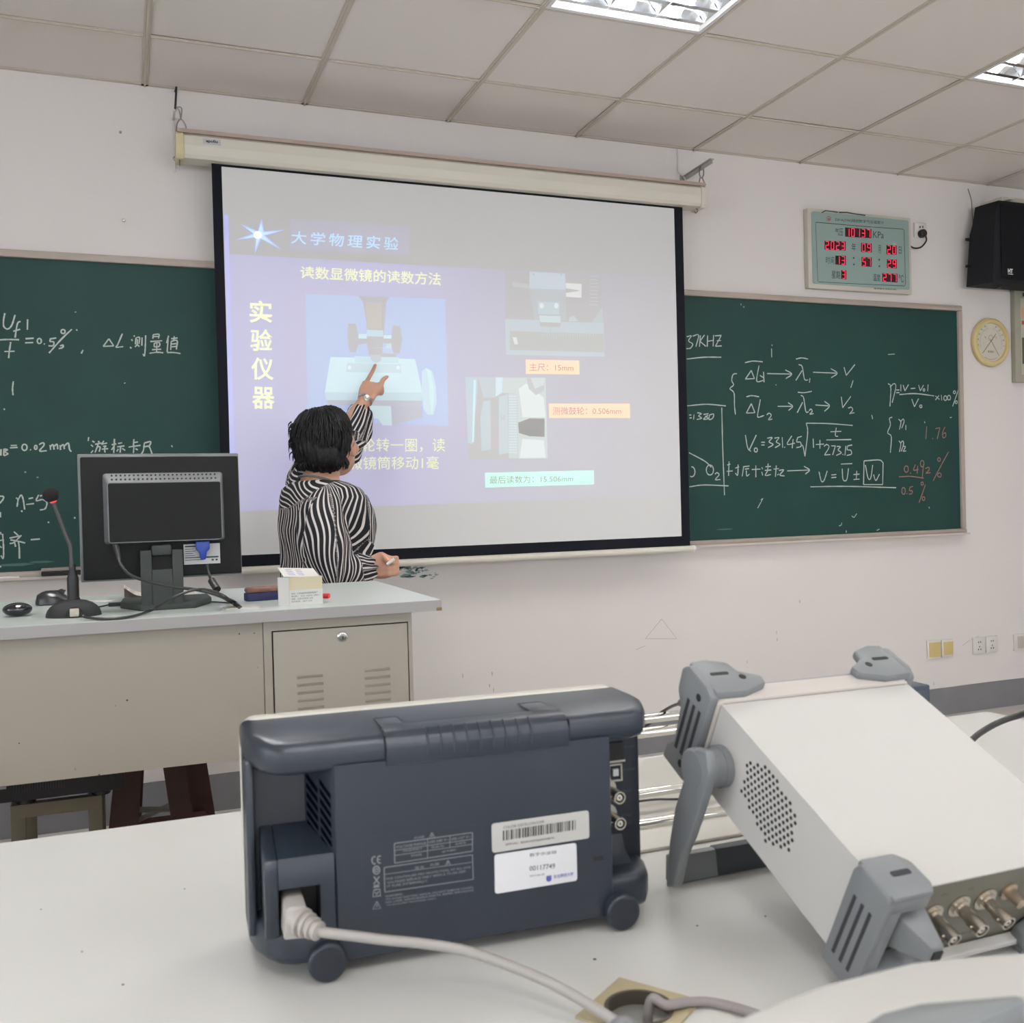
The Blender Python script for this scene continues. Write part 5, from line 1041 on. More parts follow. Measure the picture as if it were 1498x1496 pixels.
box(bm, g0 - .0012, g0 - .0001, -.0006, .02, .1815, .208); box(bm, g1 + .0001, g1 + .0012, -.0006, .02, .1815, .206)
obj('handle_seam', bm, gap, osc, smooth=False)
# connectors in the right recess
def L1(u, v, y): return atpl(u, v, T1, 1, y)
YP = .0535
bm = NB(); a, b = L1(898, 1090, YP), L1(929, 1240, YP); box(bm, .3412, b.x - .002, YP - .0008, YP + .001, .078, .178); obj('port_panel', bm, M_shd, osc, smooth=False)
M_met = mat('nickel connector', (.62, .58, .50), .28, metal=1); M_jk = mat('beige jack rim', (.45, .43, .36), .4)
c = L1(904, 1098, YP); bm = NB(); box(bm, c.x - .012, c.x + .005, YP - .004, YP, c.z - .0085, c.z + .010); j1 = obj('network_jack', bm, M_hole, osc, smooth=False)
bm = NB(); box(bm, c.x - .012, c.x + .006, YP - .0045, YP - .0005, c.z - .0105, c.z - .0085); obj('jack_lip', bm, M_jk, j1, smooth=False)
c = L1(900, 1128, YP); bm = NB(); r4 = (c.x - .0085, c.x + .0065, c.z - .0095, c.z + .0085)
for a_ in ((r4[0], r4[0] + .0015, r4[2], r4[3]), (r4[1] - .0015, r4[1], r4[2], r4[3]), (r4[0], r4[1], r4[2], r4[2] + .0015), (r4[0], r4[1], r4[3] - .0015, r4[3])): box(bm, a_[0], a_[1], YP - .0035, YP, a_[2], a_[3])
j2 = obj('usb_jack', bm, M_jk, osc, smooth=False); bm = NB(); box(bm, c.x - .0035, c.x + .0025, YP - .003, YP, c.z - .004, c.z + .003); obj('jack_tongue', bm, mat('pale tongue', (.6, .62, .62), .4), j2, smooth=False)
def bnc(parent, p, M_, L=.030, r=.0058, name='bnc_connector', d=(0, -1, 0), dirty=None):
    bm = NB(); p = Vector(p)
    lathe(bm, p, d, [(0, r * 1.75), (.0015, r * 1.75), (.0016, r * 1.25), (.004, r * 1.25), (.0042, r * .85), (L * .55, r * .85), (L * .56, r * 1.0), (L, r), (L, r * .78), (L * .6, r * .76)], 22, caps=False)
    o = obj(name, bm, M_, parent)
    u, v = basis(Vector(d)); bm = NB()
    for s in (-1, 1): cyl(bm, p + Vector(d) * L * .78 + u * r * .9 * s, p + Vector(d) * L * .78 + u * r * 1.3 * s, r * .16, n=8)
    obj('bayonet_lug', bm, M_, o)
    bm = NB(); cyl(bm, p + Vector(d) * L * .55, p + Vector(d) * L * .97, r * .5, n=14); obj('insulator', bm, mat('white insulator', (.6, .58, .52), .5), o)
    bm = NB(); cyl(bm, p + Vector(d) * L * .6, p + Vector(d) * (L * .97 + .0004), r * .16, n=10); obj('centre_contact', bm, M_hole, o)
    return o
for (u, v) in ((907, 1167), (908, 1205)):
    tip = L1(u, v, YP - .034); bnc(osc, (tip.x, YP, tip.z), M_met, .034, .0062)
bm = NB()
for (u, v, s) in ((920, 1092, '10/100'), (921, 1125, 'USB'), (917, 1156, 'TRIG OUT'), (917, 1192, 'P/F OUT')):
    c = L1(u, v, YP - .0012); text_quad(bm, s, (c.x - .006, YP - .0012, c.z - .0012), (c.x + .006, YP - .0012, c.z - .0012), (c.x + .006, YP - .0012, c.z + .0012), (c.x - .006, YP - .0012, c.z + .0012))
o = obj('port_lettering', bm, mat('dim print', (.06, .08, .09), .6), osc, smooth=False); o['kind'] = 'stuff'
# feet
for x in (.0630, .3462):
    bm = NB(); lathe(bm, (x, .03, .0172), (0, -1, 0), [(0, .0150), (.030, .0165), (.040, .0172), (.0415, .0165), (.0425, .0148)], 32); obj('rear_foot', bm, M_sh, osc)
    bm = NB(); lathe(bm, (x, -.0123, .0165), (0, -1, 0), [(0, .0145), (.001, .0145), (.0012, .0132)], 28); ft = obj('foot_pad', bm, M_rub, osc)
    bm = NB(); box(bm, x - .012, x + .012, D1 - .02, D1 + .004, 0, .016, bev=.003); obj('front_foot', bm, M_rub, osc)
# slot
bm = NB(); box(bm, .3200, .3305, -.0018, .002, .0675, .0710); obj('lock_slot', bm, M_hole, osc, smooth=False)
# moulded information panel
def LP(u, v, k=0): p = L1(u, v, -.0015 - .0004 * k); return p
Z7 = (500, 1140, 3.745)
def L7(x, y, k=0): return LP(Z7[0] + x / Z7[2], Z7[1] + y / Z7[2], k)
NY = Vector((0, -1, 0)); bm = NB()
ribbon(bm, [L7(*p) for p in ((106, 320), (766, 240), (774, 650), (120, 752), (106, 320))], .0009, NY); ip = obj('info_panel_outline', bm, mat('panel outline', (.033, .040, .052), .6), osc, smooth=False)
bm = NB()
def rec(x0, y0, x1, y1, x2, y2, x3, y3, w_=.0009):
    for p, q in (((x0, y0), (x1, y1)), ((x1, y1), (x2, y2)), ((x2, y2), (x3, y3)), ((x3, y3), (x0, y0))): ribbon(bm, [L7(*p), L7(*q)], w_, NY)
rec(288, 350, 716, 290, 716, 392, 290, 458); rec(232, 482, 716, 412, 720, 546, 236, 616)
ribbon(bm, [L7(470, 325), L7(470, 432)], .0006, NY); ribbon(bm, [L7(592, 308), L7(592, 372)], .0006, NY)
for y in (388, 416): ribbon(bm, [L7(290, y), L7(716, y - 62)], .0006, NY)
ribbon(bm, [L7(232, 520), L7(716, 452)], .0006, NY)
def tx(s, x0, y0, x1, y1, h, off=.0): text_quad(bm, s, L7(x0, y0), L7(x1, y1), L7(x1, y1 - h), L7(x0, y0 - h), off)
tx('VOLTAGE RANGE', 296, 378, 462, 354, 14, .01); tx('100-240 V~', 478, 350, 586, 334, 14, .01); tx('100-127 V~', 600, 334, 706, 318, 14, .01)
tx('FREQUENCY', 336, 398, 440, 384, 12, .01); tx('45-65 Hz', 490, 378, 560, 368, 12, .01); tx('45-440 Hz', 622, 360, 680, 350, 12, .01); tx('POWER', 380, 424, 440, 416, 12, .01); tx('120 W MAX', 548, 402, 626, 390, 12, .01)
tx('FUSE', 398, 326, 452, 318, 12, .01); tx('警告', 400, 494, 452, 486, 16); tx('FUSE', 486, 476, 534, 468, 14, .01)
tx('FOR CONTINUED FIRE PROTECTION, AT ALL LINE', 244, 552, 706, 486, 13, .01); tx('VOLTAGES REPLACE ONLY WITH A T3.15A 250V', 248, 572, 680, 508, 13, .01); tx('IT FUSE INTERNALLY', 248, 592, 470, 560, 13, .01)
tx('WARNING:', 238, 646, 334, 632, 12, .01); tx('TO AVOID ELECTRIC SHOCK, DO NOT REMOVE COVERS,', 240, 664, 722, 596, 12, .01); tx('NO USER SERVICEABLE PARTS, REFER SERVICING', 240, 680, 722, 612, 12, .01); tx('TO QUALIFIED PERSONNEL ONLY.', 244, 694, 520, 656, 10, .01)
for (a0_, a1_, x, y) in ((60, 300, 178, 442), (60, 300, 208, 438)):
    ribbon(bm, [L7(x + 13 * math.cos(R(t)), y + 20 * math.sin(R(t))) for t in range(a0_, a1_ + 1, 20)], .0012, NY)
ribbon(bm, [L7(198, 438), L7(212, 437)], .0012, NY)
ribbon(bm, [L7(190 + 18 * math.cos(R(t)), 496 + 22 * math.sin(R(t))) for t in range(0, 361, 30)], .0012, NY); ribbon(bm, [L7(190 + 8 * math.cos(R(t)), 496 + 10 * math.sin(R(t))) for t in range(0, 361, 45)], .0010, NY)
for st in (((176, 532), (206, 572)), ((206, 530), (174, 574)), ((174, 582), (204, 578)), ((172, 590), (206, 586)), ((176, 604), (208, 600), (212, 636), (170, 642), (176, 604)), ((182, 614), (190, 630), (202, 612))): ribbon(bm, [L7(*p) for p in st], .0012, NY)
for (x, y, r_) in ((494, 308, 18), (582, 458, 15), (192, 690, 22)):
    ribbon(bm, [L7(*p) for p in ((x, y - r_), (x + r_, y + r_ * .7), (x - r_, y + r_ * .9), (x, y - r_))], .0010, NY); ribbon(bm, [L7(x, y - r_ * .3), L7(x, y + r_ * .4)], .0010, NY)
o = obj('info_print', bm, M_prt, osc, smooth=False); o['kind'] = 'stuff'
# two stickers
def sticker(name, P, m, lab):
    bm = NB(); q = [L7(*p, 0) for p in P]; n_ = 4; r = .003; pts = []
    c_ = [Vector((p.x, p.z)) for p in q]
    for i in range(4):
        a, b, c2 = c_[i - 1], c_[i], c_[(i + 1) % 4]; u1, u2 = (a - b).normalized(), (c2 - b).normalized()
        for t in range(n_ + 1):
            f = t / n_; pts.append(b + u1 * r * (1 - f) ** 2 + u2 * r * f ** 2)
    prism(bm, [(p.x, p.y) for p in pts], -.0019, -.0011, 'y'); return obj(name, bm, m, osc, smooth=False, label=lab)
s1_ = sticker('barcode_sticker', ((820, 242), (1352, 168), (1356, 320), (824, 402)), M_stk, 'silver barcode sticker')
s2_ = sticker('asset_sticker', ((836, 412), (1284, 346), (1290, 552), (840, 626)), M_stw, 'white asset sticker with number')
def K7(x, y): return L7(x, y, 1) + Vector((0, -.0003, 0))
bm = NB(); random.seed(11); x = 882
while x < 1284:
    w_ = random.choice((3, 4, 5, 8, 10)); x2 = x + w_
    yt = lambda X: 280 - (X - 882) * .150; yb2 = lambda X: 334 - (X - 882) * .150
    quad(bm, [K7(x, yb2(x)), K7(x2, yb2(x2)), K7(x2, yt(x2)), K7(x, yt(x))]); x = x2 + random.choice((4, 5, 7, 9))
text_quad(bm, 'COLOR OSCILLOSCOPE', K7(884, 270), K7(1108, 236), K7(1108, 222), K7(884, 256), .0); text_quad(bm, 'SERIAL  SDR1ED2J2R00876', K7(896, 364), K7(1164, 326), K7(1164, 314), K7(896, 350), .0)
o = obj('barcode_print', bm, mat('brown grey print', (.06, .055, .055), .6), s1_, smooth=False); o['kind'] = 'stuff'
bm = NB(); text_quad(bm, '数字示波器', K7(1028, 424), K7(1176, 404), K7(1176, 386), K7(1028, 404)); text_quad(bm, '00117749', K7(1028, 500), K7(1168, 486), K7(1168, 458), K7(1028, 474), .01); text_quad(bm, '2017-06-20', K7(1028, 534), K7(1110, 522), K7(1110, 512), K7(1028, 524))
o = obj('asset_print', bm, mat('grey print', (.14, .14, .16), .6), s2_, smooth=False); o['kind'] = 'stuff'
bm = NB(); text_quad(bm, '东北师范大学', K7(1160, 542), K7(1268, 526), K7(1268, 506), K7(1160, 522), .01)
ribbon(bm, [K7(1134 + 12 * math.cos(R(t)), 542 + 14 * math.sin(R(t))) for t in range(0, 361, 30)], .0012, NY); quad(bm, [K7(*p) for p in ((1120, 528), (1148, 524), (1148, 546), (1134, 560), (1120, 550))])
o = obj('emblem_print', bm, mat('blue print', (.10, .13, .45), .6), s2_, smooth=False); o['kind'] = 'stuff'
# power plug and its lead
M_gp = mat('warm grey plug plastic', (.42, .39, .36), .45); M_gc = mat('grey power lead', (.36, .34, .32), .42)
def W1P(x, y, z): return T1 @ Vector((x, y, z))
plg = thing('power_lead', 'warm grey power lead plugged into the oscilloscope and running to the bench outlet', 'cable', W1P(.034, -.01, .055))
bm = NB(); Mp = T1 @ Matrix.Translation((.0355, .012, .058)) @ Matrix.Rotation(R(4), 4, 'Y')
prism(bm, [(-.0095, -.011), (-.0095, .015), (-.006, .0175), (.008, .0175), (.0095, .010), (.0105, .000), (.0085, -.011)], -.034, .0178, 'y', bev=.003, M=Mp); obj('plug_body', bm, M_gp, plg, True, label='ribbed grey plug')
path = [aty(430, 1341, .866), aty(444, 1349, .857), aty(457, 1357, .849), aty(468, 1362, .843)]
bm = NB(); tube(bm, spline(path, 4), [.0095, .0092, .0090, .0088, .0086, .0082, .0078, .0074, .007, .0066, .0062, .0058, .0055], 14)
for t in range(4):
    p = Vector(path[0]).lerp(Vector(path[-1]), .25 + .2 * t); d = (Vector(path[-1]) - Vector(path[0])).normalized()
    lathe(bm, p + Vector((0, 0, -.0005)), d, [(0, .0080 - .0006 * t), (.0006, .0122 - .0013 * t), (.0034, .0122 - .0013 * t), (.0040, .0080 - .0006 * t)], 16)
obj('strain_relief', bm, M_gp, plg, True)
ys = ((485, 1365, .838), (520, 1369, .832), (560, 1374, .825), (620, 1380, .815), (680, 1390, .800), (740, 1410, .776), (800, 1435, .748), (850, 1462, .722), (885, 1484, .705), (905, 1497, .700))
pp = [path[-2], path[-1]] + [aty(*q) for q in ys] + [Vector((gc.x - .006, gc.y + .002, BZ - .02))]
bm = NB(); tube(bm, spline(pp, 8), .0044, 12); obj('lead', bm, M_gc, plg, True)
# second lead coming out of the hole to the right
pp = [(gc.x + .004, gc.y - .004, BZ - .02), (gc.x + .008, gc.y - .006, BZ + .010), atz(975, 1470, BZ + .008), atz(1005, 1466, BZ + .006), atz(1040, 1466, BZ + .004), atz(1090, 1478, BZ + .0045), atz(1150, 1500, BZ + .0045)]
bm = NB(); tube(bm, spline(pp, 8), .0040, 12); tag(obj('grey_cable', bm, mat('mauve grey cable', (.27, .24, .24), .5)), 'thick mauve grey cable leaving the bench outlet to the right', 'cable')
# ================================================================ white signal generator resting on its bail
k_ = .975
T2 = Matrix.Translation(Vector((.5684 * k_, .6877 * k_, EYE - .42 * k_ + .0018))) @ Matrix.Rotation(.0177, 4, 'Z') @ Matrix.Rotation(.4544, 4, 'X') @ Matrix.Rotation(.0121, 4, 'Y')
W2_, H2_, D2_ = .2482 * k_, .0968 * k_, .2576 * k_
def L2(u, v, ax, k): return atpl(u, v, T2, ax, k)
gen = thing('signal_generator', 'white signal generator with grey corner bumpers, tilted up on its bail handle', 'signal generator', T2.to_translation(), T2.to_3x3())
M_case = mat('off white enamelled case', (.54, .528, .505), .42, bump=.12, bscale=900); M_bump = mat('blue grey bumper plastic', (.185, .195, .205), .45, bump=.15, bscale=700)
M_rear = mat('olive grey rear panel', (.155, .147, .115), .45); M_crm = mat('pinkish cream frame', (.54, .50, .46), .4)
bm = NB(); t_ = .0016
box(bm, 0, W2_, 0, D2_, H2_ - t_, H2_); box(bm, 0, W2_, 0, D2_, 0, t_); box(bm, 0, t_, 0, D2_, t_, H2_ - t_); box(bm, W2_ - t_, W2_, 0, D2_, t_, H2_ - t_); obj('case', bm, M_case, gen, smooth=False)
bm = NB(); box(bm, t_, W2_ - t_, .006, .009, t_, H2_ - t_); obj('rear_panel', bm, M_rear, gen, smooth=False)
bm = NB(); prism(bm, rrect(-.0022, W2_ + .0022, -.0025, H2_ + .0028, .006), D2_ + .0012, D2_ + .024, 'y', bev=.002, which='rims'); obj('front_frame', bm, M_crm, gen)
bm = NB(); prism(bm, rrect(.0005, W2_ - .0005, .0005, H2_ - .0003, .004), D2_ - .002, D2_ + .0016, 'y'); obj('seam', bm, mat('dark brown seam', (.12, .09, .08), .7), gen)
bm = NB(); prism(bm, rrect(.001, W2_ - .001, .001, H2_ - .0, .006), D2_ + .024, D2_ + .030, 'y', bev=.002, which='rims'); fp = obj('front_panel', bm, mat('grey front panel', (.3, .31, .33), .5), gen)
# vents in the left side
poly = [(.1978, .0733), (.1632, .0905), (.1137, .0749), (.1109, .0386), (.1426, .0214), (.1939, .0377)]
poly = [(a * k_, b * k_) for a, b in poly]
def inside(p):
    r = True
    for i in range(len(poly)):
        a, b = poly[i], poly[(i + 1) % len(poly)]
        if (b[0] - a[0]) * (p[1] - a[1]) - (b[1] - a[1]) * (p[0] - a[0]) < -1e-5: r = False
    return r
if not inside((.15 * k_, .055 * k_)): poly.reverse()
bm = NB(); pit = .0066; cnt = 0
for i in range(-20, 20):
    for j in range(-20, 20):
        y, z = .152 + pit * (i + .5 * (j % 2)), .055 + pit * .866 * j
        if inside((y, z)): cyl(bm, (-.0004, y, z), (.001, y, z), .0019, n=10); cnt += 1
o = obj('vent_hole', bm, M_hole, gen); o['kind'] = 'stuff'
# bumpers -------------------------------------------------------------
def pulled(bm, fn):
    for v in bm.verts: v.co = Vector(fn(v.co))
yF = D2_ + .004
def front_bumper(s):      # s=0 left, 1 right (mirrored)
    mx = (lambda x: x) if s == 0 else (lambda x: W2_ - x)
    bm = NB()
    side = [(yF, -.004), (yF, H2_ + .006), (yF + .012, H2_ + .0125), (yF + .048, H2_ + .0125), (yF + .058, H2_ + .004), (yF + .056, H2_ - .022), (yF + .044, H2_ - .036), (yF + .040, .018), (yF + .050, .006), (yF + .052, -.012), (yF + .008, -.012)]
    prism(bm, [(y, z) for y, z in side], *sorted((mx(-.0125), mx(-.0005))), 'x', bev=.0035)
    for zz, sg in ((H2_, 1), (0, -1)):
        top = [(-.006, yF + .001), (.030, yF + .0), (.060, yF + .010), (.062, yF + .022), (.040, yF + .034), (.036, yF + .050), (.012, yF + .058), (-.006, yF + .056)]
        if sg < 0: top = [(-.006, yF + .004), (.05, yF + .004), (.05, yF + .03), (.02, yF + .045), (-.006, yF + .048)]
        pts = [(mx(x), y) for x, y in top]
        a_, b_ = sorted((zz + sg * .0015, zz + sg * .0120)); prism(bm, pts, a_, b_, 'z', bev=.003)
    o = obj('front_bumper', bm, M_bump, gen, angle=40)
    for zq in (0,):
        bm = NB()
        for q in range(3): box(bm, *sorted((mx(-.0130), mx(-.0110))), yF + .008 + q * .011, yF + .0125 + q * .011, .014, H2_ - .018)
        obj('bumper_slot', bm, mat('bumper slot shadow', (.03, .032, .036), .8), o, smooth=False)
        bm = NB(); a, b = sorted((mx(.004), mx(.026))); prism(bm, rrect(a, b, yF + .028, yF + .033, .002), H2_ + .0118, H2_ + .0124, 'z'); cyl(bm, (mx(.038), yF + .022, H2_ + .0118), (mx(.038), yF + .022, H2_ + .0125), .0040, n=14)
        for z in (.004, H2_ - .006): cyl(bm, (mx(-.0128), yF + .018, z), (mx(-.011), yF + .018, z), .0042, n=14)
        obj('bumper_hole', bm, M_hole, o, smooth=False)
front_bumper(0); front_bumper(1)
def rear_bumper(s):
    mx = (lambda x: x) if s == 0 else (lambda x: W2_ - x)
    bm = NB(); G = -.0065
    side = [(.031, G), (.033, H2_ - .002), (.028, H2_ + .0075), (-.006, H2_ + .0075), (-.011, H2_ + .002), (-.011, G + .003), (-.006, G)]
    prism(bm, side, *sorted((mx(-.0085), mx(-.0004))), 'x', bev=.003)
    prism(bm, [(mx(x), y) for x, y in ((-.006, .033), (.030, .033), (.040, .022), (.041, -.002), (.036, -.011), (-.006, -.011))], H2_ + .0004, H2_ + .0080, 'z', bev=.003)
    box(bm, *sorted((mx(-.006), mx(.036))), -.011, -.001, H2_ - .012, H2_ + .003, bev=.003)       # lip over the rear edge
    box(bm, *sorted((mx(-.007), mx(.010))), -.011, -.001, G, H2_ - .004, bev=.003)
    prism(bm, [(mx(x), z) for x, z in ((-.006, G), (.050, G), (.064, .003), (.062, .015), (.046, .023), (.020, .024), (-.006, .020))], -.014, .004, 'y', bev=.003)
    prism(bm, [(mx(x), y) for x, y in ((-.006, .031), (.03, .031), (.06, .01), (.06, -.012), (-.006, -.012))], G, -.0004, 'z', bev=.001)
    o = obj('rear_bumper', bm, M_bump, gen, angle=40)
    # cord horn standing out behind
    bm = NB(); A_ = [(.008, .040), (.044, .040), (.044, .078), (.008, .078)]; B_ = [(.026, .050), (.042, .048), (.042, .064), (.027, .066)]
    va = [bm.verts.new((mx(x), .002, z)) for x, z in A_]; vb = [bm.verts.new((mx(x), -.034, z)) for x, z in B_]; bridge(bm, va, vb); bm.faces.new(va[::-1]); bm.faces.new(vb)
    r = bmesh.ops.bevel(bm, geom=list(bm.edges), offset=.0025, segments=2, profile=.5, affect='EDGES'); h = obj('cord_horn', bm, M_bump, o)
    bm = NB(); box(bm, *sorted((mx(.031), mx(.040))), -.0357, -.031, .052, .061); obj('horn_hole', bm, M_hole, o, smooth=False)
    bm = NB(); a, b = sorted((mx(.010), mx(.030))); prism(bm, rrect(a, b, .009, .0145, .002), H2_ + .0075, H2_ + .0084, 'z')
    for q in range(3): box(bm, *sorted((mx(-.0088), mx(-.0070))), .000 + q * .0095, .0035 + q * .0095, .010, H2_ - .020)
    obj('bumper_slot', bm, mat('bumper slot shadow', (.03, .032, .036), .8), o, smooth=False)
rear_bumper(0); rear_bumper(1)
# rear connectors
M_oldmet = mat('tarnished nickel', (.62, .57, .50), .22, metal=1)
for (u, v) in ((1362, 1337), (1402, 1324), (1440, 1314)):
    p = L2(u, v, 1, .006); bnc(gen, (p.x, .006, p.z), M_oldmet, .028, .0066)
p = L2(1474, 1302, 1, .006); bm = NB(); lathe(bm, (p.x, .006, p.z), (0, -1, 0), [(0, .009), (.002, .009), (.0021, .0052), (.016, .0052), (.0165, .004)], 18); obj('gold_connector', bm, mat('brass connector', (.55, .45, .36), .35, metal=1), gen)
p = L2(1497, 1348, 1, .006); bm = NB(); cyl(bm, (p.x, .006, p.z), (p.x, -.004, p.z), .008, n=18); obj('round_jack', bm, M_bk, gen)
p = L2(1336, 1388, 1, .006); bm = NB(); box(bm, p.x - .010, p.x + .006, .003, .006, p.z - .006, p.z + .006); obj('network_jack', bm, M_hole, gen, smooth=False)
p = L2(1364, 1385, 1, .006); bm = NB()
for a_ in ((-.008, -.0065, -.009, .008), (.0065, .008, -.009, .008), (-.008, .008, .0065, .008), (-.008, .008, -.009, -.0075)): box(bm, p.x + a_[0], p.x + a_[1], .002, .006, p.z + a_[2], p.z + a_[3])
j = obj('usb_jack', bm, mat('dark metal shell', (.2, .19, .17), .4, metal=.6), gen, smooth=False); bm = NB(); box(bm, p.x - .0035, p.x + .0035, .002, .0058, p.z - .004, p.z + .004); obj('jack_tongue', bm, mat('pale tongue', (.6, .62, .62), .4), j, smooth=False)
bm = NB()
for (u, v, s, w_) in ((1330, 1379, 'LAN', .010), (1368, 1372, 'USB DEVICE', .014), (1350, 1322, '10MHz', .010), (1382, 1308, 'CH1', .006), (1420, 1300, 'CH2', .006), (1427, 1360, 'MAC 00-19-AF-3C-21', .034)):
    c = L2(u, v, 1, .0056); text_quad(bm, s, (c.x - w_ / 2, .0056, c.z - .0012), (c.x + w_ / 2, .0056, c.z - .0012), (c.x + w_ / 2, .0056, c.z + .0012), (c.x - w_ / 2, .0056, c.z + .0012), .01)
o = obj('rear_lettering', bm, M_pr, gen, smooth=False); o['kind'] = 'stuff'
bm = NB(); box(bm, .075, W2_ - .02, -.006, .004, .0, .006, bev=.001); obj('rear_ledge', bm, M_case, gen, smooth=False)
# bail handle: hub, arm, crossbar
HUB = L2(1057, 1120, 0, 0); hb = (HUB.y, HUB.z)
foot = T2.inverted() @ atz(976, 1297, BZ + .0005)
XA = -.033
def AP(u, v): p = L2(u, v, 0, XA); return (p.y, p.z)
arm = [AP(*q) for q in ((1020, 1093), (1010, 1112), (1001, 1145), (990, 1180), (982, 1230), (977, 1297), (990, 1297), (1000, 1252), (1012, 1225), (1024, 1190), (1034, 1158), (1040, 1130), (1036, 1100))]
Rw = T2.to_3x3(); down = Rw.inverted() @ Vector((0, 0, -1))
def bail_arm(s):
    mx = (lambda x: x) if s == 0 else (lambda x: W2_ - x)
    bm = NB(); lathe(bm, (mx(0), *hb), (-1 if s == 0 else 1, 0, 0), [(0, .0215), (.007, .0215), (.008, .0195), (.016, .0190), (.024, .0205)], 32); hub = obj('bail_hub', bm, M_bump, gen)
    bm = NB(); a, b = sorted((mx(-.036), mx(-.025))); prism(bm, arm, a, b, 'x', bev=.003)
    lathe(bm, (mx(-.024), *hb), (-1 if s == 0 else 1, 0, 0), [(0, .0215), (.010, .0215), (.0125, .019)], 32)
    return obj('bail_arm', bm, M_bump, gen, angle=40)
bail_arm(0); bail_arm(1)
fy, fz = foot.y, foot.z
up = -down; fwd = Vector((0, up.z, -up.y))
def BQ(a, b): return (fy + fwd.y * a + up.y * b, fz + fwd.z * a + up.z * b)      # a along the bench, b upward
bm = NB(); x0_, x1_ = foot.x + .007, W2_ - foot.x - .007
prism(bm, [BQ(0, .0005), BQ(.004, .0295), BQ(.015, .030), BQ(.016, .0005)], x0_, x1_, 'x', bev=.0025); cb_ = obj('bail_crossbar', bm, M_bump, gen)
bm = NB(); prism(bm, [BQ(-.0012, .002), BQ(.0026, .0302), BQ(.0155, .0306), BQ(.0172, .002)], .045, W2_ - .045, 'x', bev=.001); gp = obj('crossbar_grip', bm, mat('dark grip', (.05, .055, .062), .6), cb_)
# ================================================================ acoustic rail apparatus behind the instruments
M_chr = mat('polished steel rod', (.78, .77, .73), .12, metal=1)
a1, a2 = .36, .98
rail = thing('rail_apparatus', 'measuring apparatus with four chrome rods on a pale base plate behind the oscilloscope', 'measuring apparatus', (.66, 1.15, BZ))
py_ = atz(1040, 1231, BZ).y; pyb = byf - .02
bm = NB(); box(bm, a1 - .01, a2 + .02, py_, pyb, BZ + .0004, BZ + .0044, bev=.001); obj('base_plate', bm, mat('ivory base plate', (.60, .58, .52), .4), rail, True)
rods = []
for (u0, v0, u1, v1, y, r_) in ((962, 1050, 1002, 1043.5, 1.27, .0068), (962, 1070, 998, 1064, 1.22, .0070), (935, 1162, 990, 1152, 1.16, .0062), (935, 1207, 1000, 1196, 1.10, .0068)):
    z = (aty(u0, v0, y).z + aty(u1, v1, y).z) / 2; rods.append((y, z, r_)); bm = NB(); cyl(bm, (a1, y, z), (a2, y, z), r_, n=20); obj('guide_rod', bm, M_chr, rail, True)
for x in (a1, a2):
    bm = NB(); box(bm, x - .006, x + .006, 1.085, 1.30, BZ + .004, max(z for _, z, _ in rods) + .02, bev=.002); obj('end_block', bm, mat('grey cast block', (.3, .3, .3), .5), rail, True)
bm = NB(); tube(bm, spline([aty(932, 1172, 1.13), aty(960, 1169, 1.13), aty(1000, 1168, 1.13), aty(1045, 1160, 1.13), aty(1100, 1150, 1.13)], 6), .0016, 8); tag(obj('thin_signal_cable', bm, M_cb), 'thin black cable running between the lower chrome rods', 'cable')
bm = NB(); pts = [aty(925, 1072, 1.35), aty(950, 1058, 1.33), aty(966, 1043, 1.30), aty(985, 1032, 1.2), aty(1000, 1028, 1.05), aty(1012, 1027, .985)]; tube(bm, spline(pts, 6), .0022, 8); sc_ = obj('signal_cable', bm, M_cb); tag(sc_, 'black signal cable rising above the chrome rods to the front of the signal generator', 'cable')
bm = NB(); tube(bm, [aty(997, 1028, 1.07), aty(1008, 1027, 1.0)], .0050, 12); obj('cable_plug', bm, M_bk, sc_, True)
# small dark blue instrument beyond the generator
c0, c1 = aty(1345, 1004, 1.22), aty(1361, 1001, 1.22)
xr_ = c1.x; ztp = c1.z
dk = thing('equipment_box', 'dark blue instrument box showing just behind the signal generator', 'instrument', (xr_ - .07, 1.28, BZ))
M_db = mat('dark blue case', (.035, .048, .070), .5)
bm = NB(); box(bm, xr_ - .14, xr_, 1.22, 1.34, BZ + .012, ztp, bev=.003); obj('case', bm, M_db, dk, True)
bm = NB(); box(bm, xr_ - .134, xr_ - .006, 1.2185, 1.221, BZ + .018, ztp - .008, bev=.001); obj('rear_cover', bm, mat('blue grey cover', (.05, .062, .085), .5), dk, True)
for x in (xr_ - .12, xr_ - .02):
    for y in (1.24, 1.32): bm = NB(); cyl(bm, (x, y, BZ), (x, y, BZ + .013), .008, n=14); obj('foot', bm, M_rub, dk, True)
bm = NB(); pts = [aty(1395, 1112, 1.0), aty(1422, 1082, 1.02), aty(1440, 1068, 1.03), aty(1462, 1056, 1.03), aty(1485, 1048, 1.02), aty(1515, 1042, 1.0), aty(1560, 1060, .98)]
tube(bm, spline(pts, 8), .0042, 12); tag(obj('black_cable', bm, M_cb), 'thick black cable arching up behind the signal generator at the right edge', 'cable')
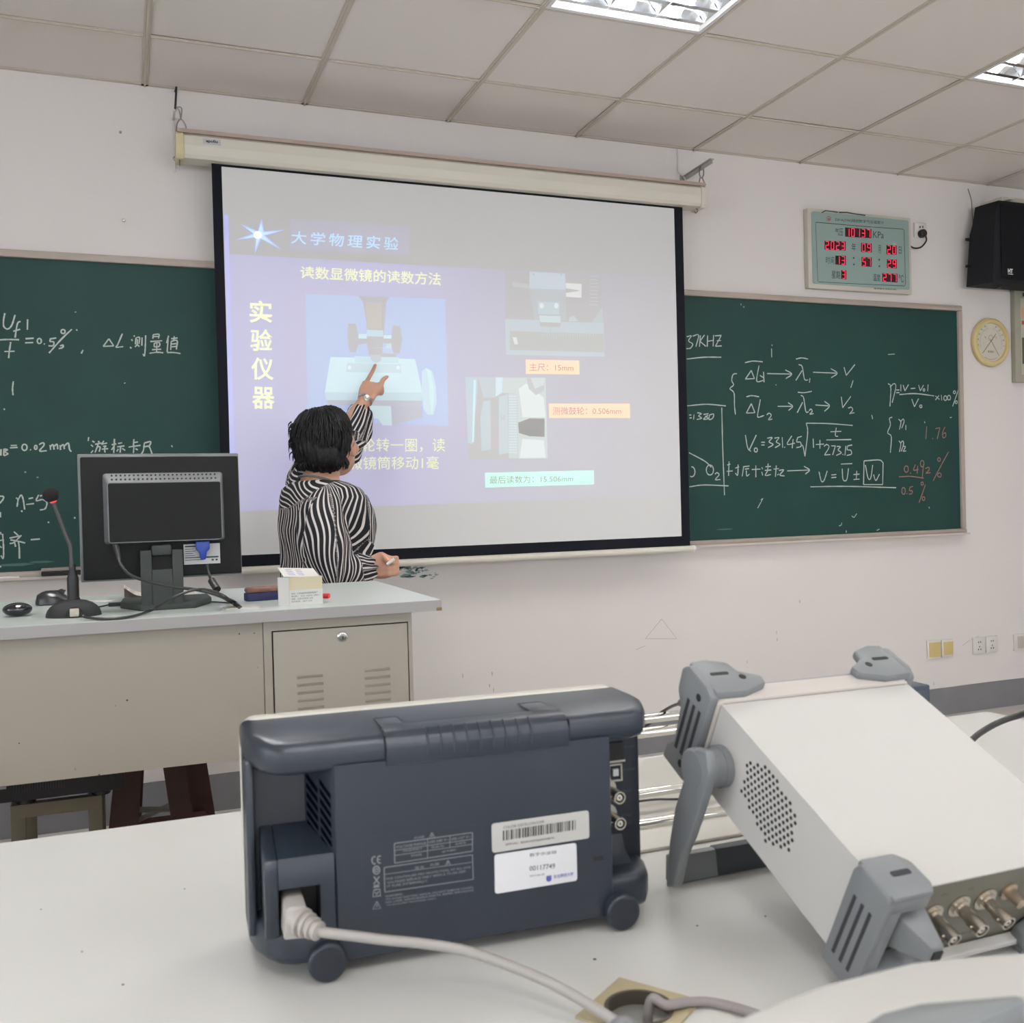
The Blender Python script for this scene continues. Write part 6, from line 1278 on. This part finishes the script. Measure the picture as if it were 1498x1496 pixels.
# ================================================================ nearest instrument, cut by the lower right corner
ZT = .945
n0 = thing('nearest_instrument', 'cream instrument with grey handle cut by the lower right corner of the photo', 'instrument', (.42, .28, BZ))
P_ = [atz(u, v, ZT) for u, v in ((1035, 1502), (1080, 1482), (1130, 1461), (1200, 1435), (1270, 1418), (1330, 1403), (1400, 1395), (1500, 1388))]
pl = [(p.x, p.y) for p in P_]; ex = P_[-1]
dirx = (P_[-1] - P_[-2]).normalized()
far = P_[-1] + dirx * .16; lft = P_[0]
bkx = Vector((-.10, -.99, 0)).normalized()
pl = [(lft.x + bkx.x * .19, lft.y + bkx.y * .19)] + pl + [(far.x, far.y), (far.x + bkx.x * .19, far.y + bkx.y * .19 - .03)]
pl = pl[::-1]
bm = NB(); prism(bm, pl, BZ + .012, ZT, 'z', bev=.006, seg=3, which='rims'); obj('case', bm, mat('warm white plastic', (.55, .54, .515), .4), n0, True)
bm = NB(); g = [atz(u, v, ZT + .012) for u, v in ((1255, 1500), (1290, 1478), (1345, 1464), (1420, 1458), (1485, 1452), (1500, 1456), (1498, 1466), (1440, 1490), (1420, 1510), (1340, 1530))]
prism(bm, [(p.x, p.y) for p in g], ZT - .001, ZT + .012, 'z', bev=.003, which='rims'); obj('grey_handle', bm, M_bump, n0, True)
g = atz(912, 1514, BZ + .05); bm = NB(); ell(bm, (g.x, g.y, g.z), .012, .012, .012, 20, 14); tube(bm, [(g.x, g.y, g.z), (g.x + .06, g.y - .07, BZ + .05)], .0105, 16); obj('grey_knob', bm, M_bump, n0, True)
for x, y in ((.30, .30), (.46, .28), (.30, .18), (.46, .16)): bm = NB(); cyl(bm, (x, y, BZ), (x, y, BZ + .014), .012, n=16); obj('foot', bm, M_rub, n0, True)
# ================================================================ the lecturer
M_skin = mat('skin', (.50, .275, .185), .5, bump=.15, bscale=300, var=.06, vscale=30)
M_hair = mat('black hair', (.002, .002, .003), .5, bump=.6, bscale=260, spec=.3)
def px(u, v, y): return aty(u, v, y)
person = thing('person', 'person in black and white striped blouse pointing up at the projection screen', 'person', (px(478, 800, 3.4).x, 3.4, 0))
def remeshed(bm, vox, smooth_it=4, name='tmp'):
    me = bpy.data.meshes.new(name); bm.to_mesh(me); bm.free()
    o = bpy.data.objects.new(name, me); sc.collection.objects.link(o)
    m = o.modifiers.new('r', 'REMESH'); m.mode = 'VOXEL'; m.voxel_size = vox; m.adaptivity = 0
    if smooth_it: s = o.modifiers.new('s', 'SMOOTH'); s.factor = .5; s.iterations = smooth_it
    dg = bpy.context.evaluated_depsgraph_get(); out = bpy.data.meshes.new_from_object(o.evaluated_get(dg))
    sc.collection.objects.unlink(o); bpy.data.objects.remove(o); bpy.data.meshes.remove(me)
    for p in out.polygons: p.use_smooth = True
    return out
def blob_tube(bm, pts, rs, n=16, m=5):
    """tapering limb with rounded ends"""
    P = spline(pts, m); N = len(P); R_ = []
    for i in range(N):
        t = i / (N - 1) * (len(rs) - 1); k = min(int(t), len(rs) - 2); R_.append(rs[k] + (rs[k + 1] - rs[k]) * (t - k))
    tube(bm, P, R_, n)
    for q, r in ((P[0], R_[0]), (P[-1], R_[-1])): ell(bm, q, r, r, r, n, 10)
A_ax = Vector((.53, -.85, 0)); F_ax = Vector((.85, .53, 0))          # towards her right side, towards her front
cz = lambda row: px(475, row, 3.4).z
tc_ = lambda u, row: px(u, row, 3.4)
# --- joints
shR = px(474, 750, 3.27); elR = px(484, 832, 3.20); wrR = px(538, 829, 3.26)
shL = px(442, 712, 3.52); elL = px(484, 664, 3.70); wrL = px(535, 584, 3.79)
neck0, neck1 = px(468, 712, 3.41), px(478, 668, 3.42)
hc = px(486, 651, 3.43)
hf = Vector((.60, .74, .30)).normalized(); hs = Vector((.77, -.63, 0)).normalized(); hu = hs.cross(hf).normalized()
if hu.z < 0: hu = -hu
HM = Matrix((hs, hf, hu)).transposed()
pel = Vector((tc_(478, 950).x, 3.40, .86))
body = NB()
ell(body, hc, .074, .094, .108, 24, 18, HM)                                   # skull
ell(body, hc + HM @ Vector((0, .030, -.055)), .056, .060, .062, 20, 14, HM)  # jaw
ell(body, hc + HM @ Vector((0, .078, -.098)), .020, .016, .014, 14, 10, HM)  # chin
blob_tube(body, [hc + HM @ Vector((0, .090, .008)), hc + HM @ Vector((0, .104, -.022))], [.008, .013], 12)   # nose
for s in (-1, 1):
    ell(body, hc + HM @ Vector((.040 * s, .062, -.032)), .026, .024, .026, 14, 10, HM)      # cheek
    ell(body, hc + HM @ Vector((.076 * s, .000, -.016)), .007, .018, .030, 14, 10, HM)      # ear
    ell(body, hc + HM @ Vector((.012 * s, .098, -.062)), .014, .009, .006, 12, 8, HM)       # lips
blob_tube(body, [neck0 + Vector((0, 0, .004)), neck0.lerp(neck1, .5), neck1], [.070, .056, .052], 20)
blob_tube(body, [pel, Vector((pel.x, 3.4, 1.05)), tc_(478, 760), tc_(472, 722)], [.12, .11, .12, .075], 20)
blob_tube(body, [shR, (shR + elR) / 2, elR], [.040, .040, .038]); blob_tube(body, [elR, (elR * .6 + wrR * .4), wrR], [.038, .036, .027])
blob_tube(body, [tc_(472, 742), shR], [.055, .038]); blob_tube(body, [tc_(464, 732), shL], [.06, .042])
blob_tube(body, [shL, (shL + elL) / 2, elL], [.048, .044, .038]); blob_tube(body, [elL, (elL * .6 + wrL * .4), wrL], [.038, .036, .026])
for s in (-1, 1):
    hip = pel + A_ax * (.085 * s) + Vector((0, 0, -.02)); kn = hip + Vector((.02, 0, -.40)); an = kn + Vector((-.01, 0, -.38))
    blob_tube(body, [hip, (hip + kn) / 2, kn, (kn + an) / 2, an], [.095, .078, .056, .052, .036])
    blob_tube(body, [Vector((an.x, an.y, .04)), Vector((an.x, an.y, .035)) + F_ax * .15], [.036, .028])
# left hand: index finger stretched to the cloth, others folded, thumb out to the side
tip = px(549, 534, 3.905); d = (px(549, 545, 3.88) - wrL).normalized(); sd = Vector((.95, -.25, -.05)); sd = (sd - d * sd.dot(d)).normalized(); bk = d.cross(sd)
K = wrL + d * .088
for a_ in (-.024, -.008, .008, .024): blob_tube(body, [wrL + sd * a_ * .7, wrL + d * .05 + sd * a_, K + sd * a_], [.0155, .0145, .0125], 12, 3)
blob_tube(body, [K - sd * .022, K - sd * .018 + d * .028, (K - sd * .014 + d * .05).lerp(tip, .4), tip], [.0100, .0092, .0085, .0070], 12, 4)
for i, (a_, ln) in enumerate(((-.006, .030), (.010, .028), (.025, .024))):
    b0 = K + sd * a_; n_ = -bk if (bk.dot(Vector((0, -1, 0))) < 0) else bk
    n_ = sd * .75 + Vector((0, .25, -.5)); n_.normalize()
    blob_tube(body, [b0, b0 + d * .014 + n_ * ln * .7, b0 + n_ * (ln + .004) - d * .016, b0 + n_ * ln * .55 - d * .030], [.0100, .0095, .0088, .0080], 12, 4)
blob_tube(body, [wrL + d * .030 + sd * .020, wrL + d * .060 + sd * .036, px(560, 556, 3.83), px(566, 551, 3.83)], [.0135, .0120, .0100, .0080], 12, 4)
# right hand: loose fist around a stick of chalk
dR = (px(560, 828, 3.24) - wrR).normalized(); sR = Vector((0, 0, 1)); sR = (sR - dR * sR.dot(dR)).normalized(); nR = dR.cross(sR)
if nR.y > 0: nR = -nR
KR = wrR + dR * .068
for a_ in (-.026, -.010, .008, .024): blob_tube(body, [wrR + sR * a_ * .6, wrR + dR * .04 + sR * a_ - nR * .004, KR + sR * a_], [.0175, .0175, .0135], 12, 3)
for a_, ln in ((-.026, .018), (-.010, .022), (.007, .024), (.023, .022)):
    b0 = KR + sR * a_
    blob_tube(body, [b0, b0 + dR * .020 - nR * .006, b0 + dR * .024 - nR * .028, b0 + dR * .004 - nR * .034], [.0105, .0102, .0095, .0085], 12, 4)
blob_tube(body, [wrR + dR * .02 + sR * .024, wrR + dR * .05 + sR * .036 + nR * .002, px(568, 821, 3.215), px(573, 822, 3.22)], [.0145, .0125, .0100, .0085], 12, 4)
bme = remeshed(body, .0042, 3, 'body'); body_o = obj('body', bme, M_skin, person, True)
# face details
M_eye = mat('eye white', (.7, .68, .66), .3); M_iris = mat('dark iris', (.02, .012, .01), .2); M_lip = mat('lips', (.42, .13, .11), .5)
for s in (-1, 1):
    c = hc + HM @ Vector((.030 * s, .083, .006)); bm = NB(); ell(bm, c, .013, .010, .0085, 14, 10, HM); e = obj('eye', bm, M_eye, person, True)
    bm = NB(); ell(bm, c + hf * .0075, .005, .003, .005, 12, 8, HM); obj('iris', bm, M_iris, e, True)
    bm = NB(); tube(bm, [hc + HM @ Vector(q) for q in ((.014 * s, .093, .026), (.030 * s, .091, .031), (.047 * s, .080, .026))], .0025, 6); obj('eyebrow', bm, M_hair, person, True)
bm = NB(); tube(bm, [hc + HM @ Vector(q) for q in ((-.018, .098, -.062), (0, .107, -.061), (.018, .098, -.062))], [.002, .0045, .002], 8); obj('mouth', bm, M_lip, person, True)
# glasses
bm = NB()
for s in (-1, 1):
    pts = [hc + HM @ Vector((.033 * s + .026 * math.cos(R(a)), .108 - .004 * abs(math.cos(R(a))), .004 + .019 * math.sin(R(a)))) for a in range(0, 361, 24)]; tube(bm, pts, .0013, 6)
    tube(bm, [hc + HM @ Vector(q) for q in ((.058 * s, .103, .008), (.074 * s, .085, .008), (.082 * s, .01, .004), (.083 * s, -.01, -.006))], .0014, 6)
tube(bm, [hc + HM @ Vector(q) for q in ((-.008, .108, .006), (0, .112, .009), (.008, .108, .006))], .0012, 6); obj('glasses_frame', bm, mat('thin silver frame', (.5, .5, .52), .25, metal=1), person, True)
bm = NB()
for s in (-1, 1): bm.faces.new([bm.verts.new(hc + HM @ Vector((.033 * s + .0255 * math.cos(R(a)), .107, .004 + .0185 * math.sin(R(a))))) for a in range(0, 360, 24)])
obj('glasses_lens', bm, mat('spectacle lens', (.9, .95, .95), .05, trans=1), person, True, False)
# hair: a full short cut, combed in locks
hcc = px(470, 642, 3.41); random.seed(3)
bm = NB(); ell(bm, hcc + Vector((0, 0, .002)), .096, .098, .106, 40, 28)
ell(bm, px(472, 664, 3.385), .080, .078, .072, 30, 20); ell(bm, px(462, 655, 3.40), .080, .088, .082, 30, 20); ell(bm, px(480, 630, 3.42), .082, .092, .086, 30, 20)
hm = remeshed(bm, .005, 3, 'hair_cap')
cut = []
for v in hm.vertices:
    p = v.co; q = p - hcc; ang = math.atan2(q.y, q.x)
    f = noise.noise(Vector((ang * 7, q.z * 6, 1))) * .006 + noise.noise(Vector((ang * 22 + q.z * 20, q.z * 9, 5))) * .0035
    v.co = p + q.normalized() * f
hair = obj('hair', hm, M_hair, person, True)
bm = NB(); crown = px(460, 628, 3.36)
dirs = []
for i in range(430):
    a = random.uniform(0, 2 * PI); lat = random.uniform(-.10, 1.15)
    # strand from the crown over the head, staying off the face side
    def sp(lat_, a_, lift=0.):
        q = Vector((math.cos(a_) * math.cos(lat_), math.sin(a_) * math.cos(lat_), math.sin(lat_)))
        return hcc + Vector((q.x * (.1035 + lift), q.y * (.1055 + lift), q.z * (.115 + lift)))
    fd = Vector((math.cos(a), math.sin(a), 0)).dot(Vector((.62, .78, 0)))
    end = lat - random.uniform(.5, .9); lim = (.10 if fd > .55 else -.70 - .1 * random.random())
    end = max(end, lim)
    if end >= lat: continue
    n = 6; pts = []; da = random.uniform(-.16, .16)
    for k in range(n + 1):
        t = k / n; pts.append(sp(lat + (end - lat) * t, a + da * t * t, random.uniform(-.004, -.001) + .006 * t * t * random.random()))
    r0 = random.uniform(.0018, .0036); tube(bm, spline(pts, 2), [r0 * (1 - (k / 13.) ** 2.2 * .85) for k in range(14)], 5)
for i in range(70):    # ragged ends at the nape and over the left ear
    a = random.uniform(PI * .75, PI * 1.93); b = hcc + Vector((math.cos(a) * .085, math.sin(a) * .080, -.078 + random.uniform(-.006, .012)))
    o_ = Vector((math.cos(a), math.sin(a), 0)); L_ = random.uniform(.018, .036)
    tube(bm, spline([b, b + o_ * .004 + Vector((random.uniform(-.004, .004), 0, -L_ * .5)), b - o_ * .004 + Vector((random.uniform(-.008, .008), 0, -L_))], 3), [.0036, .0034, .0030, .0026, .002, .0012, .0005], 5)
for i in range(26):    # tousled bits on the left outline
    a = random.uniform(PI * .85, PI * 1.25); b = hcc + Vector((math.cos(a) * .099, math.sin(a) * .09, random.uniform(-.05, .06))); o_ = Vector((math.cos(a), math.sin(a), 0))
    tube(bm, spline([b, b + o_ * .010 + Vector((0, 0, -.010)), b + o_ * .010 + Vector((0, 0, -.030))], 3), [.0028, .0026, .0022, .002, .0015, .001, .0005], 5)
o = obj('hair_locks', bm, M_hair, person, True, kind='stuff')
# --- blouse
bl = NB(); rings_ = [(702, 466, .066, .058), (706, 466, .112, .076), (714, 468, .152, .096), (728, 472, .170, .116), (748, 476, .172, .126), (772, 478, .170, .136), (792, 478, .166, .130), (815, 477, .166, .124), (845, 476, .168, .124), (890, 477, .180, .134), (930, 477, .186, .140)]
prev = None; n = 40
for i, (row, u, hw, hd) in enumerate(rings_):
    c = tc_(u, row); cur = []
    for k in range(n):
        t = 2 * PI * k / n; x_, y_ = math.cos(t), math.sin(t)
        fr = 1.0 + (.10 if 748 <= row <= 792 and y_ > 0 else 0)
        cur.append(bl.verts.new(c + A_ax * hw * abs(x_) ** .9 * (1 if x_ > 0 else -1) + F_ax * hd * fr * abs(y_) ** .9 * (1 if y_ > 0 else -1)))
    if prev: bridge(bl, prev, cur)
    else: bl.faces.new(cur[::-1])
    prev = cur
bl.faces.new(prev)
sR0 = px(478, 736, 3.29); sR1 = px(470, 758, 3.24); sR2 = px(475, 802, 3.21); sR3 = px(488, 836, 3.20)
cufR = px(533, 832, 3.255)
blob_tube(bl, [sR0, sR1, sR2, sR3], [.060, .076, .082, .068], 24, 5); blob_tube(bl, [sR3, px(512, 836, 3.22), cufR], [.070, .060, .046], 24, 4)
cufL = px(526, 608, 3.775); mL = px(512, 640, 3.76)
blob_tube(bl, [px(452, 718, 3.47), px(446, 702, 3.53), px(470, 676, 3.64), px(500, 662, 3.71)], [.062, .064, .066, .066], 24, 4); blob_tube(bl, [px(500, 662, 3.71), px(517, 634, 3.745), cufL], [.066, .056, .046], 24, 4)
blob_tube(bl, [px(520, 650, 3.74), px(533, 630, 3.765), px(536, 614, 3.775)], [.034, .034, .022], 16, 4)       # cloth hanging from the forearm
blm = remeshed(bl, .0058, 4, 'blouse')
axR = (sR0, sR3); axRf = (sR3, cufR); axL = (px(446, 698, 3.53), px(500, 662, 3.71)); axLf = (px(500, 662, 3.71), cufL)
def seg(p, a, b):
    d = b - a; t = max(-.15, min(1.1, (p - a).dot(d) / d.length_squared)); q = a + d * t; return (p - q).length, t, q
at = blm.attributes.new('stripe', 'FLOAT', 'POINT'); vals = []
nrm = [v.normal.copy() for v in blm.vertices]
for v in blm.vertices:
    p = v.co.copy(); best = None
    for nm, (a, b), rr in (('R', axR, .088), ('Rf', axRf, .062), ('L', axL, .070), ('Lf', axLf, .056)):
        dd, t, q = seg(p, a, b); dd /= rr
        if best is None or dd < best[0]: best = (dd, nm, a, b, q, rr, t)
    row_c = tc_(476, 760); lat = (p - Vector((row_c.x, 3.4, 0))).dot(A_ax); frn = (p - Vector((row_c.x, 3.4, 0))).dot(F_ax)
    arm = best[0] < (1.6 if ((lat > .13 and frn < .06) or best[1] in ('L', 'Lf', 'Rf')) else 1.10) and not (best[1] == 'R' and lat < .095) and not (best[1] == 'L' and p.y < 3.50)
    ztop = cz(735)
    if arm:
        a, b, q, rr = best[2], best[3], best[4], best[5]; d_ = (b - a).normalized(); u_, v_ = basis(d_); r_ = p - q
        # folds run along the sleeve
        th = math.atan2(r_.dot(v_), r_.dot(u_)); s = th * rr * .95 + .0045 * math.sin(p.z * 34 + 1.5 * th) * (1 if best[1] in ('R', 'Rf') else .6)
        f = .008 * noise.noise(Vector((th * 3.2, best[6] * 2.5, 2))) + .0035 * math.sin(th * 7 + best[6] * 5 * noise.noise(Vector((th, 1, 1))))
    else:
        th = math.atan2(frn, lat)
        if p.z > ztop + .02 * math.sin(lat * 20) and frn < .05: s = (p.z * .88 + lat * .42 + .006 * math.sin(lat * 40)); f = .004 * noise.noise(p * 14)
        else: s = th * .150 + .005 * math.sin(p.z * 40 + th * 2); f = .008 * noise.noise(Vector((th * 3.5, p.z * 5, 4))) + .003 * noise.noise(Vector((th * 9, p.z * 9, 8)))
    vals.append(s); v.co = p + nrm[v.index] * f
    if frn > .015 and abs(lat) < .085 and p.z > cz(722): v.co.z -= min(.06, (frn - .015) * .95) * min(1, (p.z - cz(722)) / .03)
at.data.foreach_set('value', vals)
mb_ = bpy.data.materials.new('striped blouse cloth'); mb_.use_nodes = True; nt = mb_.node_tree; b = nt.nodes['Principled BSDF']; b.inputs['Roughness'].default_value = .8; b.inputs['Specular IOR Level'].default_value = .25
an = nt.nodes.new('ShaderNodeAttribute'); an.attribute_name = 'stripe'; mu = nt.nodes.new('ShaderNodeMath'); mu.operation = 'MULTIPLY'; mu.inputs[1].default_value = 2 * PI / .0145; nt.links.new(an.outputs['Fac'], mu.inputs[0])
si = nt.nodes.new('ShaderNodeMath'); si.operation = 'SINE'; nt.links.new(mu.outputs[0], si.inputs[0]); cr = nt.nodes.new('ShaderNodeValToRGB'); nt.links.new(si.outputs[0], cr.inputs[0])
cr.color_ramp.elements[0].position = .46; cr.color_ramp.elements[0].color = (.014, .014, .017, 1); cr.color_ramp.elements[1].position = .56; cr.color_ramp.elements[1].color = (.60, .56, .55, 1); nt.links.new(cr.outputs[0], b.inputs['Base Color'])
blo = obj('blouse', blm, mb_, person, True)
# collar and cuffs
def band(name, c, ax_, r, w_, m, par=person, n=28, tk=.003, label=None):
    bm = NB(); ax_ = ax_.normalized(); u_, v_ = basis(ax_); lathe(bm, c - ax_ * w_ / 2, ax_, [(0, r), (0, r + tk), (w_, r + tk), (w_, r), (0, r)], n, caps=False); return obj(name, bm, m, par, True, label=label)
bm = NB(); cc = tc_(467, 706); pts = []
for k in range(25):
    t = 2 * PI * k / 24; pts.append(cc + A_ax * .072 * math.cos(t) + F_ax * .066 * math.sin(t) + Vector((0, 0, -.024 * math.sin(t))))
tube(bm, pts, .0045, 8); colr = obj('collar', bm, mat('black white trim', (.10, .098, .098), .8), person, True)
# wrist ornaments, trousers, shoes
dl_ = (wrL - elL).normalized(); band('watch_strap', wrL - dl_ * .002, dl_, .0275, .011, mat('silver watch strap', (.45, .43, .42), .3, metal=1)); bm = NB(); c = wrL - dl_ * .002 + Vector((-.004, -.028, .004)); lathe(bm, c, (0, -1, .2), [(0, .012), (.005, .012), (.0055, .010)], 18); obj('watch_dial', bm, mat('watch dial', (.5, .5, .48), .2, metal=.8), person, True)
dr_ = (wrR - elR).normalized(); band('yellow_wristband', wrR + dr_ * .016, dr_, .0310, .0045, mat('yellow elastic band', (.85, .50, .04), .5))
M_tr = mat('black trousers', (.012, .012, .015), .8)
bm = NB()
for s in (-1, 1):
    hip = pel + A_ax * (.085 * s); kn = hip + Vector((.02, 0, -.42)); an_ = kn + Vector((-.01, 0, -.36))
    blob_tube(bm, [hip + Vector((0, 0, .06)), (hip + kn) / 2, kn, (kn + an_) / 2, an_], [.096, .088, .076, .072, .066], 20, 4)
tm = remeshed(bm, .010, 3, 'trousers'); obj('trousers', tm, M_tr, person, True)
for s in (-1, 1):
    an_ = pel + A_ax * (.085 * s) + Vector((.01, 0, -.78)); bm = NB(); blob_tube(bm, [Vector((an_.x, an_.y, .045)), Vector((an_.x, an_.y, .04)) + F_ax * .16], [.044, .036], 16, 4)
    for v in bm.verts: v.co.z = max(.0, v.co.z)
    obj('shoe', bm, mat('black shoe leather', (.01, .01, .01), .35), person, True)
c0, c1 = px(568, 824, 3.200), px(577, 817, 3.195)
bm = NB(); cyl(bm, c0 + (c0 - c1) * .2, c1, .0052, n=14); tag(obj('held_chalk', bm, mat('white chalk', (.8, .78, .75), .9)), 'short white chalk stick held in the lowered hand', 'chalk')
